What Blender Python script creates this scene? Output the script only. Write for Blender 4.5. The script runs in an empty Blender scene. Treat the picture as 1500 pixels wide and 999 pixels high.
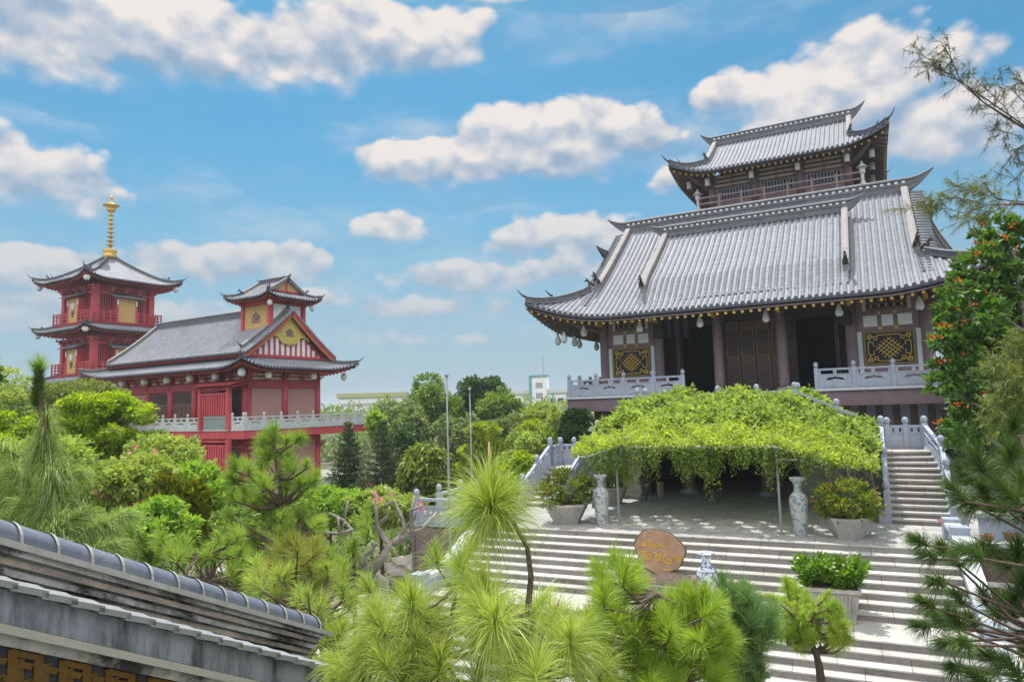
import bpy, math, random
import numpy as np
from mathutils import Vector, Matrix
random.seed(7); RNG = np.random.default_rng(7)
scene = bpy.context.scene
COL = scene.collection
PI = math.pi
# ------------------------------------------------------------------ camera model
FPX, PITCH, ROLL = 1000.0, math.atan(.095), .0295
_fw = np.array([0, math.cos(PITCH), math.sin(PITCH)]); _u0 = np.array([0, -math.sin(PITCH), math.cos(PITCH)]); _r0 = np.array([1., 0, 0])
CR = math.cos(ROLL)*_r0 - math.sin(ROLL)*_u0
CU = math.sin(ROLL)*_r0 + math.cos(ROLL)*_u0
CF = _fw
def ray(px, py): return CR*(px-750)/FPX - CU*(py-499.5)/FPX + CF
def at(px, py, dist):
    r = ray(px, py); return r*(dist/r[1])
def at_z(px, py, z):
    r = ray(px, py); return r*(z/r[2])
GROUND = -5.9
PLAZA = -3.6
# ------------------------------------------------------------------ objects
def tag(o, label=None, cat=None, group=None, kind=None):
    if label: o['label'] = label
    if cat: o['category'] = cat
    if group: o['group'] = group
    if kind: o['kind'] = kind
    return o
ZB = {}
def thing(name, label, cat, loc=(0, 0, 0), rotz=0.0, group=None):
    o = bpy.data.objects.new(name, None); COL.objects.link(o)
    o.location = loc; o.rotation_euler = (0, 0, rotz); o.empty_display_size = .3
    return tag(o, label, cat, group)
def copy_tree(o, parent=None):
    c = o.copy(); COL.objects.link(c)
    if parent is not None: c.parent = parent
    for ch in list(o.children): copy_tree(ch, c)
    return c
def link_mesh(name, me, parent=None):
    o = bpy.data.objects.new(name, me); COL.objects.link(o)
    if parent is not None: o.parent = parent
    return o
class MB:
    """collects shapes, links them as one mesh object"""
    def __init__(s): s.v = []; s.f = []; s.m = []; s.mi = 0; s.T = None; s.smooth = []; s.sm = False
    def add(s, vs, fs):
        b = len(s.v)
        if s.T is not None: vs = [tuple(s.T @ Vector(p)) for p in vs]
        s.v += [tuple(p) for p in vs]
        s.f += [tuple(i+b for i in f) for f in fs]; s.m += [s.mi]*len(fs); s.smooth += [s.sm]*len(fs)
    def box(s, x0, x1, y0, y1, z0, z1):
        vs = [(x0,y0,z0),(x1,y0,z0),(x1,y1,z0),(x0,y1,z0),(x0,y0,z1),(x1,y0,z1),(x1,y1,z1),(x0,y1,z1)]
        s.add(vs, [(0,3,2,1),(4,5,6,7),(0,1,5,4),(1,2,6,5),(2,3,7,6),(3,0,4,7)]); return s
    def cbox(s, c, d):
        return s.box(c[0]-d[0]/2, c[0]+d[0]/2, c[1]-d[1]/2, c[1]+d[1]/2, c[2]-d[2]/2, c[2]+d[2]/2)
    def taper(s, x0, x1, y0, y1, z0, z1, k):
        cx, cy = (x0+x1)/2, (y0+y1)/2
        a = [(x0,y0),(x1,y0),(x1,y1),(x0,y1)]
        vs = [(x,y,z0) for x,y in a] + [(cx+(x-cx)*k, cy+(y-cy)*k, z1) for x,y in a]
        s.add(vs, [(0,3,2,1),(4,5,6,7),(0,1,5,4),(1,2,6,5),(2,3,7,6),(3,0,4,7)]); return s
    def bar(s, a, b, w, h=None, up=(0,0,1)):
        """box section bar from a to b"""
        h = h or w; a = Vector(a); b = Vector(b); d = (b-a)
        if d.length < 1e-6: return s
        d.normalize(); u = Vector(up)
        if abs(d.dot(u)) > .97: u = Vector((0, 1, 0))
        sx = d.cross(u).normalized(); sy = sx.cross(d).normalized()
        vs = []
        for p in (a, b):
            for i, j in ((-1,-1),(1,-1),(1,1),(-1,1)): vs.append(p + sx*(i*w/2) + sy*(j*h/2))
        s.add(vs, [(0,1,2,3),(7,6,5,4),(0,4,5,1),(1,5,6,2),(2,6,7,3),(3,7,4,0)]); return s
    def lathe(s, c, prof, n=16, cap=True):
        """prof: (radius, z) pairs from the bottom"""
        vs = []; fs = []
        for r, z in prof:
            for k in range(n):
                t = 2*PI*k/n; vs.append((c[0]+r*math.cos(t), c[1]+r*math.sin(t), c[2]+z))
        for i in range(len(prof)-1):
            for k in range(n):
                k2 = (k+1) % n; fs.append((i*n+k, i*n+k2, (i+1)*n+k2, (i+1)*n+k))
        if cap:
            fs.append(tuple(reversed(range(n)))); m = (len(prof)-1)*n; fs.append(tuple(range(m, m+n)))
        s.add(vs, fs); return s
    def tube(s, pts, rad, n=7, cap=True):
        pts = [Vector(p) for p in pts]; N = len(pts)
        if not hasattr(rad, '__len__'): rad = [rad]*N
        vs = []; fs = []; pu = None
        for i, p in enumerate(pts):
            d = (pts[min(i+1, N-1)] - pts[max(i-1, 0)])
            d = d.normalized() if d.length > 1e-9 else Vector((0,0,1))
            if pu is None: pu = Vector((1,0,0)) if abs(d.x) < .8 else Vector((0,1,0))
            u = (pu - d*pu.dot(d)).normalized(); w = d.cross(u); pu = u
            for k in range(n):
                t = 2*PI*k/n; vs.append(p + (u*math.cos(t) + w*math.sin(t))*rad[i])
        for i in range(N-1):
            for k in range(n):
                k2 = (k+1) % n; fs.append((i*n+k, i*n+k2, (i+1)*n+k2, (i+1)*n+k))
        if cap: fs.append(tuple(reversed(range(n)))); fs.append(tuple(range((N-1)*n, N*n)))
        s.add(vs, fs); return s
    def prism(s, poly, axis, a, b):
        """extrude a polygon; axis 'y': poly is (x,z) from y=a to y=b; 'x': poly (y,z); 'z': poly (x,y)"""
        n = len(poly)
        def P(p, t): return (p[0], t, p[1]) if axis == 'y' else ((t, p[0], p[1]) if axis == 'x' else (p[0], p[1], t))
        vs = [P(p, a) for p in poly] + [P(p, b) for p in poly]
        fs = [tuple(range(n)), tuple(reversed(range(n, 2*n)))] + [(i, n+i, n+(i+1) % n, (i+1) % n) for i in range(n)]
        s.add(vs, fs); return s
    def sweep(s, path, prof, scales=None):
        """sweep a closed (side, up) profile along path, up stays vertical"""
        path = [Vector(p) for p in path]; N = len(path); n = len(prof); vs = []; fs = []
        for i, p in enumerate(path):
            d = path[min(i+1, N-1)] - path[max(i-1, 0)]; h = Vector((d.x, d.y, 0))
            h = h.normalized() if h.length > 1e-9 else Vector((1,0,0))
            sd = Vector((h.y, -h.x, 0)); k = scales[i] if scales else 1.0
            for a, b in prof: vs.append(p + sd*(a*k) + Vector((0,0,b*k)))
        for i in range(N-1):
            for k in range(n):
                k2 = (k+1) % n; fs.append((i*n+k, i*n+k2, (i+1)*n+k2, (i+1)*n+k))
        fs.append(tuple(range(n))); fs.append(tuple(reversed(range((N-1)*n, N*n))))
        s.add(vs, fs); return s
    def grid(s, rows):
        n = len(rows[0]); vs = [p for r in rows for p in r]; fs = []
        for i in range(len(rows)-1):
            for j in range(n-1): fs.append((i*n+j, i*n+j+1, (i+1)*n+j+1, (i+1)*n+j))
        s.add(vs, fs); return s
    def ball(s, c, r, n=10, sz=1.0):
        k = max(4, n//2+1)
        return s.lathe((c[0], c[1], c[2]), [(max(r*math.sin(PI*i/k), .002), -r*sz*math.cos(PI*i/k)) for i in range(k+1)], n)
    def build(s, name, mats, parent=None, bevel=0.0, smooth=False):
        if not isinstance(mats, (list, tuple)): mats = [mats]
        me = bpy.data.meshes.new(name)
        v = s.v
        z0 = ZB.get(parent.name, None) if parent is not None else None
        if z0: v = [(a, b, c-z0) for a, b, c in v]
        me.from_pydata(v, [], s.f)
        for m in mats: me.materials.append(m)
        if len(mats) > 1: me.polygons.foreach_set('material_index', s.m)
        if smooth: me.polygons.foreach_set('use_smooth', [True]*len(s.f))
        elif any(s.smooth): me.polygons.foreach_set('use_smooth', s.smooth)
        me.update()
        o = link_mesh(name, me, parent)
        if parent is not None and parent.name in ZB: ZB[o.name] = ZB[parent.name]
        if bevel:
            b = o.modifiers.new('bevel', 'BEVEL'); b.width = bevel; b.segments = 2; b.limit_method = 'ANGLE'; b.angle_limit = .7
        return o
# ------------------------------------------------------------------ materials
def newmat(name):
    m = bpy.data.materials.new(name); m.use_nodes = True; nt = m.node_tree
    for n in list(nt.nodes): nt.nodes.remove(n)
    return m, nt, nt.nodes, nt.links
def rgb(c): return (c[0], c[1], c[2], 1)
def M(name, col, rough=.6, var=.18, scale=4, bump=.0, bscale=30, metal=0., spec=.4, stain=None, stain_amt=.5, stain_scale=1.2, coat=0., streak=False, slo=.5, shi=.68):
    m, nt, N, L = newmat(name)
    out = N.new('ShaderNodeOutputMaterial'); p = N.new('ShaderNodeBsdfPrincipled'); L.new(p.outputs[0], out.inputs[0])
    tc = N.new('ShaderNodeTexCoord')
    nz = N.new('ShaderNodeTexNoise'); nz.inputs['Scale'].default_value = scale; nz.inputs['Detail'].default_value = 6; nz.inputs['Roughness'].default_value = .65
    L.new(tc.outputs['Object'], nz.inputs['Vector'])
    cr = N.new('ShaderNodeValToRGB'); cr.color_ramp.elements[0].position = .3; cr.color_ramp.elements[1].position = .7
    cr.color_ramp.elements[0].color = rgb([c*(1-var) for c in col]); cr.color_ramp.elements[1].color = rgb([min(c*(1+var), 1) for c in col])
    L.new(nz.outputs['Fac'], cr.inputs['Fac']); last = cr.outputs['Color']
    if stain is not None:
        n2 = N.new('ShaderNodeTexNoise'); n2.inputs['Scale'].default_value = stain_scale; n2.inputs['Detail'].default_value = 9; n2.inputs['Roughness'].default_value = .7
        if streak:
            mp = N.new('ShaderNodeMapping'); mp.inputs['Scale'].default_value = (1, 1, .22); L.new(tc.outputs['Object'], mp.inputs['Vector']); L.new(mp.outputs[0], n2.inputs['Vector'])
        else: L.new(tc.outputs['Object'], n2.inputs['Vector'])
        r2 = N.new('ShaderNodeValToRGB'); r2.color_ramp.elements[0].position = slo; r2.color_ramp.elements[1].position = shi
        r2.color_ramp.elements[0].color = (0,0,0,1); r2.color_ramp.elements[1].color = (stain_amt,)*3+(1,)
        L.new(n2.outputs['Fac'], r2.inputs['Fac'])
        mx = N.new('ShaderNodeMixRGB'); mx.inputs['Color2'].default_value = rgb(stain); L.new(r2.outputs['Color'], mx.inputs['Fac']); L.new(last, mx.inputs['Color1']); last = mx.outputs['Color']
    L.new(last, p.inputs['Base Color'])
    p.inputs['Roughness'].default_value = rough; p.inputs['Metallic'].default_value = metal
    p.inputs['Specular IOR Level'].default_value = spec
    if coat: p.inputs['Coat Weight'].default_value = coat
    if bump:
        nb = N.new('ShaderNodeTexNoise'); nb.inputs['Scale'].default_value = bscale; nb.inputs['Detail'].default_value = 5; L.new(tc.outputs['Object'], nb.inputs['Vector'])
        bp = N.new('ShaderNodeBump'); bp.inputs['Strength'].default_value = bump; bp.inputs['Distance'].default_value = .02
        L.new(nb.outputs['Fac'], bp.inputs['Height']); L.new(bp.outputs[0], p.inputs['Normal'])
    return m
def leafmat(name, dark, light, trans=.45, rough=.45, spec=.35, third=None):
    """two greens mixed by a per-leaf tint, part of the light passes through the leaf"""
    m, nt, N, L = newmat(name)
    out = N.new('ShaderNodeOutputMaterial'); p = N.new('ShaderNodeBsdfPrincipled')
    a = N.new('ShaderNodeAttribute'); a.attribute_name = 'tint'
    cr = N.new('ShaderNodeValToRGB'); cr.color_ramp.elements[0].color = rgb(dark); cr.color_ramp.elements[1].color = rgb(light)
    if third is not None:
        e = cr.color_ramp.elements.new(.93); e.color = rgb(light); cr.color_ramp.elements[-1].color = rgb(third)
    L.new(a.outputs['Fac'], cr.inputs['Fac']); L.new(cr.outputs[0], p.inputs['Base Color'])
    p.inputs['Roughness'].default_value = rough; p.inputs['Specular IOR Level'].default_value = spec
    t = N.new('ShaderNodeBsdfTranslucent')
    mu = N.new('ShaderNodeMixRGB'); mu.blend_type = 'MULTIPLY'; mu.inputs['Fac'].default_value = 1; mu.inputs['Color2'].default_value = (1.5, 1.35, .55, 1)
    L.new(cr.outputs[0], mu.inputs['Color1']); L.new(mu.outputs[0], t.inputs['Color'])
    mx = N.new('ShaderNodeMixShader'); mx.inputs[0].default_value = trans
    L.new(p.outputs[0], mx.inputs[1]); L.new(t.outputs[0], mx.inputs[2]); L.new(mx.outputs[0], out.inputs[0])
    return m
# ------------------------------------------------------------------ foliage meshes
def tint_mesh(name, V, F_counts, loops, tint, mat, parent=None):
    """numpy mesh with a per-face tint"""
    me = bpy.data.meshes.new(name)
    me.vertices.add(len(V)); me.vertices.foreach_set('co', V.astype(np.float32).ravel())
    me.loops.add(len(loops)); me.loops.foreach_set('vertex_index', loops.astype(np.int32))
    starts = np.concatenate([[0], np.cumsum(F_counts)[:-1]]).astype(np.int32)
    me.polygons.add(len(F_counts)); me.polygons.foreach_set('loop_start', starts)
    me.update(calc_edges=True)
    at_ = me.attributes.new('tint', 'FLOAT', 'FACE'); at_.data.foreach_set('value', np.clip(tint, 0, 1).astype(np.float32))
    me.materials.append(mat)
    return link_mesh(name, me, parent)
def norm(a): return a/np.maximum(np.linalg.norm(a, axis=-1, keepdims=True), 1e-9)
def leaves(name, P, D, size, mat, parent=None, tint=None, ratio=.45, up=.35, jitter=.35):
    """leaf = bent rhombus of two quads-ish triangles pairs; P points, D outward directions, size scalar/array"""
    n = len(P); size = np.broadcast_to(np.asarray(size, float), (n,))*RNG.uniform(1-jitter, 1+jitter, n)
    a = norm(D + RNG.normal(0, .6, (n, 3)))
    nrm = norm(RNG.normal(0, .55, (n, 3)) + np.array([0, 0, up+.5]))
    b = norm(np.cross(a, nrm)); c = np.cross(b, a)
    s = size[:, None]
    v0 = P; v1 = P + a*s*.5 + b*s*ratio*.5 + c*s*.08; v2 = P + a*s - c*s*.12; v3 = P + a*s*.5 - b*s*ratio*.5 + c*s*.08
    V = np.stack([v0, v1, v2, v3], 1).reshape(-1, 3)
    i = np.arange(n)*4
    loops = np.stack([i, i+1, i+2, i, i+2, i+3], 1).ravel()
    if tint is None: tint = RNG.uniform(0, 1, n)
    return tint_mesh(name, V, np.full(2*n, 3), loops, np.repeat(tint, 2), mat, parent)
def needles(name, P, D, L, w, mat, parent=None, tint=None, droop=.35):
    """needle = slim two-segment blade bending downwards"""
    n = len(P); L = np.broadcast_to(np.asarray(L, float), (n,))[:, None]
    D = norm(D); side = norm(np.cross(D, RNG.normal(0, 1, (n, 3))))*w*.5
    dn = np.array([0, 0, -1.]); k = droop*RNG.uniform(.7, 1.25, (n, 1))*np.clip(1.15-D[:, 2:3]*.35, .6, 1.5)
    cv = lambda t: P + D*L*(t-.34*k*t*t) + dn*L*k*.66*t*t
    m = cv(.5); e = cv(1.0)
    V = np.stack([P-side, P+side, m-side*.9, m+side*.9, e], 1).reshape(-1, 3)
    i = np.arange(n)*5
    loops = np.stack([i, i+1, i+3, i+2, i+2, i+3, i+4], 1).ravel()
    cnt = np.tile([4, 3], n)
    if tint is None: tint = RNG.uniform(0, 1, n)
    return tint_mesh(name, V, cnt, loops, np.repeat(tint, 2), mat, parent)
def ell_points(lobes, n, shell=.55, clump=0.0, nclump=30):
    """points spread through ellipsoid lobes, denser to the outside, gathered in clumps"""
    lob = np.array(lobes, float); vol = np.prod(lob[:, 3:6], axis=1)**.67; pr = vol/vol.sum()
    k = RNG.choice(len(lob), n, p=pr)
    d = norm(RNG.normal(0, 1, (n, 3)))
    r = (1-shell) + shell*RNG.uniform(0, 1, n)**.6
    r = r*RNG.uniform(.92, 1.06, n)
    tint = RNG.uniform(0, 1, n)*.55
    if clump:
        # a number of clump directions per lobe draw the points together
        cd = norm(RNG.normal(0, 1, (len(lob), nclump, 3))); ct = RNG.uniform(0, .45, (len(lob), nclump)); cr_ = RNG.uniform(.82, 1.12, (len(lob), nclump))
        j = np.argmax(np.einsum('nd,nkd->nk', d, cd[k]), axis=1)
        d = norm(d*(1-clump) + cd[k, j]*clump); r = r*cr_[k, j]; tint = tint + ct[k, j]
    P = lob[k, :3] + d*r[:, None]*lob[k, 3:6]
    return P, norm(d/lob[k, 3:6]), tint
# ------------------------------------------------------------------ materials of the place
TILE = M('glazed_grey_tile', (.185,.20,.235), rough=.6, var=.34, scale=9, bump=.25, bscale=14, stain=(.13,.135,.145), stain_amt=.6, stain_scale=.8, spec=.35)
TILE_P = M('weathered_grey_tile', (.26,.275,.31), rough=.5, var=.32, scale=7, bump=.25, bscale=14, stain=(.16,.17,.19), stain_amt=.6, stain_scale=.8, spec=.5)
TILE_END = M('dark_tile_end', (.085,.09,.115), rough=.5, var=.3, scale=12)
RIDGE = M('ridge_plaster_grey', (.15,.155,.17), rough=.7, var=.35, scale=5, bump=.3, stain=(.09,.09,.10), stain_amt=.7, stain_scale=2.5)
RIDGE_L = M('ridge_plaster_pale', (.26,.245,.245), rough=.75, var=.25, scale=5, bump=.3, stain=(.2,.19,.19), stain_amt=.6, stain_scale=2)
ORN = M('dark_ornament', (.06,.055,.055), rough=.6, var=.3)
PURPLE = M("mauve_brown_paint", (.275,.19,.195), rough=.55, var=.12, scale=2, stain=(.14,.10,.11), stain_amt=.4, stain_scale=1.5, bump=.1)
PURPLE_L = M("mauve_beam_paint", (.175,.125,.145), rough=.6, var=.10, scale=1.5, stain=(.1,.07,.08), stain_amt=.35, stain_scale=.9)
DARKWOOD = M('dark_carved_wood', (.075,.045,.04), rough=.45, var=.35, scale=6, bump=.3, bscale=25)
BROWNWOOD = M('brown_timber', (.165,.105,.095), rough=.55, var=.3, scale=5, bump=.2)
WHITE = M('white_plaster', (.86,.87,.88), rough=.8, var=.06, scale=3, stain=(.55,.55,.55), stain_amt=.4, stain_scale=1.2)
CREAM = M('cream_plaster', (.62,.58,.47), rough=.8, var=.08, scale=3)
GOLD = M('gold_paint', (.72,.46,.10), rough=.4, var=.2, scale=8, metal=.2)
GOLD_D = M('dull_gold_paint', (.30,.205,.075), rough=.5, var=.25, scale=6, metal=.2)
BLACKP = M('black_lattice_board', (.018,.017,.02), rough=.5, var=.3)
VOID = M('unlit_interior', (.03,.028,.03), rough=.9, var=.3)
STONE = M('blue_grey_stone', (.33,.37,.455), rough=.7, var=.12, scale=9, bump=.25, bscale=60, stain=(.24,.26,.31), stain_amt=.45, stain_scale=2.5, streak=True)
STONE_W = M('pale_stone', (.55,.585,.60), rough=.75, var=.1, scale=5, bump=.2, stain=(.36,.38,.4), stain_amt=.5, stain_scale=2)
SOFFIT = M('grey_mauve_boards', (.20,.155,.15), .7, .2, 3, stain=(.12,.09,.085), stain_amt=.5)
GRANITE_R = M('shaded_weathered_riser_stone', (.25,.24,.225), rough=.85, var=.16, scale=14, bump=.2, bscale=80, stain=(.13,.115,.09), stain_amt=.75, stain_scale=.55)  # riser shade put into a darker granite than the treads, plus brown stains
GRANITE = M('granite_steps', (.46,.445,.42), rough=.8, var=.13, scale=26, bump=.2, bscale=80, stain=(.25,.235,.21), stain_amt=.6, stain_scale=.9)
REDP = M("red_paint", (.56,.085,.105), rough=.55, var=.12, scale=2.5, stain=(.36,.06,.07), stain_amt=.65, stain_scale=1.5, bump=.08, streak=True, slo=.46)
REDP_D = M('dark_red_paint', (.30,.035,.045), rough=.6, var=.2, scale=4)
PINKBRICK = M('pale_pink_brick', (.47,.255,.235), rough=.8, var=.15, scale=12, bump=.3, bscale=40, stain=(.55,.36,.34), stain_amt=.5, stain_scale=1)
YELLOWBRICK = M('ochre_panel', (.58,.36,.13), rough=.75, var=.12, scale=9, bump=.2)
CONC = M('worn_concrete', (.40,.385,.355), rough=.9, var=.16, scale=6, bump=.4, bscale=45, stain=(.17,.16,.15), stain_amt=.6, stain_scale=2.2)
STEEL = M('galvanised_pipe', (.26,.28,.30), rough=.5, var=.15, metal=.2)
LANT = M('white_lantern_silk', (.72,.74,.74), rough=.6, var=.08, scale=8)
BARK = M('brown_bark', (.11,.08,.06), rough=.9, var=.4, scale=14, bump=.8, bscale=30)
BARK_G = M('grey_bark', (.20,.18,.16), rough=.9, var=.4, scale=12, bump=.8, bscale=30)
SOIL = M('planting_soil', (.06,.045,.03), rough=1, var=.4, scale=12, bump=.6)

def add_joints(m, pitch, row, width=.010, dark=.35):
    # open vertical joints between the stone slabs, shifted from row to row
    nt = m.node_tree; N = nt.nodes; L = nt.links; p = [n for n in N if n.type == 'BSDF_PRINCIPLED'][0]; src = p.inputs['Base Color'].links[0].from_socket
    tc = N.new('ShaderNodeTexCoord'); sp = N.new('ShaderNodeSeparateXYZ'); L.new(tc.outputs['Object'], sp.inputs[0])
    def mm(op, a, b=None):
        n = N.new('ShaderNodeMath'); n.operation = op
        for i, x in enumerate((a, b)):
            if x is None: continue
            if isinstance(x, (int, float)): n.inputs[i].default_value = x
            else: L.new(x, n.inputs[i])
        return n.outputs[0]
    rowi = mm('FLOOR', mm('DIVIDE', mm('ADD', sp.outputs[2], .01), row)); fx = mm('FRACT', mm('ADD', mm('DIVIDE', sp.outputs[0], pitch), mm('MULTIPLY', rowi, .37)))
    wn = N.new('ShaderNodeTexWhiteNoise'); wn.noise_dimensions = '2D'; cb = N.new('ShaderNodeCombineXYZ'); L.new(mm('FLOOR', mm('ADD', mm('DIVIDE', sp.outputs[0], pitch), mm('MULTIPLY', rowi, .37))), cb.inputs[0]); L.new(rowi, cb.inputs[1]); L.new(cb.outputs[0], wn.inputs['Vector'])
    mr = N.new('ShaderNodeMapRange'); mr.inputs[3].default_value = .84; mr.inputs[4].default_value = 1.12; L.new(wn.outputs['Value'], mr.inputs[0])
    m1 = N.new('ShaderNodeMixRGB'); m1.blend_type = 'MULTIPLY'; m1.inputs[0].default_value = 1; L.new(src, m1.inputs[1]); L.new(mr.outputs[0], m1.inputs[2])
    m2 = N.new('ShaderNodeMixRGB'); L.new(mm('LESS_THAN', fx, width/pitch), m2.inputs[0]); L.new(m1.outputs[0], m2.inputs[1]); m2.inputs[2].default_value = (dark*.3, dark*.28, dark*.25, 1); L.new(m2.outputs[0], p.inputs['Base Color'])
add_joints(GRANITE, 1.25, .142, .014); add_joints(GRANITE_R, 1.25, .142, .014)
# brick courses on panels (real running bond by node, colour only)
def brickmat(name, c1, c2, mortar, scale=6.0):
    m, nt, N, L = newmat(name)
    out = N.new('ShaderNodeOutputMaterial'); p = N.new('ShaderNodeBsdfPrincipled'); L.new(p.outputs[0], out.inputs[0])
    tc = N.new('ShaderNodeTexCoord'); sp = N.new('ShaderNodeSeparateXYZ'); L.new(tc.outputs['Object'], sp.inputs[0])
    ad = N.new('ShaderNodeMath'); ad.operation = 'ADD'; L.new(sp.outputs[0], ad.inputs[0]); L.new(sp.outputs[1], ad.inputs[1])
    cb = N.new('ShaderNodeCombineXYZ'); L.new(ad.outputs[0], cb.inputs[0]); L.new(sp.outputs[2], cb.inputs[1])
    b = N.new('ShaderNodeTexBrick'); L.new(cb.outputs[0], b.inputs['Vector'])
    b.inputs['Color1'].default_value = rgb(c1); b.inputs['Color2'].default_value = rgb(c2); b.inputs['Mortar'].default_value = rgb(mortar)
    b.inputs['Scale'].default_value = scale; b.inputs['Mortar Size'].default_value = .02
    L.new(b.outputs['Color'], p.inputs['Base Color']); p.inputs['Roughness'].default_value = .85
    return m
PINKBRICK = brickmat('pale_pink_brick_courses', (.50,.27,.245), (.43,.225,.205), (.55,.36,.33), 3.2)
YELLOWBRICK = brickmat('ochre_brick_courses', (.60,.37,.13), (.53,.32,.11), (.60,.45,.25), 3.2)

# ------------------------------------------------------------------ curved tiled roofs
class Roof:
    """hip-and-gable roof centred at (0,0) of its frame, ridge along x"""
    def __init__(s, hx, hy, ze, zr, gx, run, lift, reach, flare=.3, cx=0, cy=0, pw=.22):
        s.hx, s.hy, s.ze, s.zr, s.gx, s.run, s.lift, s.reach, s.flare, s.cx, s.cy, s.pw = hx, hy, ze, zr, gx, run, lift, reach, flare, cx, cy, pw
    def base(s, d):
        t = min(max(d/s.run, 0), 1.0); return s.ze + (s.zr-s.ze)*((1-s.pw)*t + s.pw*t*t)
    def pt(s, x, y, d=0.0, side=False):
        sx = s.hx-abs(x); sy = s.hy-abs(y)
        if s.gx is not None and abs(x) <= s.gx+1e-6 and not side: z = s.base(sy)
        else: z = min(s.base(sy), s.base(sx))
        cu = max(0, 1-sx/s.reach)**2.0; cv = max(0, 1-sy/s.reach)**2.0
        z += s.lift*cu*cv
        fx = s.flare*cu*cv
        return (s.cx + x + math.copysign(fx, x), s.cy + y + math.copysign(fx, y), z - d)
    def paths(s, step, rows=12, faces=('front', 'back', 'left', 'right'), margin=.12):
        """every tile course line, eave first: list of (path, outward dir)"""
        out = []
        for fc in faces:
            if fc in ('front', 'back'):
                sg = -1 if fc == 'front' else 1; n = int(round(2*(s.hx-margin)/step))
                for i in range(n+1):
                    x = -(s.hx-margin) + 2*(s.hx-margin)*i/n
                    dm = s.run if (s.gx is not None and abs(x) <= s.gx) else min(s.hx-abs(x), s.run)
                    if dm < .15: dm = .15
                    rr = max(3, int(rows*dm/s.run)+2)
                    out.append(([s.pt(x, sg*(s.hy-dm*j/rr)) for j in range(rr+1)], (0, sg, 0)))
            else:
                sg = -1 if fc == 'left' else 1; n = int(round(2*(s.hy-margin)/step))
                for i in range(n+1):
                    y = -(s.hy-margin) + 2*(s.hy-margin)*i/n
                    lim = (s.hx-s.gx) if s.gx is not None else s.hx
                    dm = max(.15, min(lim, s.hy-abs(y), s.run)); rr = max(3, int(rows*dm/s.run)+2)
                    out.append(([s.pt(sg*(s.hx-dm*j/rr), y, side=True) for j in range(rr+1)], (sg, 0, 0)))
        return out
    def sheet(s, mb, d=0.0, cols=40, rows=10, maxrun=None, faces=('front', 'back', 'left', 'right')):
        for fc in faces:
            R = []
            if fc in ('front', 'back'):
                sg = -1 if fc == 'front' else 1
                xs = list(np.linspace(-s.hx, s.hx, cols+1))
                if s.gx is not None: xs = sorted(xs + [-s.gx-1e-4, -s.gx, s.gx, s.gx+1e-4])
                for x in xs:
                    dm = s.run if (s.gx is not None and abs(x) <= s.gx) else min(s.hx-abs(x), s.run)
                    if maxrun: dm = min(dm, maxrun)
                    R.append([s.pt(x, sg*(s.hy-dm*j/rows), d) for j in range(rows+1)])
            else:
                sg = -1 if fc == 'left' else 1
                lim = (s.hx-s.gx) if s.gx is not None else s.hx
                for y in np.linspace(-s.hy, s.hy, cols+1):
                    dm = min(lim, s.hy-abs(y), s.run)
                    if maxrun: dm = min(dm, maxrun)
                    R.append([s.pt(sg*(s.hx-dm*j/rows), y, d, side=True) for j in range(rows+1)])
            mb.grid(R)
    def eave(s, faces, n=40, d=0.0, inset=0.0):
        L = []
        for fc in faces:
            if fc in ('front', 'back'):
                sg = -1 if fc == 'front' else 1
                L.append([s.pt(x, sg*(s.hy-inset), d) for x in np.linspace(-s.hx+inset, s.hx-inset, n+1)])
            else:
                sg = -1 if fc == 'left' else 1
                L.append([s.pt(sg*(s.hx-inset), y, d, side=True) for y in np.linspace(-s.hy+inset, s.hy-inset, n+1)])
        return L
def rib_mesh(mb, path, side, r):
    """half round cover tiles laid along a path"""
    # every tile laps over the one below it: the radius steps along the course
    P0 = [Vector(p) for p in path]; pts = []; LAP = .36; acc = RNG.uniform(0, LAP); jit = RNG.normal(0, .006)
    for a, c in zip(P0[:-1], P0[1:]):
        L_ = (c-a).length; m = max(1, int(round(L_/LAP)))
        for j in range(m):
            k0 = RNG.normal(1, .03); pts.append((a+(c-a)*(j/m), 1.10*k0)); pts.append((a+(c-a)*((j+.97)/m), .90*k0))
    path = pts; n = len(path); vs = []; fs = []; K = 5
    for p, q in path:
        for k in range(K):
            t = PI*k/(K-1); vs.append((p[0]+side[0]*(math.cos(t)*r*q+jit), p[1]+side[1]*(math.cos(t)*r*q+jit), p[2]+math.sin(t)*r*q*.82+.01))
    for i in range(n-1):
        for k in range(K-1): fs.append((i*K+k, i*K+k+1, (i+1)*K+k+1, (i+1)*K+k))
    mb.add(vs, fs)
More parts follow.
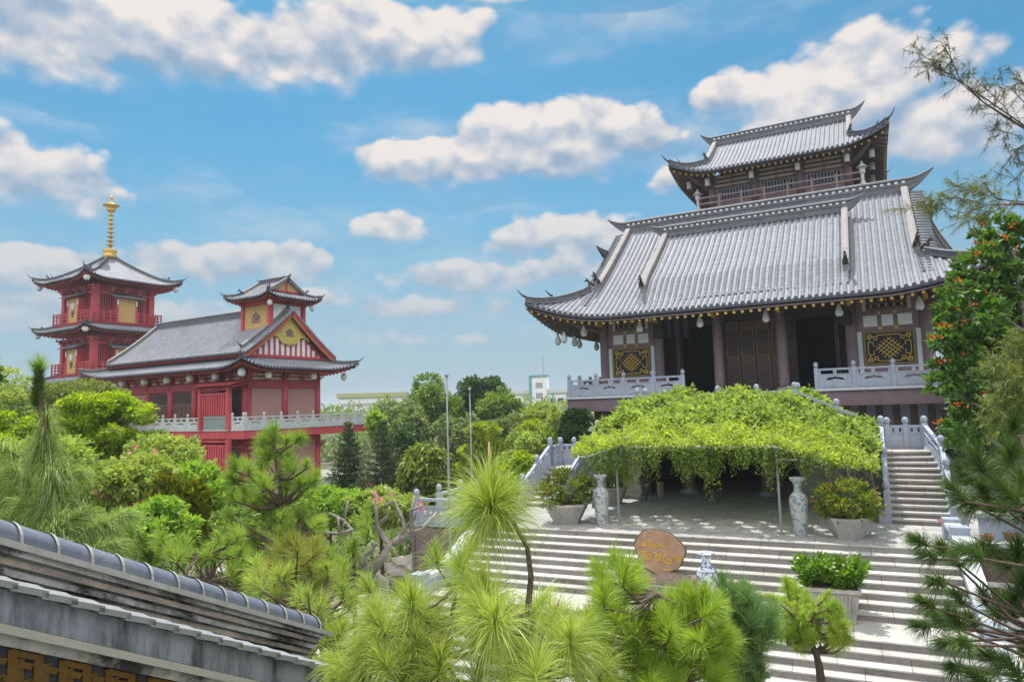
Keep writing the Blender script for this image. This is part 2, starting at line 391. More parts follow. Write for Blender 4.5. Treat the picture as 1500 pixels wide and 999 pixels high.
def build_roof(parent, rf, step, rr, tile, end_mat, soffit_mat, rafter_mat, tip_mat=None, over=1.6, faces=('front', 'back', 'left', 'right'), rows=12, rafter_step=None, thick=.2, name='roof', rafter=.11, tips=True):
    b = MB(); rf.sheet(b, 0.0, faces=faces)
    P = rf.paths(step, rows, faces)
    b.sm = True
    for path, o in P: rib_mesh(b, path, (abs(o[1]), abs(o[0])), rr)
    roof = b.build(name, tile, parent)
    # round dark tile ends and drip edge
    e = MB()
    for path, o in P:
        p = Vector(path[0]); sd = Vector((abs(o[1]), abs(o[0]), 0)); ov = Vector(o)
        c = p + ov*.03 + Vector((0, 0, rr*.35))
        vs = []
        for q in (0, .05):
            for k in range(8):
                t = 2*PI*k/8; vs.append(c + sd*math.cos(t)*rr*1.15 + Vector((0,0,math.sin(t)*rr*1.15)) - ov*q)
        e.add(vs, [tuple(range(8)), tuple(reversed(range(8, 16)))] + [(k, k+8, (k+1) % 8+8, (k+1) % 8) for k in range(8)])
    for L in rf.eave(faces):
        for a, c in zip(L[:-1], L[1:]):
            e.add([a, c, (c[0], c[1], c[2]-thick*.45), (a[0], a[1], a[2]-thick*.45)], [(0, 1, 2, 3)])
    e.build('tile_edge', end_mat, roof)
    so = MB(); rf.sheet(so, thick, rows=4, maxrun=over+.6, faces=faces)
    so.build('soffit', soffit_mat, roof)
    # rafters under the eave
    ra = MB(); rs = rafter_step or step*1.3
    for path, o in rf.paths(rs, 10, faces, margin=.3):
        a = Vector(path[0]); ov = Vector(o)
        # follow the slope to the wall line
        acc = 0; q = a
        for pp in path[1:]:
            q = Vector(pp); acc = (Vector((q.x, q.y, 0))-Vector((a.x, a.y, 0))).length
            if acc > over: break
        A = a - ov*.10 - Vector((0, 0, thick+rafter*.6)); B = q - Vector((0, 0, thick+rafter*.6))
        if (B-A).length < .2: continue
        ra.bar(A, B, rafter, rafter*1.1)
        if tip_mat is not None:
            dd = (A-B).normalized(); ra.mi = 1; ra.bar(A+dd*.02, A-dd*.02, rafter*.8, rafter*.85); ra.mi = 0
    ra.build('rafters', [rafter_mat, tip_mat] if tip_mat is not None else rafter_mat, roof)
    return roof
RP = lambda w, h: [(-w*.5, 0), (-w*.5, h*.18), (-w*.38, h*.2), (-w*.38, h*.42), (-w*.46, h*.45), (-w*.46, h*.55), (-w*.36, h*.58), (-w*.36, h*.78), (-w*.55, h*.8), (-w*.5, h*.9), (-w*.25, h), (w*.25, h), (w*.5, h*.9), (w*.55, h*.8), (w*.36, h*.78), (w*.36, h*.58), (w*.46, h*.55), (w*.46, h*.45), (w*.38, h*.42), (w*.38, h*.2), (w*.5, h*.18), (w*.5, 0)]
def main_ridge(parent, x0, x1, y, z, w, h, ext, rise, mat, along='x', beads=None, bead_step=.32, name='ridge'):
    """level stacked ridge whose two ends sweep out and up to a point"""
    path = []; sc = []
    n = 8
    P = lambda a, zz: (a, y, zz) if along == 'x' else (y, a, zz)
    for i in range(n, 0, -1):
        t = i/n; path.append(P(x0-ext*t, z + rise*t**1.7 + h*.62*t**1.3)); sc.append(max(.10, 1-.9*t**1.15))
    for i in range(13): path.append(P(x0+(x1-x0)*i/12, z)); sc.append(1)
    for i in range(1, n+1):
        t = i/n; path.append(P(x1+ext*t, z + rise*t**1.7 + h*.62*t**1.3)); sc.append(max(.10, 1-.9*t**1.15))
    b = MB(); b.sweep(path, RP(w, h), sc)
    if beads is not None:
        q = b; b.mi = 1; k = int((x1-x0)/bead_step)
        for i in range(k+1):
            a = x0+(x1-x0)*i/k
            for sg in (-1, 1):
                if along == 'x': q.cbox((a, y+sg*w*.37, z+h*.68), (bead_step*.45, .05, h*.13))
                else: q.cbox((y+sg*w*.37, a, z+h*.68), (.05, bead_step*.45, h*.13))
    return b.build(name, [mat, beads] if beads is not None else mat, parent)
def slope_ridge(parent, path, w, h, mat, end_orn=True, curl=0.0, name='descending_ridge'):
    """ridge running down a slope; the last points may curl up"""
    path = [Vector(p) for p in path]
    if curl:
        d = (path[-1]-path[-2]); d.z = 0; d = d.normalized()
        L = curl
        for i in range(1, 6):
            t = i/5; path.append(path[-1-(i-1)] + d*L*t + Vector((0, 0, L*.9*t**1.8)) if i == 1 else base + d*L*t + Vector((0, 0, L*.75*t**1.6)))
            if i == 1: base = path[-2]
    n = len(path); sc = [1.0]*n
    if curl:
        for i in range(5): sc[n-5+i] = 1-.17*(i+1)
    b = MB(); b.sweep(path, RP(w, h), sc)
    r = b.build(name, mat, parent)
    return r
def beast(parent, p, out, s, mat=None, name='ridge_ornament'):
    """small crouching guardian at a ridge foot: body, raised head and an upswept tail"""
    o = Vector(out); o.z = 0; o.normalize(); sd = Vector((o.y, -o.x, 0)); p = Vector(p)
    s = s*.8; b = MB(); b.sm = True
    b.tube([p - o*s*.5, p - o*s*.15 + Vector((0,0,s*.25)), p + o*s*.15 + Vector((0,0,s*.45)), p + o*s*.38 + Vector((0,0,s*.8)), p + o*s*.52 + Vector((0,0,s*.95))], [s*.13, s*.16, s*.14, s*.11, s*.05], 8)
    b.tube([p + o*s*.30 + Vector((0,0,s*.62)), p + o*s*.55 + Vector((0,0,s*.62)), p + o*s*.72 + Vector((0,0,s*.55))], [s*.13, s*.11, s*.05], 7)
    for sg in (-1, 1): b.tube([p + sd*sg*s*.14 + o*s*.1, p + sd*sg*s*.14 + o*s*.2 + Vector((0,0,s*.4))], [s*.07, s*.09], 6)
    return b.build(name, mat or ORN, parent)
def curl_tip(parent, p, out, L, mat=None, name='curled_tip', w=.07):
    o = Vector(out); o.z = 0; o.normalize(); p = Vector(p); L = L*.62
    pts = [p + o*(L*t) + Vector((0, 0, L*(.25*t + .55*t**2.2))) for t in np.linspace(0, 1, 7)]
    b = MB(); b.tube(pts, [w*(1-.75*i/6) for i in range(7)], 6); return b.build(name, mat or ORN, parent)
# ------------------------------------------------------------------ repeated joinery
def bracket(parent, p, out, s, mat, tip=None, name='bracket'):
    """stepped bracket set under an eave, out is the way the eave projects"""
    o = Vector(out); o.normalize(); sd = Vector((o.y, -o.x, 0)); p = Vector(p); b = MB(); Z = Vector((0,0,1))
    def blk(c, a, w, h):
        b.bar(c - o*a*.5, c + o*a*.5, w, h)
    blk(p + Z*s*.1, s*.34, s*.34, s*.2)
    for k in range(3):
        c = p + o*s*(.05+.32*k) + Z*s*(.3+.3*k)
        b.bar(c - sd*s*(.42+.12*k), c + sd*s*(.42+.12*k), s*.15, s*.17)
        b.bar(p - o*s*.1 + Z*s*(.3+.3*k), p + o*s*(.38+.32*k) + Z*s*(.3+.3*k), s*.15, s*.17)
        for q in (-1, 1): b.bar(c + sd*q*s*(.36+.12*k) + Z*s*.09, c + sd*q*s*(.36+.12*k) + Z*s*.2, s*.2, s*.2)
    if tip is not None:
        t = b; b.mi = 1
        for k in range(3):
            c = p + o*s*(.40+.32*k) + Z*s*(.3+.3*k); t.bar(c, c + o*.03, s*.17, s*.19)
    return b.build(name, [mat, tip] if tip is not None else mat, parent)
def balustrade(name, label, A, B, z, step, h, mat, group=None, zb=None, posts=None, slope=0.0, hole=True, thick=.09, post=.17, letters=False):
    """stone balustrade in world coordinates from A to B (xy); z base height; slope = rise over the whole run"""
    A = Vector((A[0], A[1], 0)); B = Vector((B[0], B[1], 0)); L = (B-A).length; ang = math.atan2(B.y-A.y, B.x-A.x)
    root = thing(name, label, 'balustrade', (A.x, A.y, z), ang, group)
    n = max(1, int(round(L/step)))
    zf = lambda x: slope*x/L
    for i in range(n+1):
        x = L*i/n; b = MB(); z0 = zf(x)
        if posts is not None and i not in posts: continue
        b.box(x-post/2, x+post/2, -post/2, post/2, z0-.02, z0+h*.80)
        b.lathe((x, 0, z0+h*.80), [(post*.42, 0), (post*.36, .02), (post*.36, .05), (post*.54, .07), (post*.60, .13), (post*.54, .20), (post*.32, .25), (.01, .265)], 12)
        b.build('post', mat, root, bevel=.012)
    for i in range(n):
        x0 = L*i/n+post/2-.004; x1 = L*(i+1)/n-post/2+.004; w = x1-x0; z0, z1 = zf(x0), zf(x1); sh = lambda x: z0+(z1-z0)*(x-x0)/w
        b = MB()
        ph = h*.56; kb = .05*h
        if hole:
            # cloud-shaped opening through the slab
            xs = np.linspace(0, 1, 15); up = []; lo = []
            for t in xs:
                u = (t-.5)/.27
                if abs(u) < 1:
                    up.append(.62*ph + .17*ph*math.sqrt(max(0, 1-u*u))*(1+.25*math.cos(u*9))); lo.append(.55*ph + .10*ph*(1-u*u)*(1+.3*math.cos(u*6)))
                else: up.append(.58*ph); lo.append(.58*ph)
            for k in range(14):
                xa, xb = x0+w*xs[k], x0+w*xs[k+1]
                for (la, lb, ua, ub) in ((kb, kb, lo[k], lo[k+1]), (up[k], up[k+1], ph, ph)):
                    vs = []
                    for yy in (-thick/2, thick/2): vs += [(xa, yy, sh(xa)+la), (xb, yy, sh(xb)+lb), (xb, yy, sh(xb)+ub), (xa, yy, sh(xa)+ua)]
                    b.add(vs, [(0,1,2,3), (7,6,5,4), (0,4,5,1), (3,2,6,7), (0,3,7,4), (1,5,6,2)])
        else:
            vs = []
            for yy in (-thick/2, thick/2): vs += [(x0, yy, sh(x0)+kb), (x1, yy, sh(x1)+kb), (x1, yy, sh(x1)+ph), (x0, yy, sh(x0)+ph)]
            b.add(vs, [(0,1,2,3), (7,6,5,4), (0,4,5,1), (3,2,6,7), (0,3,7,4), (1,5,6,2)])
        # raised border
        for zz in (kb+.04, ph-.03): b.bar((x0, 0, sh(x0)+zz), (x1, 0, sh(x1)+zz), thick+.03, .05)
        b.bar((x0, 0, sh(x0)+.02), (x1, 0, sh(x1)+.02), thick+.10, .06)
        b.bar((x0, 0, sh(x0)+h*.74), (x1, 0, sh(x1)+h*.74), thick+.03, .085)
        for t in (.04, .5, .96):
            xx = x0+w*t; b.bar((xx, 0, sh(xx)+ph-.02), (xx, 0, sh(xx)+h*.71), thick+.01, .14 if t == .5 else .09, up=(1,0,0))
        b.build('panel', mat, root)
    return root
# ------------------------------------------------------------------ frames of the three buildings and of the stairs
def frame(azd):
    a = math.radians(azd); return np.array([math.sin(a), math.cos(a), 0]), np.array([math.cos(a), -math.sin(a), 0])
H_D, H_U = frame(28.0); H_V0, H_C, H_ROT = 32.0, -5.19, -math.radians(28)
def HW(U, W, z=0.0): return H_D*(H_V0+W) + H_U*(H_C+U) + np.array([0, 0, z])
# ------------------------------------------------------------------ main hall
org = HW(0, 0, PLAZA)
hall = thing('temple_hall', 'large two tier temple hall with mauve columns and sweeping grey tiled roofs', 'temple', tuple(org), H_ROT)
ZB[hall.name] = PLAZA
FX = -.15                      # middle of the facade
FY = 2.5
# floor slabs: two side balconies, the veranda round the hall and the front landing
b = MB(); b.box(-8.75, -2.8, 0, FY+.3, -.40, .24); b.box(2.8, 8.75, 0, FY+.3, -.40, .24); b.box(-8.75, -7.2, FY+.3, 26, -.40, .24); b.box(7.2, 8.75, FY+.3, 26, -.40, .24)
b.build('balcony_beam', PURPLE_L, hall, bevel=.02)
b = MB(); b.box(-8.85, -2.7, -.1, FY+.3, .243, .33); b.box(2.7, 8.85, -.1, FY+.3, .243, .33); b.box(-8.85, -7.2, FY+.3, 26, .243, .33); b.box(7.2, 8.85, FY+.3, 26, .243, .33); b.box(-7.2, 7.2, FY+.3, 26, .0, .33)
b.box(-2.7, 2.7, -.1, FY+.3, .1, .33)
b.build('veranda_floor', STONE_W, hall)
b = MB(); b.box(-3.2, 2.8, -5.3, -.1, -.78, -.56); b.box(-2.9, 2.5, -1.0, -.1, -.56, -.14); b.box(-2.9, 2.5, -1.6, -1.0, -.56, -.34); b.build('front_landing', STONE_W, hall)
# columns
def column(x, y, z0, z1, r=.25, mat=PURPLE):
    b = MB(); b.sm = True
    b.lathe((x, y, 0), [(r*1.02, z0+.16), (r, z0+.5), (r*.97, (z0+z1)/2), (r*.93, z1)], 18)
    c = b.build('column', mat, hall)
    q = MB(); q.lathe((x, y, 0), [(r*1.5, z0), (r*1.5, z0+.07), (r*1.35, z0+.12), (r*1.15, z0+.17)], 18); q.build('column_base', STONE, c)
    return c
for x in (-7.4, -4.45, -1.48, 1.48, 4.45, 7.4): column(FX+x, FY, .33, 4.5)
for y in (6.0, 9.8, 13.5, 17.2):
    column(FX-7.4, y, .33, 4.5); column(FX+7.4, y, .33, 4.5)
for x in (-1.48, 1.48): column(FX+x, -4.7, PLAZA, -.78, .24)
# end bays: pale and gold panel walls
def end_bay(xa, xb):
    w = xb-xa; y = FY
    b = MB(); b.box(xa, xb, y-.02, y+.2, .33, 4.3); wall = b.build('wall_panel', PURPLE, hall)
    b = MB()
    b.box(xa+.27, xa+.82, y-.05, y-.018, 3.06, 3.56); b.box(xa+1.0, xb-1.0, y-.05, y-.018, 3.06, 3.56); b.box(xb-.82, xb-.27, y-.05, y-.018, 3.06, 3.56)
    b.build('white_panel', WHITE, wall)
    for x in (xa-.03, xb-.17):
        b = MB(); b.box(x, x+.20, y-.05, y-.018, .95, 2.86); b.build('white_strip', WHITE, wall)
    b = MB()
    for x in (xa+.27, xb-.27-.14): b.box(x, x+.14, y-.06, y-.018, 3.78, 4.6)
    b.build('cream_strip', CREAM, wall)
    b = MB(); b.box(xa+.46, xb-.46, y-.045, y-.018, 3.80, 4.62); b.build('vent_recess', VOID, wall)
    b = MB(); g = MB()
    for k in range(4):
        z = 3.86+.24*k; b.box(xa+.45, xb-.45, y-.10, y-.046, z-.05, z+.05)
    for x in np.linspace(xa+.62, xb-.62, 5):
        b.box(x-.045, x+.045, y-.12, y-.101, 3.76, 4.6)
        for k in range(3): g.cbox((x, y-.14, 3.98+.24*k), (.085, .04, .085))
    b.build('vent_grille', BROWNWOOD, wall)
    for x in (xa+.91, xb-.91):
        for z in (2.97, 3.66): g.cbox((x, y-.04, z), (.13, .05, .13))
    g.build('gold_stud', GOLD, wall)
    # gold endless knot lattice window
    cx, cz, hw, hh = (xa+xb)/2, 2.08, .99, .74
    f = MB()
    for (x0, x1, z0, z1) in ((cx-hw, cx+hw, cz+hh-.07, cz+hh), (cx-hw, cx+hw, cz-hh, cz-hh+.07), (cx-hw, cx-hw+.07, cz-hh+.07, cz+hh-.07), (cx+hw-.07, cx+hw, cz-hh+.07, cz+hh-.07)):
        f.box(x0, x1, y-.12, y-.018, z0, z1)
    win = f.build('lattice_window', GOLD_D, hall)
    f = MB(); f.box(cx-hw+.07, cx+hw-.07, y-.05, y-.016, cz-hh+.07, cz+hh-.07); f.build('lattice_board', BLACKP, win)
    f = MB(); t = .036; yy = y-.075
    def seg(x0, z0, x1, z1): f.bar((cx+x0, yy, cz+z0), (cx+x1, yy, cz+z1), t, t, up=(0, 1, 0))
    s = .135
    # diagonal net clipped to a rounded cross
    for k in (-2.9, -1.45, 0, 1.45, 2.9):
        for sg in (-1, 1):
            pts = []
            for m in np.linspace(-5, 5, 81):
                x = (m + k)*s*.5*1.0 + 0; z = sg*(m-k)*s*.5
                X = (k+m)*s*.56; Zz = sg*(m-k)*s*.5
                if abs(X)/.62 + abs(Zz)/.62 <= 1.02 and abs(Zz) < .47 and abs(X) < .60: pts.append((X, Zz))
            if len(pts) > 3: seg(pts[0][0], pts[0][1], pts[-1][0], pts[-1][1])
    for sx in (-1, 1):
        for sz in (-1, 1):
            # corner fret: two linked squares and the line joining them
            for (ax, az, q) in ((.77, .52, .16), (.53, .45, .13)):
                h2 = q/2
                for (p0, p1) in (((-h2, -h2), (h2, -h2)), ((h2, -h2), (h2, h2)), ((h2, h2), (-h2, h2)), ((-h2, h2), (-h2, -h2))):
                    seg(sx*(ax+p0[0]), sz*(az+p0[1]), sx*(ax+p1[0]), sz*(az+p1[1]))
            seg(sx*.85, sz*.52, sx*.45, sz*.52); seg(sx*.45, sz*.52, sx*.45, sz*.58); seg(sx*.77, sz*.44, sx*.77, sz*.28); seg(sx*.77, sz*.28, sx*.62, sz*.28); seg(sx*.62, sz*.28, sx*.62, sz*.10)
        seg(-.45, sx*.58, .45, sx*.58); seg(sx*.83, -.28, sx*.83, .28); seg(sx*.83, .28, sx*.77, .28); seg(sx*.83, -.28, sx*.77, -.28)
    f.build('gold_knot', GOLD, win)
end_bay(FX-7.15, FX-4.7); end_bay(FX+4.7, FX+7.15)
# side and back walls, inner door wall
b = MB(); b.box(FX-7.5, FX-7.3, FY, 24, .33, 4.6); b.box(FX+7.3, FX+7.5, FY, 24, .33, 4.6); b.box(FX-7.3, FX+7.3, 23.8, 24, .33, 4.6); b.build('outer_wall', PURPLE, hall)
DY = 4.4
b = MB(); b.box(FX-4.7, FX-3.9, DY, DY+.2, .33, 4.6); b.box(FX-1.95, FX-1.5, DY, DY+.2, .33, 4.6); b.box(FX+1.5, FX+1.95, DY, DY+.2, .33, 4.6); b.box(FX+3.9, FX+4.7, DY, DY+.2, .33, 4.6)
b.box(FX-3.9, FX-1.95, DY, DY+.2, 3.9, 4.6); b.box(FX-1.5, FX+1.5, DY, DY+.2, 4.05, 4.6); b.box(FX+1.95, FX+3.9, DY, DY+.2, 3.9, 4.6)
b.box(FX-4.7, FX-4.5, FY+.2, DY, .33, 4.6); b.box(FX+4.5, FX+4.7, FY+.2, DY, .33, 4.6)
b.build('door_wall', DARKWOOD, hall)
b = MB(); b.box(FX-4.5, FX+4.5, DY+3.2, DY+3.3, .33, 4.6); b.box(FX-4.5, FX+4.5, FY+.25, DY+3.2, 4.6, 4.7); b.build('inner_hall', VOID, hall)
def door_leaf(x0, x1, y, open_=0.0):
    z0, z1 = .42, 4.02; b = MB(); b.box(x0+.02, x1-.02, y, y+.07, z0, z1); leaf = b.build('door', BROWNWOOD, hall)
    g = MB(); w = x1-x0; yy = y-.012
    def fr(za, zb, t=.016, q=.09):
        for (a, c, e, h) in ((x0+q, x1-q, za, za+t), (x0+q, x1-q, zb-t, zb), (x0+q, x0+q+t, za+t, zb-t), (x1-q-t, x1-q, za+t, zb-t)): g.box(a, c, yy, y-.001, e, h)
    fr(.55, .85); fr(.95, 1.75); fr(1.85, 2.15); fr(3.62, 3.92); fr(2.22, 3.54, .02, .07)
    g.box(x0+.025, x0+.04, yy, y-.001, z0, z1); g.box(x1-.04, x1-.025, yy, y-.001, z0, z1)
    g.build('gold_trim', GOLD_D, leaf)
    l = MB()
    for i in range(7):
        xx = x0+.13+(w-.26)*i/6; l.box(xx-.012, xx+.012, y-.022, y-.002, 2.26, 3.5)
    for i in range(9):
        zz = 2.28+1.2*i/8; l.box(x0+.11, x1-.11, y-.03, y-.0225, zz-.012, zz+.012)
    l.build('door_lattice', DARKWOOD, leaf)
    h = MB(); h.lathe((x1-.13, y-.03, 2.02), [(.03, -.04), (.035, 0), (.03, .04)], 8); h.build('handle', GOLD, leaf)
for i in range(4): door_leaf(FX-1.48+.74*i, FX-1.48+.74*(i+1), DY+.02)
for sx in (-1, 1):           # the folded open leaves of the side doorways
    for k in range(2):
        xx = FX+sx*(3.86-.10*k) if sx < 0 else FX+3.72+.10*k
        b = MB(); b.box(xx, xx+.06, DY-.75, DY-.02, .42, 3.85); b.build('open_door', BROWNWOOD, hall)
b = MB(); b.box(FX-7.5, FX+7.5, FY-.14, FY+.14, 4.32, 4.7); b.build('head_beam', BROWNWOOD, hall)
b = MB(); b.box(FX-7.6, FX-7.3, FY+.14, 24, 4.32, 4.7); b.box(FX+7.3, FX+7.6, FY+.14, 24, 4.32, 4.7); b.build('side_beam', BROWNWOOD, hall)
for x in (-7.4, -4.45, -1.48, 1.48, 4.45, 7.4):
    bracket(hall, (FX+x, FY-.2, 4.25), (0, -1, 0), .62, BROWNWOOD, GOLD)
    q = MB(); q.bar((FX+x, FY-.2, 4.12), (FX+x, FY-1.2, 4.12), .14, .2); bt = q.build('beam_end', GOLD, hall)
for x in (-5.9, -2.95, 2.95, 5.9, 0):
    bracket(hall, (FX+x, FY-.2, 4.35), (0, -1, 0), .5, BROWNWOOD, GOLD)
for y in (4.2, 6.0, 7.9, 9.8, 11.6):
    bracket(hall, (FX-7.6, y, 4.25), (-1, 0, 0), .62, BROWNWOOD, GOLD)
# diagonal corner beams carrying the swept corner
for sx in (-1, 1):
    b = MB(); b.tube([(FX+sx*7.4, FY, 4.2), (FX+sx*8.2, FY-1.3, 4.15), (FX+sx*9.2, FY-2.9, 4.55)], [.17, .15, .09], 6)
    b.tube([(FX+sx*7.4, FY, 3.8), (FX+sx*8.0, FY-.9, 3.95), (FX+sx*8.5, FY-1.7, 4.15)], [.15, .13, .08], 6); b.build('corner_beam', BROWNWOOD, hall)
# lower storey
b = MB(); b.box(-8.3, -3.1, FY, FY+.25, PLAZA, -.402); b.box(3.1, 8.3, FY, FY+.25, PLAZA, -.402); b.box(-8.3, -8.05, FY+.25, 25, PLAZA, -.402); b.box(8.05, 8.3, FY+.25, 25, PLAZA, -.402); b.box(-8.05, 8.05, 12, 12.2, PLAZA, -.402)
b.build('lower_wall', BROWNWOOD, hall)
for x0 in (-7.9, 3.35):
    b = MB()
    for i in range(8): b.box(x0+.66*i, x0+.66*i+.36, FY-.06, FY-.002, PLAZA+.7, -.405)
    b.build('lower_slats', STONE, hall)
b = MB(); b.box(-8.05, 8.05, -.1, 12, PLAZA-.05, PLAZA+.012); b.build('lower_floor', M('shade_dark_floor', (.06,.06,.06), .7, .2), hall)  # near-black colour stands in for the deep shade under the hall
b = MB(); b.box(-3.4, -3.1, -5.2, FY, PLAZA, -.402); b.box(3.1, 3.4, -5.2, FY, PLAZA, -.402); b.build('porch_wall', BROWNWOOD, hall)  # dark brown walls add to the painted shade of the porch
# gold bosses under the balcony ends
for sx in (-1, 1):
    for k in range(4): b = MB(); b.sm = True; b.ball((sx*7.7, FY-.35-.1*k, -.72-.28*(k % 3)), .13, 10); b.build('gilded_ball', GOLD_D, hall)
for sx in (-1, 1): bracket(hall, (sx*7.9, FY, -1.5), (0, -1, 0), .7, BROWNWOOD, GOLD)
# ---- main roof
R1 = Roof(9.95, 14.2, 4.15, 10.15, 7.25, 8.2, 1.02, 4.4, .2, FX, 13.0, .12)
roof = build_roof(hall, R1, .27, .078, TILE, TILE_END, SOFFIT, SOFFIT, GOLD, over=3.4, rows=16, rafter_step=.36, thick=.26, rafter=.13)
b = MB(); b.box(FX-7.25, FX+7.25, 7.0, 19, 8.4, 10.12); b.box(FX-7.2, FX+7.2, 2.2, 23.8, 5.2, 5.6); b.prism([(2.2, 5.6), (7.0, 8.4), (19, 8.4), (23.8, 5.6)], 'x', FX-7.15, FX+7.15); b.build('roof_core', BROWNWOOD, roof)
main_ridge(roof, FX-7.2, FX+7.2, 7.1, 10.1, .42, .78, 1.35, .55, RIDGE, beads=WHITE)
main_ridge(roof, FX-7.2, FX+7.2, 18.9, 10.1, .42, .78, 1.35, .55, RIDGE)
def down(x, s0, s1, d=-.02, n=12): return [R1.pt(x, -(R1.hy-s), d) for s in np.linspace(s0, s1, n)]
for sx in (-1, 1):
    p = down(sx*7.2, 8.0, 2.6); slope_ridge(roof, p, .3, .38, RIDGE_L, name='descending_ridge')
    beast(roof, Vector(p[-1])+Vector((0, -.15, .30)), (sx*.3, -1, 0), .75)
    # verge rows of short cover tiles beyond the descending ridge
    vb = MB()
    for s in np.linspace(1.0, 8.0, 30):
        q = R1.pt(sx*7.24, -(R1.hy-s), -.05); vb.sm = True
        vb.tube([q, (q[0]+sx*.75, q[1], q[2]-.10)], .085, 6)
    vb.build('verge_tiles', TILE, roof)
    vb = MB(); vp = [R1.pt(sx*7.24, -(R1.hy-s), -.0) for s in np.linspace(.9, 8.1, 12)]
    vb.grid([[(q[0], q[1], q[2]), (q[0]+sx*.72, q[1], q[2]-.1), (q[0]+sx*.72, q[1], q[2]-.34), (q[0], q[1], q[2]-.3)] for q in vp]); vb.build('verge_board', BROWNWOOD, roof)
    # hip ridge to the swept corner
    hp = []
    for t in np.linspace(0, 1, 14):
        s = 2.35*(1-t)+.05; hp.append(R1.pt(sx*(R1.hx-s), -(R1.hy-s), -.03))
    slope_ridge(roof, hp, .28, .34, RIDGE, name='hip_ridge')
    q = Vector(hp[0])+Vector((0, 0, .3)); beast(roof, q, (sx, -.6, 0), .55)
    e = Vector(hp[-1])+Vector((0, 0, .3)); curl_tip(roof, e, (sx, -1, 0), .7)
    e = Vector(hp[8])+Vector((0, 0, .38)); curl_tip(roof, e, (sx, -1, 0), .6)
# ---- raised front roof over the three middle bays
def r2pt(x, s):
    q = R1.pt(x, -(R1.hy-s)); h = .42*min(1, max(0, (s-.9)/1.2)); return (q[0], q[1], q[2]+h)
b = MB(); S = np.linspace(.8, 6.4, 14)
b.grid([[r2pt(x, s) for s in S] for x in np.linspace(-4.55, 4.55, 33)])
b.sm = True
for x in np.linspace(-4.5, 4.5, 33): rib_mesh(b, [r2pt(x, s) for s in S], (1, 0, 0), .085)
r2 = b.build('upper_roof_layer', TILE, hall)
b = MB()
for sx in (-1, 1):
    P_ = [r2pt(sx*4.56, s) for s in S]; b.grid([[(p[0], p[1], p[2]), (p[0], p[1], p[2]-.46)] for p in P_])
b.build('layer_edge', RIDGE, r2)
zr2 = r2pt(0, 6.4)
b = MB(); b.grid([[(FX+x, zr2[1]+t*1.15, zr2[2]-.62*t+.05) for t in (0, .5, 1)] for x in np.linspace(-4.6, 4.6, 17)])
b.sm = True
for x in np.linspace(-4.5, 4.5, 33): rib_mesh(b, [(FX+x, zr2[1]+t*1.15, zr2[2]-.62*t+.06) for t in (0, .5, 1)], (1, 0, 0), .085)
b.build('layer_back', TILE, r2)
main_ridge(r2, FX-4.5, FX+4.5, zr2[1], zr2[2]-.05, .38, .68, 1.0, .40, RIDGE, beads=WHITE, bead_step=.3)
for sx in (-1, 1):
    p = [(q[0], q[1], q[2]) for q in (r2pt(sx*4.5, s) for s in np.linspace(6.3, 1.5, 12))]
    slope_ridge(r2, p, .28, .36, RIDGE_L, name='descending_ridge'); beast(r2, Vector(p[-1])+Vector((0, -.12, .25)), (0, -1, 0), .72)
# ---- side roofs with their own ridges
for sx in (-1, 1):
    b = MB(); zs = 8.35
    prof = [(FX+sx*9.7, 5.05), (FX+sx*9.0, 5.9), (FX+sx*8.4, 7.1), (FX+sx*7.9, zs), (FX+sx*7.3, zs), (FX+sx*7.3, 5.3)]
    b.prism([(x, z) for x, z in prof], 'y', 5.2, 20.8)
    sr = b.build('side_roof', TILE, hall)
    main_ridge(sr, 5.3, 20.4, FX+sx*8.05, zs+.0, .32, .5, 1.7, .12, RIDGE, along='y')
    q = MB(); q.sm = True
    for y in np.linspace(5.3, 20.7, 50): rib_mesh(q, [(FX+sx*9.7, y, 5.05), (FX+sx*9.0, y, 5.9), (FX+sx*8.4, y, 7.1), (FX+sx*7.9, y, zs)], (0, 1, 0), .085)
    q.build('side_tiles', TILE, sr)
    slope_ridge(sr, [(FX+sx*7.9, 5.3, zs), (FX+sx*8.4, 5.3, 7.1), (FX+sx*9.0, 5.3, 5.95), (FX+sx*9.5, 5.3, 5.35)], .34, .44, RIDGE_L)
# ---- top storey
TX, TY = .72, 14.0
b = MB(); b.box(TX-3.85, TX+3.85, TY-3.1, TY+3.1, 9.0, 13.9); top = b.build('top_storey', PURPLE, hall)
b = MB(); b.box(TX-4.6, TX+4.6, TY-4.0, TY+4.0, 11.55, 11.75); b.build('gallery_floor', BROWNWOOD, top)
for i in range(4):
    x = TX-3.85+7.7*i/3; b = MB(); b.sm = True; b.lathe((x, TY-3.12, 0), [(.2, 11.75), (.19, 13.9)], 12); b.build('column', PURPLE, top)
for i in range(3):
    xa = TX-3.85+7.7*i/3+.25; xb = TX-3.85+7.7*(i+1)/3-.25
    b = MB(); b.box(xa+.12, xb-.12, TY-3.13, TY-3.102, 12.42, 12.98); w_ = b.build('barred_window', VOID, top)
    b = MB()
    for x in np.linspace(xa+.15, xb-.15, 11): b.box(x-.035, x+.035, TY-3.18, TY-3.131, 12.40, 13.0)
    b.build('window_grille', STONE, w_)
    b = MB(); g = MB()
    b.box(xa, xb, TY-3.14, TY-3.102, 13.1, 13.95); bb = b.build('eave_panel', BROWNWOOD, top)
    q = MB()
    for k in range(3):
        for (u0, u1) in ((xa+.08, (xa+xb)/2-.08), ((xa+xb)/2+.08, xb-.08)): q.box(u0, u1, TY-3.19, TY-3.141, 13.18+.27*k, 13.31+.27*k)
    q.build('cream_strip', CREAM, bb)
    for x in (xa, (xa+xb)/2, xb):
        for k in range(3): g.cbox((x, TY-3.2, 13.25+.27*k), (.10, .08, .10))
    g.build('gold_stud', GOLD, bb)
rl = MB()
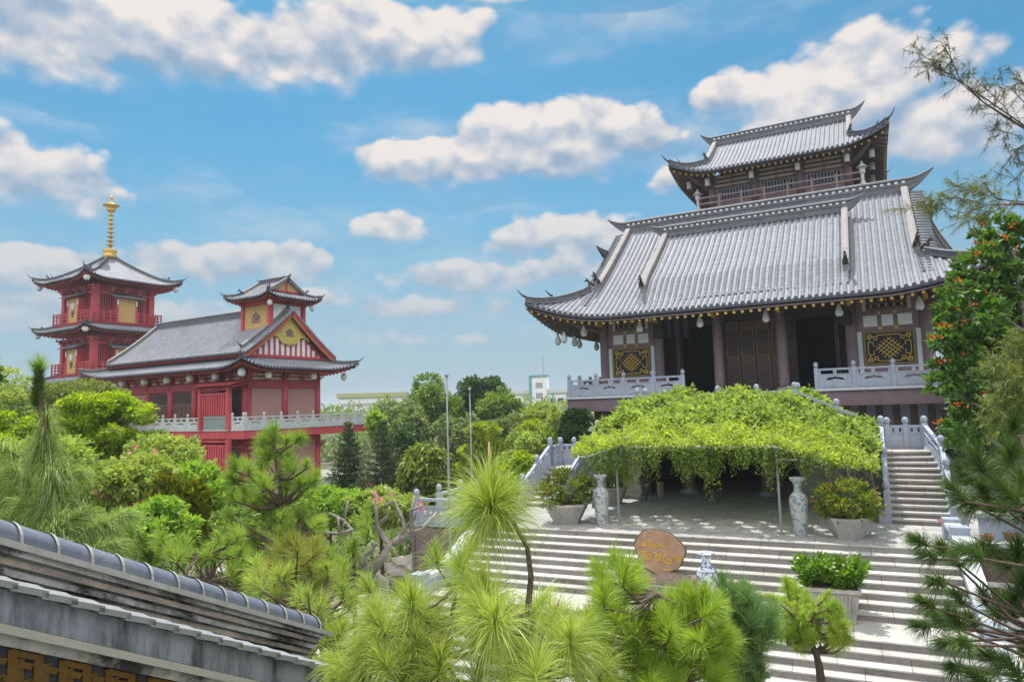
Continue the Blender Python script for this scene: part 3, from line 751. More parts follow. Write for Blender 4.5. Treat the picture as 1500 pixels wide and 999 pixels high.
for zz in (12.05, 12.42): rl.bar((TX-4.55, TY-3.95, zz), (TX+4.55, TY-3.95, zz), .07, .09)
for zz in (12.05, 12.42):
    for sx in (-1, 1): rl.bar((TX+sx*4.55, TY-3.95, zz), (TX+sx*4.55, TY+3.95, zz), .07, .09)
gal = rl.build('gallery_rail', REDP_D if False else PURPLE, top)
for i in range(8):
    x = TX-4.55+9.1*i/7; b = MB(); b.box(x-.06, x+.06, TY-4.01, TY-3.89, 11.7, 12.55); pp = b.build('gallery_post', PURPLE, top); q = MB(); q.cbox((x, TY-3.95, 12.02), (.15, .15, .14)); q.build('gold_collar', GOLD_D, pp)
for sx in (-1, 1):
    b = MB(); x = TX+sx*4.55
    b.lathe((x, TY-3.95, 11.7), [(.15, 0), (.15, .12), (.09, .16), (.09, .6), (.15, .64), (.16, .92), (.34, .98), (.15, 1.1), (.06, 1.2), (.05, 1.3), (.01, 1.36)], 6); b.build('stone_lamp', STONE_W, top)
R3 = Roof(5.85, 4.9, 13.78, 17.0, 4.1, 4.9, .78, 2.6, .15, TX, TY, .14)
rf3 = build_roof(top, R3, .255, .075, TILE, TILE_END, SOFFIT, SOFFIT, GOLD, over=1.9, rows=12, rafter_step=.32, thick=.22, name='top_roof')
main_ridge(rf3, TX-4.05, TX+4.05, TY, 16.95, .36, .72, .95, .55, RIDGE, beads=WHITE, bead_step=.3)
for sx in (-1, 1):
    b = MB(); b.prism([(TY-3.0, 14.6), (TY+3.0, 14.6), (TY, 16.9)], 'x', TX+sx*3.6-.05, TX+sx*3.6+.05); b.build('gable', PURPLE, rf3)
    for sy in (-1, 1):
        p = [R3.pt(sx*4.05, sy*(R3.hy-s), -.02) for s in np.linspace(4.8, 1.75, 9)]
        slope_ridge(rf3, p, .28, .38, RIDGE_L); beast(rf3, Vector(p[-1])+Vector((0, 0, .2)), (sx*.5, sy, 0), .62)
        hp = [R3.pt(sx*(R3.hx-s), sy*(R3.hy-s), -.03) for s in np.linspace(1.75, .05, 10)]
        slope_ridge(rf3, hp, .26, .32, RIDGE, name='hip_ridge')
        curl_tip(rf3, Vector(hp[-1])+Vector((0, 0, .2)), (sx, sy, 0), .85); curl_tip(rf3, Vector(hp[6])+Vector((0, 0, .26)), (sx, sy, 0), .6)
for i in range(4):
    x = TX-3.85+7.7*i/3; bracket(top, (x, TY-3.2, 13.2), (0, -1, 0), .55, BROWNWOOD, GOLD)
for sy in (-1, 0, 1):
    for sx in (-1, 1): bracket(top, (TX+sx*3.9, TY+sy*2.6, 13.2), (sx, 0, 0), .55, BROWNWOOD, GOLD)
for sx in (-1, 1):
    b = MB(); b.tube([(TX+sx*3.85, TY-3.1, 13.1), (TX+sx*4.5, TY-3.8, 13.5), (TX+sx*5.3, TY-4.4, 14.2)], [.18, .16, .09], 6); b.build('corner_beam', BROWNWOOD, top)
# ------------------------------------------------------------------ balustrades of the hall
bl = lambda U, W: HW(U, W)[:2]
balustrade('stone_balustrade', 'blue grey carved balustrade on the hall balcony left of the vine', bl(-8.65, .1), bl(-2.85, .1), .33, 1.45, 1.12, STONE, 'balustrades of the grey hall')
balustrade('stone_balustrade', 'blue grey carved balustrade on the hall balcony beside the flame tree', bl(2.9, .1), bl(8.7, .1), .33, 1.45, 1.12, STONE, 'balustrades of the grey hall')
balustrade('stone_balustrade', 'balustrade running back along the left flank of the grey hall', bl(-8.65, 1.5), bl(-8.65, 13.5), .33, 1.5, 1.12, STONE, 'balustrades of the grey hall', hole=False)
balustrade('stone_balustrade', 'plain balustrade along the top landing behind the green vine', bl(-3.05, -5.2), bl(2.62, -5.2), -.56, 1.42, 1.05, STONE, 'balustrades of the grey hall', hole=False)
# ------------------------------------------------------------------ twin stairs from the plaza to the landing
def side_stair(sx, label, tag_side):
    X0, X1 = (5.28, 6.72)
    mx = lambda u: (u if sx > 0 else .4-u)
    t = thing('stone_stair', label, 'staircase', tuple(HW(mx((X0+X1)/2), -9.8, PLAZA)), H_ROT, 'stairs climbing to the hall landing')
    o = Vector((mx((X0+X1)/2), -9.8))
    b = MB(); b.mi = 1; tb = MB(); r = .147
    L_ = lambda u, w: (mx(u)-o.x, w-o.y)
    def slab(poly, z0, z1):
        P_ = [L_(*p) for p in poly]
        if sx < 0: P_ = P_[::-1]
        b.mi = 1 if z0 == 0 else 0; b.prism(P_, 'z', z0, z1)
    for k in range(8):                                   # straight flight
        w = -9.8+.3*k; slab([(X0, w), (X1, w), (X1, w+.302 if k < 7 else w+.35), (X0, w+.302 if k < 7 else w+.35)], 0 if k == 0 else 0, r*(k+1)-.05)
        slab([(X0-.0, w-.03), (X1, w-.03), (X1, w+.30), (X0, w+.30)], r*(k+1)-.05, r*(k+1))
    base = r*8; py = -9.8+2.4                              # winders turning towards the middle
    for k in range(4 if sx > 0 else 0):
        a0 = math.radians(-8+14*k)
        poly = [(X0, py+.28*k), (X1, py+.18*k+.25*k), (X1, py+2.0), (X0, py+2.0)]
        slab(poly, 0, base+r*(k+1)-.05)
        poly2 = [(X0, py+.28*k-.03), (X1, py+.43*k-.03), (X1, py+2.0), (X0, py+2.0)]
        slab(poly2, base+r*(k+1)-.05, base+r*(k+1))
    if sx > 0: slab([(X0, py+2.0), (X1, py+2.0), (X1, py+2.6), (X0, py+2.6)], 0, base+r*4)
    else:                                                  # flat landing, then four steps turning to the middle
        slab([(X0-.2, py+.01), (X1, py+.01), (X1, py+1.1), (X0-.2, py+1.1)], 0.0002, base+.002)
        for k in range(4): slab([(X0-.75, py+.02), (X0+.25-.25*k, py+.02), (X0+.25-.25*k, py+1.08), (X0-.75, py+1.08)], 0.0003, base+r*(k+1))
    UE = 2.6 if sx > 0 else 3.45; n = 8; u1, u0 = X0, UE                                # upper flight running to the landing
    for k in range(n):
        ua = u1-(u1-u0)*k/n; ub = u1-(u1-u0)*(k+1)/n
        slab([(ub, -6.3), (ua+.002, -6.3), (ua+.002, -5.1), (ub, -5.1)], 0.0001, base+r*4+.157*(k+1))
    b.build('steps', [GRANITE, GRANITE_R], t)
    w1 = MB(); P_ = [L_(X0-.32, -9.9), L_(X0, -9.9), L_(X0, -6.0), L_(X0-.32, -6.0)]
    w1.prism(P_ if sx > 0 else P_[::-1], 'z', 0, .35); w1.build('string_wall', STONE, t)
    g = 'stair balustrades of the grey hall'
    S = tag_side
    B_ = lambda u, w: HW(mx(u), w)[:2]
    balustrade('stair_balustrade', 'sloping inner balustrade on the lower %s stair' % S, B_(X0-.08, -9.75), B_(X0-.08, -6.2), PLAZA+.05, 1.75, 1.08, STONE, g, slope=1.75, hole=False)
    balustrade('stair_balustrade', 'sloping outer balustrade on the lower %s stair' % S, B_(X1+.05, -9.75), B_(X1+.05, -7.3), PLAZA+.05, 1.2, 1.05, STONE, g, slope=1.18, hole=False)
    if sx < 0:
        balustrade('stair_balustrade', 'short level balustrade closing the side of the first landing of the left stair', B_(X1+.05, -7.3), B_(X1+.05, -6.35), PLAZA+1.2, .95, 1.02, STONE, g, hole=False)
        balustrade('stair_balustrade', 'level balustrade behind the first landing of the left stair above its steps', B_(X1+.05, -6.3), B_(X0+.3, -6.3), PLAZA+1.2, .62, 1.02, STONE, g, hole=False)
        balustrade('stair_balustrade', 'sloping balustrade with a cloud opening from the first landing of the left stair', B_(X0+.3, -6.25), B_(X0-.8, -6.25), PLAZA+1.22, 1.1, 1.02, STONE, g, slope=.56)
        balustrade('stair_balustrade', 'front balustrade rising over the vine from the left stair', B_(X0-.8, -6.2), B_(UE+.02, -6.2), PLAZA+1.80, 1.2, 1.05, STONE, g, slope=1.24, hole=False)
        return t
    balustrade('stair_balustrade', 'outer balustrade round the winding steps of the %s stair' % S, B_(X1+.05, -7.3), B_(X1-.25, -5.3), PLAZA+1.25, 2.0, 1.02, STONE, g, slope=.55)
    balustrade('stair_balustrade', 'short level balustrade behind the middle landing of the %s stair' % S, B_(X0+.1, -5.15), B_(X1-.25, -5.15), PLAZA+1.76, .7, 1.02, STONE, g, hole=False)
    balustrade('stair_balustrade', 'front balustrade rising over the vine from the %s stair' % S, B_(X0-.08, -6.2), B_(UE+.02, -6.2), PLAZA+1.80, 1.2, 1.05, STONE, g, slope=1.24, hole=False)
    return t
side_stair(1, 'stone stair with fanned winding steps rising beside the flame tree', 'right')
side_stair(-1, 'stone stair turning at a landing behind the large shrub planter and relief vase', 'left')
# ------------------------------------------------------------------ lanterns of the hall
def hang_lantern(p, r, h, label, group, kind):
    t = thing('hanging_lantern', label, 'lantern', tuple(p), 0, group)
    b = MB(); b.sm = True
    if kind == 'drop':
        b.lathe((0, 0, 0), [(r*.5, -h), (r*.95, -h*.86), (r, -h*.68), (r*.75, -h*.45), (r*.38, -h*.2), (r*.22, -h*.06)], 8)
    elif kind == 'round':
        b.lathe((0, 0, 0), [(r*.4, -h), (r*.85, -h*.86), (r, -h*.55), (r*.88, -h*.25), (r*.42, -h*.08)], 12)
    else: b.lathe((0, 0, 0), [(r*.8, -h), (r*.95, -h*.95), (r, -h*.15), (r*.9, -h*.1)], 4)
    b.build('shade', LANT, t)
    b = MB(); b.lathe((0, 0, 0), [(r*.45, -h*.07), (r*.5, -h*.02), (r*.12, .02)], 8); b.tube([(0, 0, 0), (0, 0, .35)], .012, 5)
    b.lathe((0, 0, 0), [(r*.5, -h*1.05), (r*.45, -h*.99)], 8); b.build('cap', ORN, t)
    return t
g = 'drop lanterns along the eave of the grey hall'
words = ['by the left end bay', 'in front of the left speaker', 'beside the first middle column', 'beside the second middle column', 'by the right speaker', 'at the right end bay']
for x, wd in zip((-7.75, -4.8, -1.85, 1.1, 4.1, 7.1), words):
    hang_lantern(HW(FX+x, .5, 4.05), .17, .62, 'white drop lantern under the grey hall eave %s' % wd, g, 'drop')
for (U, W, wd) in ((-9.4, .9, 'outermost at the swept left corner'), (-9.0, 2.2, 'on the left flank nearest the corner'), (-9.3, 3.6, 'on the left flank second from the corner'), (-9.2, 6.0, 'farthest back on the left flank'), (-8.6, -.1, 'left of the first end column')):
    hang_lantern(HW(FX+U, W, 3.75), .17, .6, 'white drop lantern %s of the grey hall' % wd, g, 'drop')
g = 'box lanterns under the top roof'
for i, wd in enumerate(('leftmost', 'second from the left', 'third from the left', 'rightmost')):
    hang_lantern(HW(TX-3.85+7.7*i/3, TY-4.2, 13.55), .17, .5, 'white box lantern under the top roof front eave, %s' % wd, g, 'box')
for (sx, y, wd) in ((-1, -3.6, 'left corner front'), (-1, -1.5, 'left flank'), (1, -3.6, 'right corner front'), (1, -1.2, 'right flank middle'), (1, 1.4, 'right flank rear')):
    hang_lantern(HW(TX+sx*5.1, TY+y, 13.75), .17, .5, 'white box lantern under the top roof, %s' % wd, g, 'box')
# ------------------------------------------------------------------ black loudspeakers on the columns
for x, wd in ((-4.35, 'left of the open doorway'), (4.3, 'right of the open doorway')):
    t = thing('loudspeaker', 'black loudspeaker strapped to the hall column %s' % wd, 'loudspeaker', tuple(HW(FX+x, FY-.3, 3.5)), H_ROT + (.25 if x < 0 else -.2), 'loudspeakers on the hall columns')
    b = MB(); b.taper(-.26, .26, -.35, .02, -.30, .30, .92); b.build('cabinet', M('black_cabinet', (.02, .025, .025), .6), t, bevel=.02)
    b = MB(); b.box(-.21, .21, -.372, -.345, -.25, .25); b.build('grille', M('speaker_grille', (.035, .045, .042), .7, bump=.5, bscale=120), t)
    b = MB(); b.bar((0, .0, 0), (0, .32, .05), .06, .06); b.build('mount', STEEL, t)
# dark banners hanging in the left doorway
for k in range(3):
    t = thing('door_banner', 'dark fabric banner hanging at the left doorway of the hall, %s of three' % ('left', 'middle', 'right')[k], 'banner', tuple(HW(FX-3.95+.45*k, FY+.1, 4.45)), H_ROT, 'banners in the left doorway')
    b = MB(); b.grid([[(x+.0, .03*math.sin(x*14+z*2), z) for z in np.linspace(-1.25, 0, 6)] for x in np.linspace(-.15, .15, 7)])
    bo = b.build('cloth', M('dark_banner', (.05, .05, .07), .8), t); so = bo.modifiers.new('s', 'SOLIDIFY'); so.thickness = .012
    q = MB(); q.tube([(-.2, 0, .01), (.2, 0, .01)], .018, 6); q.build('rod', BROWNWOOD, t)
# ------------------------------------------------------------------ red hall
RD, RU = frame(31.0); R_ROT = -math.radians(31)
RO = np.array([-17.34, 44.0, 0.0]); RB = -1.08
def RW(X, Y, z=0.0): return RO + RU*X + RD*Y + np.array([0, 0, z])
TERR = -5.15
red = thing('red_hall', 'red two storey temple hall with a small roof tower and striped gable', 'temple', (RO[0], RO[1], TERR), R_ROT)
ZB[red.name] = 0.0
def rz(z): return z + RB - TERR           # heights are given above the balcony beam top
def rbox(b, x0, x1, y0, y1, z0, z1): b.box(x0, x1, y0, y1, rz(z0), rz(z1))
b = MB(); rbox(b, -17.6, 0, 0, 11.6, -.53, 0); b.build('balcony_beam', REDP, red, bevel=.02)
b = MB(); rbox(b, -17.65, .06, -.06, 11.66, .003, .08); b.build('balcony_floor', STONE_W, red)
XL, XR, YF, YB = -15.9, -1.5, 1.35, 7.75
b = MB(); rbox(b, XL, XR, YF+.05, YB, .08, 4.6); b.build('upper_wall', REDP, red)
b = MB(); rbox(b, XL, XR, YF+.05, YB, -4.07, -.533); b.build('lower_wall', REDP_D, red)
cx_ = [-15.7, -12.8, -9.95, -7.1, -4.2, -1.7]; cy_ = [1.45, 4.5, 7.55]
def rcol(x, y, z0, z1, r=.24):
    b = MB(); b.sm = True; b.lathe((x, y, 0), [(r, rz(z0)), (r*.95, rz(z1))], 12); b.build('column', REDP, red)
for x in cx_: rcol(x, YF, .08, 4.1); rcol(x, YF, -4.07, -.53)
for y in cy_[1:]: rcol(XR+.05, y, .08, 4.1); rcol(XR+.05, y, -4.07, -.53)
# right flank: pale brick panels
for z0, z1 in ((.10, 2.78), (-4.0, -1.0)):
    for ya, yb in ((1.72, 4.22), (4.78, 7.28)):
        b = MB(); rbox(b, XR+.005, XR+.09, ya, yb, z0, z1); b.build('brick_panel', PINKBRICK, red)
b = MB(); rbox(b, XR+.004, XR+.16, YF, YB, 2.80, 3.32); rbox(b, XL, XR, YF-.13, YF+.045, 2.80, 3.3); b.build('head_beam', REDP, red, bevel=.015)
b = MB(); rbox(b, XR+.004, XR+.12, YF, YB, -.95, -.75); b.build('lower_head_beam', REDP, red)
b = MB()
for k in range(2):
    for ya, yb in ((1.7, 4.2), (4.8, 7.3)): rbox(b, XR+.004, XR+.06, ya, yb, 3.42+.27*k, 3.54+.27*k)
    for xa, xb in zip(cx_[:-1], cx_[1:]): rbox(b, xa+.5, xb-.5, YF-.01, YF+.048, 3.42+.27*k, 3.54+.27*k)
b.build('white_strip', WHITE, red)
# left front: brick panel and timber doors
b = MB(); rbox(b, -15.4, -13.1, YF-.02, YF+.048, .10, 2.7); b.build('brick_panel', PINKBRICK, red)
for (xa, xb) in ((-12.5, -10.25), (-9.65, -7.4), (-6.8, -4.5)):
    b = MB(); rbox(b, xa, xb, YF-.02, YF+.048, .10, 2.72); dr = b.build('door', BROWNWOOD, red)
    b = MB(); rbox(b, xa+.08, xb-.08, YF-.035, YF-.021, 1.95, 2.62); b.build('door_void', VOID, dr)
    b = MB()
    for x in np.linspace(xa+.1, xb-.1, 13): rbox(b, x-.035, x+.035, YF-.07, YF-.036, 1.95, 2.64)
    b.build('door_grille', BROWNWOOD, dr)
    b = MB()
    for i in range(4):
        u0 = xa+.06+(xb-xa-.12)*i/4; u1 = xa+.06+(xb-xa-.12)*(i+1)/4
        rbox(b, u0+.08, u1-.08, YF-.05, YF-.021, .25, .8); rbox(b, u0+.08, u1-.08, YF-.05, YF-.021, .95, 1.75)
    b.build('door_panel', M('reddish_timber', (.15,.07,.055), .5, .3, 5), dr)
    for zb_ in (-4.0,):
        b = MB(); rbox(b, xa, xb, YF-.02, YF+.048, -4.0, -1.1); d2 = b.build('lower_door', DARKWOOD, red)
        b = MB()
        for x in np.linspace(xa+.1, xb-.1, 13): rbox(b, x-.03, x+.03, YF-.06, YF-.021, -1.9, -1.15)
        b.build('door_grille', BROWNWOOD, d2)
b = MB(); rbox(b, -3.6, -2.1, YF-.02, YF+.048, .10, 2.7); rbox(b, -3.6, -2.1, YF-.02, YF+.048, -4, -1.2); b.build('dark_doorway', M('slate_door', (.05,.06,.08), .5), red)
# slatted red screens
def screen(z0, z1, canopy):
    b = MB(); xa, xb, y = -4.3, -1.35, -.12
    for x in (xa, xb): rbox(b, x-.13, x+.13, y-.13, y+.13, z0, z1)
    for z in (z1-.12, z1-.42): rbox(b, xa, xb, y-.06, y+.06, z-.06, z+.06)
    s = b.build('screen_frame', REDP, red)
    b = MB()
    for x in np.linspace(xa+.25, xb-.25, 11): rbox(b, x-.065, x+.065, y-.05, y+.05, z0+(.95 if canopy else .2), z1-.42)
    rbox(b, xa, xb, y+.06, y+.12, z0+(.95 if canopy else .2), z1-.45)
    b.build('screen_slats', REDP, s)
    if canopy:
        b = MB(); b.grid([[(x, -.5, rz(z1+.08)), (x, -.1, rz(z1+.24)), (x, YF, rz(z1+.45))] for x in np.linspace(xa-.3, xb+.7, 9)])
        for x in np.linspace(xa-.25, xb+.65, 14): b.bar((x, -.48, rz(z1-.02)), (x, YF, rz(z1+.36)), .06, .08)
        c = b.build('screen_canopy', REDP_D, red)
        so = c.modifiers.new('s', 'SOLIDIFY'); so.thickness = .06
screen(.06, 2.85, True); screen(-4.05, -.55, False)
# brackets and eave ring
for x in cx_: bracket(red, (x, YF-.2, rz(3.3)), (0, -1, 0), .5, REDP, GOLD)
for x in [(a+c)/2 for a, c in zip(cx_[:-1], cx_[1:])]: bracket(red, (x, YF-.15, rz(3.35)), (0, -1, 0), .42, REDP, GOLD)
for y in cy_+[3.0, 6.0]: bracket(red, (XR+.2, y, rz(3.3)), (1, 0, 0), .5, REDP, GOLD)
for x in cx_[2:]: bracket(red, (x, YF-.25, rz(-1.55)), (0, -1, 0), .5, REDP)
for y in cy_: bracket(red, (XR+.25, y, rz(-1.55)), (1, 0, 0), .5, REDP)
RK = Roof(9.35, 4.95, rz(4.12), rz(4.95), None, 1.75, .55, 2.6, .35, -9.1, 4.6, .1)
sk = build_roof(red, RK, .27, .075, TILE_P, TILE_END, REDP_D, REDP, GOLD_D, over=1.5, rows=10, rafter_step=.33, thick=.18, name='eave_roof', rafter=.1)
RG = Roof(8.3, 4.1, rz(5.12), rz(8.35), 8.3, 4.1, 0, 1, 0, -8.95, 4.6, .18)
gr = build_roof(red, RG, .27, .075, TILE_P, TILE_END, REDP_D, REDP, None, over=.9, faces=('front', 'back'), rows=14, rafter_step=.33, thick=.18, name='gable_roof', rafter=.1)
b = MB(); b.box(-16.6, -1.3, 1.6, 7.6, rz(4.5), rz(5.35)); b.prism([(1.0, rz(4.9)), (8.2, rz(4.9)), (4.6, rz(7.9))], 'x', -16.5, -1.25); b.build('gable_wall', REDP, gr)
b = MB()
for i in range(13):
    y = 1.75+5.7*i/12; zt = 4.98+(3.0-abs(y-4.6)/3.6*3.0)-.42
    if zt > 5.15: b.box(-1.248, -1.20, y-.12, y+.12, rz(5.12), rz(zt))
b.build('white_stripe', WHITE, gr)
b = MB(); b.box(-1.248, -1.16, 1.1, 8.1, rz(4.92), rz(5.10)); b.build('gable_sill', REDP, gr)
for sy in (-1, 1):            # barge boards and verge tiles
    vp = [RG.pt(8.3, sy*(4.1-s), .02) for s in np.linspace(.0, 4.08, 12)]
    b = MB(); b.grid([[(q[0]-.12, q[1], q[2]-.05), (q[0]-.12, q[1], q[2]-.48)] for q in vp]); o_ = b.build('barge_board', M('orange_barge', (.52,.16,.07), .5), gr); so = o_.modifiers.new('s', 'SOLIDIFY'); so.thickness = .07
    b = MB(); b.grid([[(q[0]-.05, q[1], q[2]-.02), (q[0]-.05, q[1], q[2]-.20)] for q in vp]); o_ = b.build('barge_edge', REDP, gr); so = o_.modifiers.new('s', 'SOLIDIFY'); so.thickness = .05
    b = MB(); b.sm = True
    for s in np.linspace(.1, 4.0, 24):
        q = RG.pt(8.3, sy*(4.1-s)); b.tube([(q[0]-.75, q[1], q[2]+.05), (q[0]+.08, q[1], q[2]+.0)], .075, 6)
    b.build('verge_tiles', TILE_P, gr)
    p = [RG.pt(7.55, sy*(4.1-s), -.03) for s in np.linspace(4.0, .35, 10)]
    slope_ridge(gr, p, .3, .36, RIDGE_L); curl_tip(gr, Vector(p[-1])+Vector((0, 0, .2)), (.2, sy, 0), .6)
    p = [RG.pt(-8.2, sy*(4.1-s), -.03) for s in np.linspace(4.0, .1, 10)]; slope_ridge(gr, p, .3, .34, RIDGE_L)
main_ridge(gr, -16.9, -1.6, 4.6, rz(8.28), .34, .55, .6, .15, RIDGE)
# gilded gable pendant
b = MB()
prof = [(0, 7.85), (.6, 7.3), (1.3, 6.68), (1.95, 6.22), (1.75, 6.18), (1.4, 6.38), (1.0, 6.40), (.88, 6.18), (.66, 5.98), (.4, 5.86), (.22, 5.95), (0, 5.78)]
poly = [(4.6+y, rz(z+.02)) for y, z in prof] + [(4.6-y, rz(z+.02)) for y, z in prof[-2:0:-1]]
b.prism(poly, 'x', -1.15, -1.04); gp = b.build('gable_pendant', M('pale_gold_board', (.68,.50,.14), .45, .15, 6, metal=.15), gr)
def lotus(parent, plane, c, s, mat):
    """flat line emblem: petals fanned over a base line; plane 'x' (y,z) or 'y' (x,z)"""
    b = MB()
    for k in range(-3, 4):
        a = k*.36; tip = (math.sin(a)*s*.62, math.cos(a)*s*(.75 if k == 0 else .62)); w = s*.16
        m = (tip[0]*.55, tip[1]*.55); nrm = (math.cos(a)*w, -math.sin(a)*w)
        pts = [(0, 0), (m[0]+nrm[0], m[1]+nrm[1]), tip, (m[0]-nrm[0], m[1]-nrm[1])]
        for p, q in zip(pts, pts[1:]+pts[:1]):
            P = lambda e: (c[0], c[1]+e[0], c[2]+e[1]) if plane == 'x' else (c[0]+e[0], c[1], c[2]+e[1])
            b.bar(P(p), P(q), .035, .035)
    P = lambda e: (c[0], c[1]+e[0], c[2]+e[1]) if plane == 'x' else (c[0]+e[0], c[1], c[2]+e[1])
    b.bar(P((-.6*s, -.1*s)), P((.6*s, -.1*s)), .05, .05); b.bar(P((-.45*s, -.22*s)), P((.45*s, -.22*s)), .03, .03)
    return b.build('emblem', mat, parent)
EMB = M('grey_emblem', (.28,.20,.19), .6)
lotus(gp, 'x', (-1.02, 4.6, rz(6.62)), .62, EMB)
# hip ridges of the eave ring
for sx in (-1, 1):
    for sy in (-1, 1):
        hp = [RK.pt(sx*(RK.hx-s), sy*(RK.hy-s), -.02) for s in np.linspace(1.7, .05, 9)]
        slope_ridge(sk, hp, .24, .28, RIDGE, name='hip_ridge'); curl_tip(sk, Vector(hp[-1])+Vector((0, 0, .15)), (sx, sy, 0), .7)
        beast(sk, Vector(hp[0])+Vector((0, 0, .1)), (sx, sy, 0), .45)
# roof tower
tx, ty = -2.75, 4.6; TWX, TWY = 1.4, 1.5
b = MB(); b.box(tx-TWX, tx+TWX, ty-TWY, ty+TWY, rz(6.2), rz(9.3)); tw = b.build('roof_tower', REDP, red)
b = MB(); b.box(tx-1.2, tx+1.2, ty-1.54, ty-1.502, rz(7.05), rz(8.65)); pn = b.build('ochre_panel', YELLOWBRICK, tw)
lotus(pn, 'y', (tx, ty-1.56, rz(7.65)), .85, EMB)
b = MB(); b.box(tx+1.402, tx+1.44, ty-1.2, ty+1.2, rz(7.2), rz(8.75)); b.build('white_panel', WHITE, tw)
for sx in (-1, 1):
    for sy in (-1, 1):
        b = MB(); b.box(tx+sx*TWX-.13, tx+sx*TWX+.13, ty+sy*TWY-.13, ty+sy*TWY+.13, rz(6.4), rz(9.2)); b.build('tower_post', REDP, tw)
        bracket(tw, (tx+sx*1.45, ty+sy*1.55, rz(8.65)), (sx, sy, 0), .4, REDP, GOLD)
for sy in (-1, 1): bracket(tw, (tx+1.45, ty, rz(8.7)), (1, 0, 0), .35, REDP)
RT = Roof(2.3, 2.4, rz(9.15), rz(10.6), 1.5, 2.4, .30, 1.3, .1, tx, ty, .2)
rt = build_roof(tw, RT, .25, .07, TILE_P, TILE_END, REDP_D, REDP, GOLD_D, over=.85, rows=10, rafter_step=.28, thick=.15, name='tower_roof', rafter=.085)
main_ridge(rt, tx-1.45, tx+1.45, ty, rz(10.55), .24, .36, .4, .25, RIDGE)
for sx in (-1, 1):
    b = MB(); b.prism([(ty-1.5, rz(9.7)), (ty+1.5, rz(9.7)), (ty, rz(10.5))], 'x', tx+sx*1.3-.04, tx+sx*1.3+.04); g_ = b.build('tower_gable', YELLOWBRICK, rt)
    b = MB(); b.box(tx+sx*1.35-.04, tx+sx*1.35+.04, ty-.1, ty+.1, rz(9.7), rz(10.4)); b.box(tx+sx*1.35-.04, tx+sx*1.35+.04, ty-1.3, ty+1.3, rz(9.68), rz(9.8)); b.build('gable_post', REDP, rt)
    for sy in (-1, 1):
        p = [RT.pt(sx*1.48, sy*(RT.hy-s), -.02) for s in np.linspace(2.3, .85, 7)]; slope_ridge(rt, p, .2, .26, RIDGE_L)
        hp = [RT.pt(sx*(RT.hx-s), sy*(RT.hy-s), -.02) for s in np.linspace(.8, .05, 7)]; slope_ridge(rt, hp, .18, .22, RIDGE, name='hip_ridge')
        curl_tip(rt, Vector(hp[-1])+Vector((0, 0, .12)), (sx, sy, 0), .45); beast(rt, Vector(hp[0])+Vector((0, 0, .1)), (sx, sy, 0), .5)
# balustrades of the red hall
rw = lambda X, Y: RW(X, Y)[:2]
g = 'balustrades of the red hall'
balustrade('white_balustrade', 'pale balustrade along the red hall balcony left of the slatted screen', rw(-17.4, .05), rw(-4.5, .05), RB+.08, 1.42, 1.06, STONE_W, g, post=.15)
balustrade('white_balustrade', 'short pale balustrade between red slatted screen and balcony corner', rw(-1.2, .05), rw(-.08, .05), RB+.08, 1.2, 1.06, STONE_W, g, post=.15)
balustrade('white_balustrade', 'pale balustrade along the gable side of the red hall balcony', rw(-.05, .2), rw(-.05, 11.5), RB+.08, 1.4, 1.06, STONE_W, g, post=.15)
t = thing('stone_screen', 'grey stone panel closing the foot of the red slatted screen', 'panel', tuple(RW(-2.82, .03, RB+.08)), R_ROT)
b = MB(); b.box(-1.32, 1.32, -.05, .05, .0, .80); b.build('slab', M('green_grey_slab', (.25,.30,.31), .6, .2, 5), t, bevel=.01)
b = MB(); b.box(-1.32, 1.32, -.07, .07, .803, .90); b.build('coping', STONE_W, t)
# lower terrace beside the hall
b = MB(); b.box(-19, 3.2, -3.0, 15, -.9, -.02); te = b.build('hall_terrace', CONC, None); te.location = (RO[0], RO[1], TERR); te.rotation_euler = (0, 0, R_ROT); tag(te, kind='structure')
b = MB(); b.box(3.203, 3.35, -3.0, 15, -.65, -.05); b.box(-19, 3.2, -3.15, -3.003, -.65, -.05); tb = b.build('red_plinth', REDP, None); tb.location = te.location; tb.rotation_euler = te.rotation_euler
tag(tb, 'low red plinth wall under the lower balustrade of the red hall', 'wall')
balustrade('white_balustrade', 'lower pale balustrade at the foot of the red hall behind the pines', rw(3.1, -2.8), rw(3.1, 14.5), TERR, 1.45, 1.05, STONE_W, g, post=.15)
# lanterns under the eave ring
g = 'round lanterns of the red hall'
nm = ['leftmost', 'second from the left', 'third from the left', 'fourth from the left', 'fifth from the left']
for X, wd in zip((-14.6, -11.7, -8.9, -6.2, -3.4), nm):
    hang_lantern(RW(X, .35, RB+3.95), .25, .55, 'white round lantern under the long front eave of the red hall, %s' % wd, g, 'round')
hang_lantern(RW(-.45, .15, RB+4.1), .25, .6, 'white round lantern at the near corner of the red hall', g, 'round')
for Y, wd in ((2.2, 'nearest the corner'), (6.2, 'in the middle'), (9.2, 'at the far end')):
    hang_lantern(RW(-.35, Y, RB+3.95), .24, .55, 'white round lantern under the gable side eave of the red hall, %s' % wd, g, 'round')
hang_lantern(RW(tx+1.9, ty-1.9, RB+8.95), .17, .45, 'white lantern at the near corner of the roof tower', g, 'round')
hang_lantern(RW(tx+1.9, ty+1.9, RB+8.95), .17, .45, 'white lantern at the far corner of the roof tower', g, 'round')
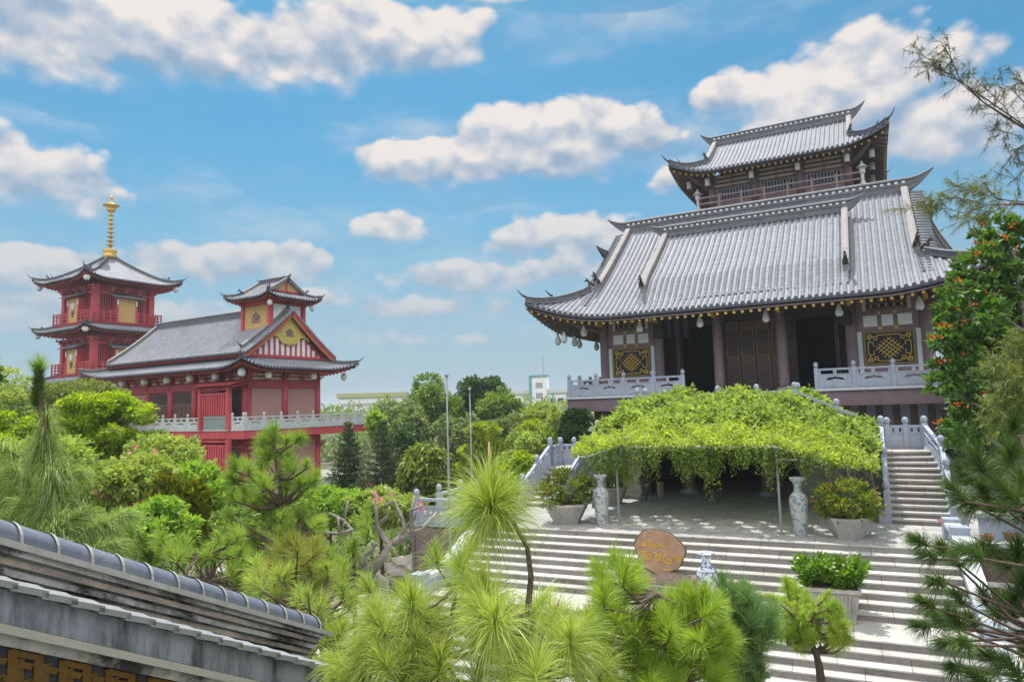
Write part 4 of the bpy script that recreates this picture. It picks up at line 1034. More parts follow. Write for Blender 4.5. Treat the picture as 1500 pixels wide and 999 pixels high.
# ------------------------------------------------------------------ pagoda
PO = np.array([-39.41, 64.0, 0.0])
def PW(X, Y, z=0.0): return PO + RU*X + RD*Y + np.array([0, 0, z])
pag = thing('pagoda', 'red three storey pagoda with grey tiled roofs and a golden spire', 'pagoda', (PO[0], PO[1], GROUND), R_ROT)
ZB[pag.name] = GROUND
S_ = 5.4; pc = (-S_/2, S_/2)
b = MB(); b.box(-S_-.6, .6, -.6, S_+.6, GROUND, -.7); b.build('base_storey', REDP_D, pag)
def storey(F, top_h, last):
    b = MB(); b.box(-S_+.25, -.25, .25, S_-.25, F-.3, F+3.6); core = b.build('storey_wall', REDP, pag)
    b = MB(); b.box(-S_-.75, .75, -.75, S_+.75, F-.25, F+.0); b.build('gallery_floor', REDP_D, core)
    for x in (-S_, 0):
        for y in (0, S_):
            b = MB(); b.box(x-.26, x+.26, y-.26, y+.26, F, F+3.5); b.build('corner_post', REDP, core)
            bracket(core, (x, y, F+2.7), (1 if x == 0 else -1, -1 if y == 0 else 1, 0), .7, REDP, GOLD)
    b = MB(); b.box(-S_-.1, .1, -.1, S_+.1, F+2.75, F+3.0); b.build('tie_beam', REDP, core)
    # each face: T(a, out, z) with a along the face
    faces = {'right': lambda a, o: (o, a), 'left': lambda a, o: (-a, -o), 'farleft': lambda a, o: (-S_-o, a), 'back': lambda a, o: (-a, S_+o)}
    for nm_, T in faces.items():
        def fbox(b, a0, a1, o0, o1, z0, z1):
            p, q = T(a0, o0), T(a1, o1); b.box(min(p[0], q[0]), max(p[0], q[0]), min(p[1], q[1]), max(p[1], q[1]), z0, z1)
        b = MB()
        for a0, a1 in ((.55, 1.75), (3.65, 4.85)): fbox(b, a0, a1, -.248, -.22, F+.1, F+2.6)
        wv = b.build('window', VOID, core)
        for a0, a1 in ((.55, 1.75), (3.65, 4.85)):
            b = MB()
            for a in np.linspace(a0+.05, a1-.05, 6): fbox(b, a-.05, a+.05, -.218, -.14, F+.1, F+2.65)
            b.build('window_grille', REDP, wv)
        b = MB(); fbox(b, 1.85, 3.55, -.24, .62, F+.02, F+2.35); bay = b.build('bay_panel', YELLOWBRICK, core)
        b = MB()
        for a in (1.78, 3.62): fbox(b, a-.1, a+.1, -.1, .66, F+.0, F+2.4)
        b.build('bay_post', REDP, bay)
        q0 = MB()
        for a in (1.78, 3.62): fbox(q0, a-.07, a+.07, .661, .70, F+1.7, F+2.2)
        q0.build('white_plaque', WHITE, bay)
        # little pent roof over the bay
        b = MB(); rows = []
        for a in np.linspace(1.15, 4.25, 25):
            rows.append([T(a, .0)+(F+2.95,), T(a, .65)+(F+2.62,), T(a, 1.15)+(F+2.42,)])
        b.grid(rows); b.sm = True
        for a in np.linspace(1.2, 4.2, 15):
            sd = np.array(T(1, 0))-np.array(T(0, 0)); rib_mesh(b, [T(a, 0)+(F+2.95,), T(a, .65)+(F+2.62,), T(a, 1.15)+(F+2.42,)], (abs(sd[0]), abs(sd[1]), 0), .06)
        pr = b.build('pent_roof', TILE_P, core); so = pr.modifiers.new('s', 'SOLIDIFY'); so.thickness = .07
        # red gallery rail
        for a0, a1 in ((-.75, 1.68), (3.72, S_+.75)):
            b = MB()
            for z in (.12, .45, .75, 1.0):
                p, q = T(a0, .7), T(a1, .7); b.bar(p+(F+z,), q+(F+z,), .07, .07)
            for a in np.linspace(a0, a1, 5):
                p = T(a, .7); b.bar(p+(F,), p+(F+1.08,), .09, .09)
            b.build('gallery_rail', REDP, core)
        # brackets along the eave
        for a in (1.35, 2.7, 4.05):
            p = T(a, .05); n_ = np.array(T(a, 1))-np.array(T(a, 0)); bracket(core, p+(F+2.75,), (n_[0], n_[1], 0), .6, REDP, GOLD)
        if nm_ in ('left',):
            p = T(2.7, .64)
            b = MB(); b.bar((p[0], p[1], F+1.62), (p[0], p[1]-.04, F+1.62), .01, .01)
            vs = [(p[0]+.34*math.cos(2*PI*k/20), p[1]-.04, F+1.62+.34*math.sin(2*PI*k/20)) for k in range(20)]+[(p[0]+.34*math.cos(2*PI*k/20), p[1], F+1.62+.34*math.sin(2*PI*k/20)) for k in range(20)]
            b.add(vs, [tuple(range(20)), tuple(reversed(range(20, 40)))]+[(k, 20+k, 20+(k+1) % 20, (k+1) % 20) for k in range(20)]); b.build('round_plaque', M('pale_plaque', (.55,.6,.6), .5), bay)
            b = MB(); b.box(p[0]-.22, p[0]+.22, p[1]-.05, p[1]-.005, F+.8, F+1.15); b.box(p[0]-.1, p[0]+.1, p[1]-.05, p[1]-.005, F+.55, F+.78); b.build('dark_plaque', M('dark_plaque', (.1,.1,.1), .5), bay)
    return core
for F in (-.65, 4.25, 9.15): storey(F, 0, F > 9)
for zi in (7.95, 3.05):
    rr_ = Roof(4.6, 4.6, zi+.3, zi+1.12, None, 1.7, .42, 2.2, .15, pc[0], pc[1], .15)
    rg = build_roof(pag, rr_, .27, .075, TILE_P, TILE_END, REDP_D, REDP, GOLD_D, over=1.5, rows=10, rafter_step=.33, thick=.18, name='eave_roof', rafter=.1)
    for sx in (-1, 1):
        for sy in (-1, 1):
            hp = [rr_.pt(sx*(rr_.hx-s), sy*(rr_.hy-s), -.02) for s in np.linspace(1.6, .05, 9)]
            slope_ridge(rg, hp, .24, .28, RIDGE, name='hip_ridge'); curl_tip(rg, Vector(hp[-1])+Vector((0, 0, .15)), (sx, sy, 0), .65); beast(rg, Vector(hp[5])+Vector((0, 0, .1)), (sx, sy, 0), .45)
rp_ = Roof(4.7, 4.7, 13.05, 16.25, None, 4.7, .60, 2.4, .15, pc[0], pc[1], .42)
rg = build_roof(pag, rp_, .27, .075, TILE_P, TILE_END, REDP_D, REDP, GOLD_D, over=1.7, rows=14, rafter_step=.33, thick=.18, name='top_roof', rafter=.1)
for sx in (-1, 1):
    for sy in (-1, 1):
        hp = [rp_.pt(sx*(rp_.hx-s), sy*(rp_.hy-s), -.02) for s in np.linspace(4.5, .05, 16)]
        slope_ridge(rg, hp, .26, .32, RIDGE, name='hip_ridge'); curl_tip(rg, Vector(hp[-1])+Vector((0, 0, .2)), (sx, sy, 0), .8); curl_tip(rg, Vector(hp[11])+Vector((0, 0, .26)), (sx, sy, 0), .55)
        beast(rg, Vector(hp[12])+Vector((0, 0, .2)), (sx, sy, 0), .55)
sb = MB(); sb.sm = True
sb.lathe((pc[0], pc[1], 16.0), [(.62, 0), (.66, .3), (.5, .45), (.62, .62), (.68, .8), (.35, .95), (.12, 1.05), (.11, 5.9), (.06, 6.3), (.02, 6.6)], 16)
sp = sb.build('spire', GOLD, pag)
for k in range(8):
    b = MB(); b.sm = True; rr0 = .40-.018*k; b.lathe((pc[0], pc[1], 17.35+.44*k), [(.12, -.02), (rr0*.8, -.05), (rr0, 0), (rr0*.8, .06), (.12, .05)], 16); b.build('spire_ring', GOLD, sp)
b = MB(); b.sm = True; b.lathe((pc[0], pc[1], 21.15), [(.12, -.45), (.42, -.25), (.46, -.05), (.15, .05), (.70, .22), (.82, .30), (.55, .40), (.12, .62), (.10, 1.0), (.16, 1.05), (.14, 1.15), (.02, 1.35)], 16); b.build('spire_crown', GOLD, sp)
g = 'round lanterns of the pagoda'
for z, fl in ((12.95, 'top'), (8.2, 'middle')):
    for X, Y, wd in ((1.65, -1.65, 'near'), (-S_-1.65, -1.65, 'left'), (1.65, S_+1.65, 'right')):
        hang_lantern(PW(X, Y, z+.3), .28, .62, 'white round lantern at the %s corner of the %s pagoda roof' % (wd, fl), g, 'round')
for Y, wd in ((-.8, 'left'), (1.0, 'middle'), (2.6, 'right')):
    hang_lantern(PW(1.6, Y, 3.35), .28, .6, 'white round lantern under the lowest pagoda roof beside the red hall, %s of three' % wd, g, 'round')
# ------------------------------------------------------------------ ground, plaza and the wide stairs
SD, SU = frame(25.0); S_ROT = -math.radians(25)
pm = at_z(1050, 787, PLAZA); SV = float(pm @ SD)
uL = float(at_z(692, 778, PLAZA) @ SU); uR = float(at_z(1398, 806, PLAZA) @ SU)
def SW(u, v, z=0.0): return SU*u + SD*(SV+v) + np.array([0, 0, z])       # v = 0 at the plaza edge, negative towards the camera
gm, nt, N, L = newmat('garden_ground')
out = N.new('ShaderNodeOutputMaterial'); p = N.new('ShaderNodeBsdfPrincipled'); L.new(p.outputs[0], out.inputs[0]); p.inputs['Roughness'].default_value = .95
tc = N.new('ShaderNodeTexCoord'); n1 = N.new('ShaderNodeTexNoise'); n1.inputs['Scale'].default_value = .35; n1.inputs['Detail'].default_value = 8; L.new(tc.outputs['Object'], n1.inputs['Vector'])
cr = N.new('ShaderNodeValToRGB'); e = cr.color_ramp.elements; e[0].position = .40; e[0].color = (.05,.075,.025,1); e[1].position = .62; e[1].color = (.20,.17,.12,1)
L.new(n1.outputs['Fac'], cr.inputs['Fac']); L.new(cr.outputs[0], p.inputs['Base Color'])
b = MB(); b.grid([[(x, y, GROUND) for y in (-60, -10, 10, 40, 90, 200, 600, 1800)] for x in (-1500, -300, -80, -20, 20, 80, 300, 1500)])
g0 = b.build('ground', gm); tag(g0, kind='structure')
# paving of the plaza: slabs with open joints (real grooves by bump, colour by brick node)
pvm, nt, N, L = newmat('plaza_slabs')
out = N.new('ShaderNodeOutputMaterial'); p = N.new('ShaderNodeBsdfPrincipled'); L.new(p.outputs[0], out.inputs[0]); p.inputs['Roughness'].default_value = .8
tc = N.new('ShaderNodeTexCoord'); br = N.new('ShaderNodeTexBrick'); L.new(tc.outputs['Object'], br.inputs['Vector'])
br.inputs['Scale'].default_value = 1.0; br.inputs['Brick Width'].default_value = 1.3; br.inputs['Row Height'].default_value = .65; br.inputs['Mortar Size'].default_value = .012
br.inputs['Color1'].default_value = (.40,.39,.38,1); br.inputs['Color2'].default_value = (.35,.345,.34,1); br.inputs['Mortar'].default_value = (.2,.19,.18,1)
n1 = N.new('ShaderNodeTexNoise'); n1.inputs['Scale'].default_value = 2.2; n1.inputs['Detail'].default_value = 9; L.new(tc.outputs['Object'], n1.inputs['Vector'])
mr = N.new('ShaderNodeMapRange'); mr.inputs[1].default_value = .3; mr.inputs[2].default_value = .75; mr.inputs[3].default_value = 1.1; mr.inputs[4].default_value = .72; L.new(n1.outputs['Fac'], mr.inputs[0])
mx = N.new('ShaderNodeMixRGB'); mx.blend_type = 'MULTIPLY'; mx.inputs[0].default_value = 1; L.new(br.outputs['Color'], mx.inputs[1]); L.new(mr.outputs[0], mx.inputs[2]); L.new(mx.outputs[0], p.inputs['Base Color'])
pl = at_z(613, 768, PLAZA); pr_ = SW(uR+.4, 0)
fl = float(pl @ SU); vl = float(pl @ SD)-SV
uRR = uR+7.5
poly = [(uL-.2, .04), (uR+.3, .04), (uR+.3, 1.6), (uRR, 1.6), (uRR, 19.3), (fl, 19.3), (fl, vl), (uL-.2, vl)]
b = MB(); b.prism(poly, 'z', GROUND-.2-PLAZA, 0); o = b.build('plaza', pvm); o.location = tuple(SW(0, 0, PLAZA)); o.rotation_euler = (0, 0, S_ROT); tag(o, kind='structure')
# mauve retaining wall below the plaza balustrade, left of the stairs
b = MB(); b.box(fl-.06, uL-.25, vl-.16, vl-.003, GROUND-PLAZA, -.08); b.box(fl-.16, fl-.003, vl-.16, 14, GROUND-PLAZA, -.08)
o = b.build('retaining_wall', PURPLE_L); o.location = tuple(SW(0, 0, PLAZA)); o.rotation_euler = (0, 0, S_ROT); tag(o, 'mauve retaining wall under the plaza balustrade beside the wide steps', 'wall')
q0 = SW(fl-.02, vl-.05)[:2]; q1 = SW(uL-.3, vl-.05)[:2]; q2 = SW(fl-.02, vl+5.6)[:2]
balustrade('plaza_balustrade', 'blue grey balustrade with pale carved marks at the plaza front corner', q0, q1, PLAZA, 1.35, 1.05, STONE, 'plaza balustrades', hole=False)
balustrade('plaza_balustrade', 'balustrade running back along the left edge of the plaza', SW(fl-.02, vl+1.3)[:2], q2, PLAZA, 1.4, 1.05, STONE, 'plaza balustrades', hole=False)
# pale carved marks on the corner panel
t = bpy.data.objects['plaza_balustrade']
b = MB()
for k, xx in enumerate((.36, .55, .72, .92)):
    for j in range(4):
        a = j*1.5+k; b.bar((xx-.05*math.cos(a), -.068, .40+.05*math.sin(a)), (xx+.06*math.cos(a+1), -.068, .40+.06*math.sin(a+1)), .022, .012, up=(0, 1, 0))
b.build('carved_mark', WHITE, t)
# the wide flight: 8 steps, a landing, more steps
RISE, TREAD = .142, .315
st = thing('wide_stairs', 'wide sunlit granite stairs leading up to the plaza', 'stairs', tuple(SW((uL+uR)/2, 0, GROUND)), S_ROT)
hw = (uR-uL)/2
b = MB(); v = 0.0; z = PLAZA-GROUND; zt = z
def step_(v1, v0, zt_):                       # tread from v0 (front) to v1
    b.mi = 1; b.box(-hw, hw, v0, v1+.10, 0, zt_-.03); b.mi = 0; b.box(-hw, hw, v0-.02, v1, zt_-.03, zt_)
step_(.02, -.04, zt-.0005)
v = -.04
for k in range(8):
    zt -= RISE; step_(v, v-TREAD, zt); v -= TREAD
v_land0 = v+TREAD; zland = zt+GROUND
lb_ = MB(); lb_.mi = 1; lb_.box(-hw, hw, v-.95, v+.05, 0, zt-.031); lb_.mi = 0; lb_.box(-hw, hw, v-.97, v, zt-.03, zt-.0003); v_land = v-.45; v -= .95
while zt-RISE > .05:
    zt -= RISE; step_(v, v-TREAD, zt); v -= TREAD
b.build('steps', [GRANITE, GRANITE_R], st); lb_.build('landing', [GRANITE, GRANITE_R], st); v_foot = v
# side walls of the wide flight with sloping copings and posts
def flank(u, label, side):
    t = thing('stair_parapet', label, 'parapet', tuple(SW(u, 0, GROUND)), S_ROT, 'parapets of the wide stairs')
    path = [(1.4, PLAZA+.42), (.2, PLAZA+.42), (v_land0-.25, zland+.46), (v_land0-1.35, zland+.44), (v_foot+.1, GROUND+.5)]
    b = MB(); poly = [(a, c-GROUND-.12) for a, c in path]+[(v_foot+.1, 0), (1.4, 0)]
    b.prism(poly, 'x', -.13, .13); w = b.build('parapet_wall', STONE, t)
    b = MB()
    for (a, c), (a2, c2) in zip(path[:-1], path[1:]): b.bar((0, a, c-GROUND-.06), (0, a2, c2-GROUND-.06), .36, .12)
    b.build('coping', STONE_W, t, bevel=.02)
    for a, c in path:
        b = MB(); b.box(-.19, .19, a-.2, a+.2, 0, c-GROUND+.09); b.build('post', STONE, t, bevel=.012)
flank(uL-.15, 'sloping stone parapet down the left side of the wide stairs', -1)
flank(uR+.16, 'sloping stone parapet down the right side of the wide stairs under pine branches', 1)
# ------------------------------------------------------------------ pergola and vine
PZ = 2.28
pg = thing('pergola', 'galvanised pipe pergola in front of the hall carrying the vine', 'pergola', tuple(HW(.4, -9, PLAZA)), H_ROT)
ox, oy = .4, -9.0
U0, U1, Wf = -1.86, 2.66, -12.3
def vz(U, W):
    """height of the vine canopy"""
    t = min(max((W-Wf)/6.6, 0), 1)
    zf = PLAZA+PZ - .30*max(0, U-U1) - .30*max(0, U0-U)
    ac = abs(U+.1); zb = .14 - .05*ac - (.36*max(0, ac-(2.6 if U < 0 else 2.0)))**1.6 - .26*math.exp(-((U+.2)/.75)**2)
    return zf + (zb-zf)*(t**.95)
pgl = lambda U, W, z: (U-ox, W-oy, z-PLAZA)
for U, W in ((U0, Wf), (U1, Wf), (U0-1.4, -9.6), (U1+1.6, -9.6)):
    b = MB(); zt_ = vz(U, W)-.02 if abs(W-Wf) > .1 else PLAZA+PZ
    b.tube([pgl(U, W, PLAZA), pgl(U, W, zt_)], .035, 8); b.lathe(pgl(U, W, PLAZA), [(.1, 0), (.1, .015), (.04, .02)], 8); b.build('pole', STEEL, pg)
b = MB(); b.tube([pgl(U0-.9, Wf, PLAZA+PZ-.3), pgl(U0, Wf, PLAZA+PZ), pgl(U1, Wf, PLAZA+PZ), pgl(U1+1.9, Wf+.6, PLAZA+PZ-.6)], .035, 8); b.build('front_beam', STEEL, pg)
for U in (U0-1.4, U0, .4, U1, U1+1.6):
    b = MB(); b.tube([pgl(U, W, vz(U, W)-.06) for W in np.linspace(Wf if U0-.1 < U < U1+.1 else -11.7, -5.7, 8)], .03, 7); b.build('rafter_pipe', STEEL, pg)
for W in (-11, -9.6, -8.2, -6.8):
    b = MB(); b.tube([pgl(U, W, vz(U, W)-.02) for U in np.linspace(U0-1.4, U1+1.6, 14)], .025, 7); b.build('cross_pipe', STEEL, pg)
b = MB(); b.tube([pgl(U1, Wf, PLAZA+1.95), pgl(U1+1.2, Wf+.15, PLAZA+1.95)], .03, 7); b.tube([pgl(U0, Wf, PLAZA+1.95), pgl(U0-1.2, Wf+.15, PLAZA+1.95)], .03, 7); b.build('brace', STEEL, pg)
VINE_Y = leafmat('vine_leaf_yellow', (.17,.26,.045), (.47,.60,.13), .5, third=(.62,.48,.24))
VINE_G = leafmat('vine_leaf_green', (.12,.21,.05), (.40,.54,.16), .5)
vn = thing('vine', 'dense yellow green vine spread over the pergola roof with trailing ends', 'vine', tuple(HW(.4, -9, PLAZA)), H_ROT)
n = 70000
Uu = RNG.uniform(U0-1.8, U1+2.35, n); Ww = RNG.uniform(Wf-.1, -5.25, n)
# rounded outline, thinner at the lower right where the frame shows
keep = ((np.abs((Uu-.6)/4.45))**4 + (np.maximum(0, (-9.2-Ww))/3.4)**4*np.where(np.abs(Uu-.4) > 2.6, 1.3, .6)) < 1.1
gap = np.sin(Uu*6.1+Ww*3.3)+np.sin(Uu*3.7-Ww*7.9+1)+np.sin(Uu*9.7+Ww*5.1+2); keep &= ~((Ww < -9.4) & (gap > 1.0)); Uu, Ww = Uu[keep], Ww[keep]
zc = np.array([vz(a, c) for a, c in zip(Uu, Ww)])
hump = .26*np.sin(Uu*2.1+Ww*.9)*np.sin(Ww*1.7-Uu*.6) + .12*np.sin(Uu*5.3+1)*np.sin(Ww*4.6)
zc = zc + hump*np.clip((Ww-Wf)/2.5, .15, 1) + RNG.normal(0, .085, len(zc)) + .02
P = np.stack([Uu-ox, Ww-oy, zc-PLAZA], 1)
D = norm(np.stack([RNG.normal(0, .5, len(P)), RNG.normal(-.4, .5, len(P)), RNG.normal(.55, .4, len(P))], 1))
ti = RNG.uniform(0, .6, len(P)) + .3*np.sin(Uu*3+Ww*2.2)**2 + .1
front = Ww < -9.8 + .5*np.sin(Uu*2.3)
leaves('canopy_leaves', P[front], D[front], .115, VINE_Y, vn, ti[front], jitter=.6); leaves('canopy_leaves', P[~front], D[~front], .18, VINE_G, vn, ti[~front], jitter=.65)
# trailing curtain on the front edge, ragged
hp, hd, ht = [], [], []
for U in np.arange(U0-.9, U1+1.3, .019):
    ln = .55 + .28*math.sin(U*3.1)+.2*math.sin(U*7.7+1) + RNG.uniform(-.1, .25)
    if RNG.uniform() < .10: ln += RNG.uniform(.25, .6)
    if U > 1.9: ln *= .75
    w0 = Wf + RNG.normal(.05, .16)
    for s in np.arange(0, max(ln, .12), .028):
        hp.append((U-ox+RNG.normal(0, .035), w0-oy+RNG.normal(0, .04), vz(U, Wf)-PLAZA+.04-s)); hd.append((RNG.normal(0, .6), -.6, -.6)); ht.append(RNG.uniform(0, .75))
for U, W in [(U0-1.3+.4*math.sin(k), -11.6+.17*k) for k in range(22)]:          # left side curtain
    ln = RNG.uniform(.7, 1.7)
    for s in np.arange(0, ln, .022): hp.append((U-ox+RNG.normal(0, .10), W-oy+RNG.normal(0, .10), vz(U, W)-PLAZA-s)); hd.append((-.5, -.5, -.6)); ht.append(RNG.uniform(0, .7))
leaves('hanging_leaves', np.array(hp), np.array(hd), .085, leafmat('vine_leaf_trailing', (.08,.15,.028), (.29,.41,.06), .45), vn, np.array(ht))
b = MB()
for k in range(40):                                     # bare stems at the right edge
    U = U1+RNG.uniform(-.3, 2.0); W = Wf+RNG.uniform(.2, 1.6); z = vz(U, W)
    b.tube([pgl(U, W, z), pgl(U+RNG.normal(0, .15), W-.1, z-.25), pgl(U+RNG.normal(0, .3), W-.15, z-RNG.uniform(.3, .8))], .008, 4)
for k in range(6):
    U = (U0-1.8, U1+1.9)[k % 2]+RNG.normal(0, .2); b.tube([pgl(U, -9.4, PLAZA), pgl(U+.1, -9.5, PLAZA+.9), pgl(U-.05, -9.4, vz(U, -9.4))], [.05, .035, .025], 6)
b.build('stem', BARK_G, vn)
# ------------------------------------------------------------------ vases, pots, sign
def vase(p, h, r, label, mats, grp=None):
    t = thing('floor_vase', label, 'vase', tuple(p), .3, grp)
    b = MB(); b.sm = True
    prof = [(.62, 0), (.64, .02), (.70, .12), (.86, .32), (1.0, .55), (.98, .63), (.80, .70), (.50, .745), (.42, .79), (.42, .86), (.52, .92), (.86, .975), (.88, .99), (.80, 1.0)]
    b.lathe((0, 0, 0), [(r*a, h*c) for a, c in prof], 28, cap=False)
    b.lathe((0, 0, h), [(r*.80, 0), (r*.45, -h*.08), (r*.36, -h*.16), (.01, -h*.17)], 28, cap=False)
    b.lathe((0, 0, 0), [(.005, .004), (r*.62, .004)], 28, cap=False)
    body = b.build('body', mats[0], t)
    b = MB(); b.sm = True
    for z0, rr0 in ((.03, .66), (.655, .955), (.735, .56), (.955, .76)): b.lathe((0, 0, 0), [(r*rr0*1.012, h*(z0-.008)), (r*rr0*1.03, h*z0), (r*rr0*1.012, h*(z0+.008))], 28, cap=False)
    b.build('relief_band', mats[1], body)
    return t
def vasemat(name, base, ink, sc, thr=.52):
    m, nt, N, L = newmat(name)
    out = N.new('ShaderNodeOutputMaterial'); p = N.new('ShaderNodeBsdfPrincipled'); L.new(p.outputs[0], out.inputs[0]); p.inputs['Roughness'].default_value = .25
    tc = N.new('ShaderNodeTexCoord'); n1 = N.new('ShaderNodeTexNoise'); n1.inputs['Scale'].default_value = sc; n1.inputs['Detail'].default_value = 4; n1.inputs['Distortion'].default_value = 1.6; L.new(tc.outputs['Object'], n1.inputs['Vector'])
    cr = N.new('ShaderNodeValToRGB'); cr.color_ramp.elements[0].position = thr; cr.color_ramp.elements[0].color = rgb(base); cr.color_ramp.elements[1].position = thr+.05; cr.color_ramp.elements[1].color = rgb(ink)
    L.new(n1.outputs['Fac'], cr.inputs['Fac']); L.new(cr.outputs[0], p.inputs['Base Color']); return m
V1 = vasemat('celadon_relief', (.42,.46,.45), (.20,.25,.27), 4.5); V2 = M('celadon_band', (.36,.40,.40), .3); V3 = vasemat('blue_white_porcelain', (.70,.73,.75), (.13,.19,.38), 6.5, .52); V4 = M('cobalt_band', (.10,.14,.32), .3)
vase(at_z(882, 769, PLAZA), 1.48, .235, 'tall grey green relief vase left of the pergola opening', (V1, V2))
vase(at_z(1173, 784, PLAZA), 1.50, .235, 'tall grey green relief vase right of the pergola pole', (V1, V2))
vase(at_z(1038, 888, zland), 1.22, .235, 'blue and white porcelain vase standing on the stair landing', (V3, V4))
def leaf_dome(parent, c, rx, ry, rz, n, size, mat, tilt=.5, name='foliage', clump=.35, ratio=.5):
    P, D, t = ell_points([(c[0], c[1], c[2], rx, ry, rz)], n, .55, clump, 40)
    k = P[:, 2] > c[2]-rz*.75; P, D, t = P[k], D[k], t[k]
    D = D + np.array([0, 0, tilt]); return leaves(name, P, D, size, mat, parent, t, ratio=ratio)
SHRUB = leafmat('crown_shrub_leaf', (.055,.10,.02), (.20,.28,.05), .4)
def blossoms(parent, c, rx, ry, rz, n, s, mat, name='blossom', lower=-.2):
    d = norm(RNG.normal(0, 1, (n, 3))); d = d[d[:, 2] > lower]
    P = np.array(c)+d*np.array([rx, ry, rz])*RNG.uniform(.92, 1.08, (len(d), 1))
    P3 = np.repeat(P, 5, 0); D3 = norm(np.repeat(d, 5, 0)+RNG.normal(0, .8, (len(P3), 3)))
    return leaves(name, P3, D3, s, mat, parent, RNG.uniform(0, 1, len(P3)), ratio=.75)
REDF = leafmat('red_blossom', (.45,.04,.03), (.75,.16,.08), .3); WHITEF = leafmat('white_blossom', (.75,.76,.70), (.85,.86,.82), .3); PINKF = leafmat('pink_blossom', (.55,.16,.28), (.75,.33,.45), .4)
def hexpot(p, r0, r1, h, rot, label, group):
    t = thing('planter', label, 'planter', tuple(p), rot, group)
    b = MB(); b.lathe((0, 0, 0), [(r0*.96, 0), (r0, .05), (r1*.96, h*.86), (r1, h*.88), (r1, h), (r1*.88, h), (r1*.86, h*.8)], 6, cap=False); b.lathe((0, 0, 0), [(.01, .001), (r0*.96, .001)], 6, cap=False)
    pot = b.build('pot', CONC, t)
    b = MB(); b.lathe((0, 0, h*.82), [(.01, .02), (r1*.87, 0)], 6, cap=False); b.build('soil', SOIL, t)
    return t
g = 'concrete planters on the plaza'
pA = at_z(831, 766, PLAZA); t = hexpot(pA, .42, .72, .62, .2, 'concrete planter at the left plaza edge holding a red flowering shrub', g)
s = thing('crown_of_thorns', 'dark leafy shrub with small red flowers in the left plaza planter', 'shrub', (pA[0], pA[1], PLAZA+.52)); leaf_dome(s, (0, 0, .45), .85, .85, .60, 3200, .11, SHRUB); blossoms(s, (0, 0, .45), .86, .86, .62, 70, .035, REDF)
b = MB(); [b.tube([(RNG.normal(0, .1), RNG.normal(0, .1), 0), (RNG.normal(0, .3), RNG.normal(0, .3), .5)], .02, 5) for k in range(12)]; b.build('stem', BARK, s)
pB = at_z(1243, 788, PLAZA); t = hexpot(pB, .36, .58, .55, .5, 'concrete planter at the foot of the right stair holding a shrub', g)
s = thing('crown_of_thorns', 'bright leafy shrub with red buds in the planter below the right stair', 'shrub', (pB[0], pB[1], PLAZA+.46)); leaf_dome(s, (0, 0, .45), .82, .82, .56, 3600, .10, leafmat('bright_shrub_leaf', (.09,.15,.02), (.30,.38,.06), .45)); blossoms(s, (0, 0, .45), .84, .84, .58, 80, .035, REDF)
b = MB(); [b.tube([(RNG.normal(0, .1), RNG.normal(0, .1), 0), (RNG.normal(0, .3), RNG.normal(0, .3), .5)], .02, 5) for k in range(12)]; b.build('stem', BARK, s)
pC = at_z(898, 737, PLAZA); t = hexpot(pC, .34, .58, .60, .1, 'concrete planter behind the left vase under the vine', g)
s = thing('potted_shrub', 'leafy shrub in the planter behind the left vase', 'shrub', (pC[0], pC[1], PLAZA+.5)); leaf_dome(s, (0, 0, .4), .55, .55, .5, 1500, .11, SHRUB)
# square tapered planter on the landing
pD = at_z(1222, 906, zland); t = thing('planter', 'square tapered concrete planter on the stair landing with white flowers', 'planter', tuple(pD), S_ROT, g)
b = MB(); 
def tap(b, a0, a1, z0, z1, ): 
    vs = [(sx*a0, sy*a0*.8, z0) for sx, sy in ((-1,-1),(1,-1),(1,1),(-1,1))]+[(sx*a1, sy*a1*.8, z1) for sx, sy in ((-1,-1),(1,-1),(1,1),(-1,1))]
    b.add(vs, [(0,3,2,1),(4,5,6,7),(0,1,5,4),(1,2,6,5),(2,3,7,6),(3,0,4,7)])
tap(b, .40, .52, 0, .64)
pot = b.build('pot', CONC, t); b = MB(); tap(b, .56, .56, .643, .72); b.build('rim', CONC, t); b = MB(); tap(b, .5, .5, .722, .735); b.build('soil', SOIL, t)
b = MB()
for x in np.linspace(-.42, .42, 12): b.bar((x*.8, -.325, .02), (x, -.425, .62), .03, .03)
b.build('fluting', CONC, pot)
s = thing('potted_shrub', 'bright green shrub dotted with white flowers in the landing planter', 'shrub', (pD[0], pD[1], zland+.72), S_ROT)
P = np.stack([RNG.uniform(-.72, .72, 2600), RNG.uniform(-.5, .5, 2600), RNG.uniform(.0, .42, 2600)], 1); P[:, :2] *= (.72+.65*P[:, 2:3])
P[:, 2] += .12*np.sin(P[:, 0]*9)*np.sin(P[:, 1]*8+1)
leaves('foliage', P, np.stack([P[:, 0]*.5, P[:, 1]*.5, np.full(len(P), 1.0)], 1), .15, leafmat('glossy_shrub_leaf', (.05,.14,.012), (.22,.40,.04), .45), s, RNG.uniform(0, 1, len(P)), ratio=.38)
k = P[:, 2] > .18; idx = RNG.choice(np.where(k)[0], 75); P3 = np.repeat(P[idx]+np.array([0, -.03, .10]), 5, 0); leaves('blossom', P3, RNG.normal(0, 1, (len(P3), 3)), .035, WHITEF, s, ratio=.8)
b = MB(); [b.tube([(RNG.uniform(-.3, .3), RNG.uniform(-.25, .25), 0), (RNG.uniform(-.5, .5), RNG.uniform(-.3, .3), .3)], .012, 5) for k in range(24)]; b.build('stem', BARK, s)
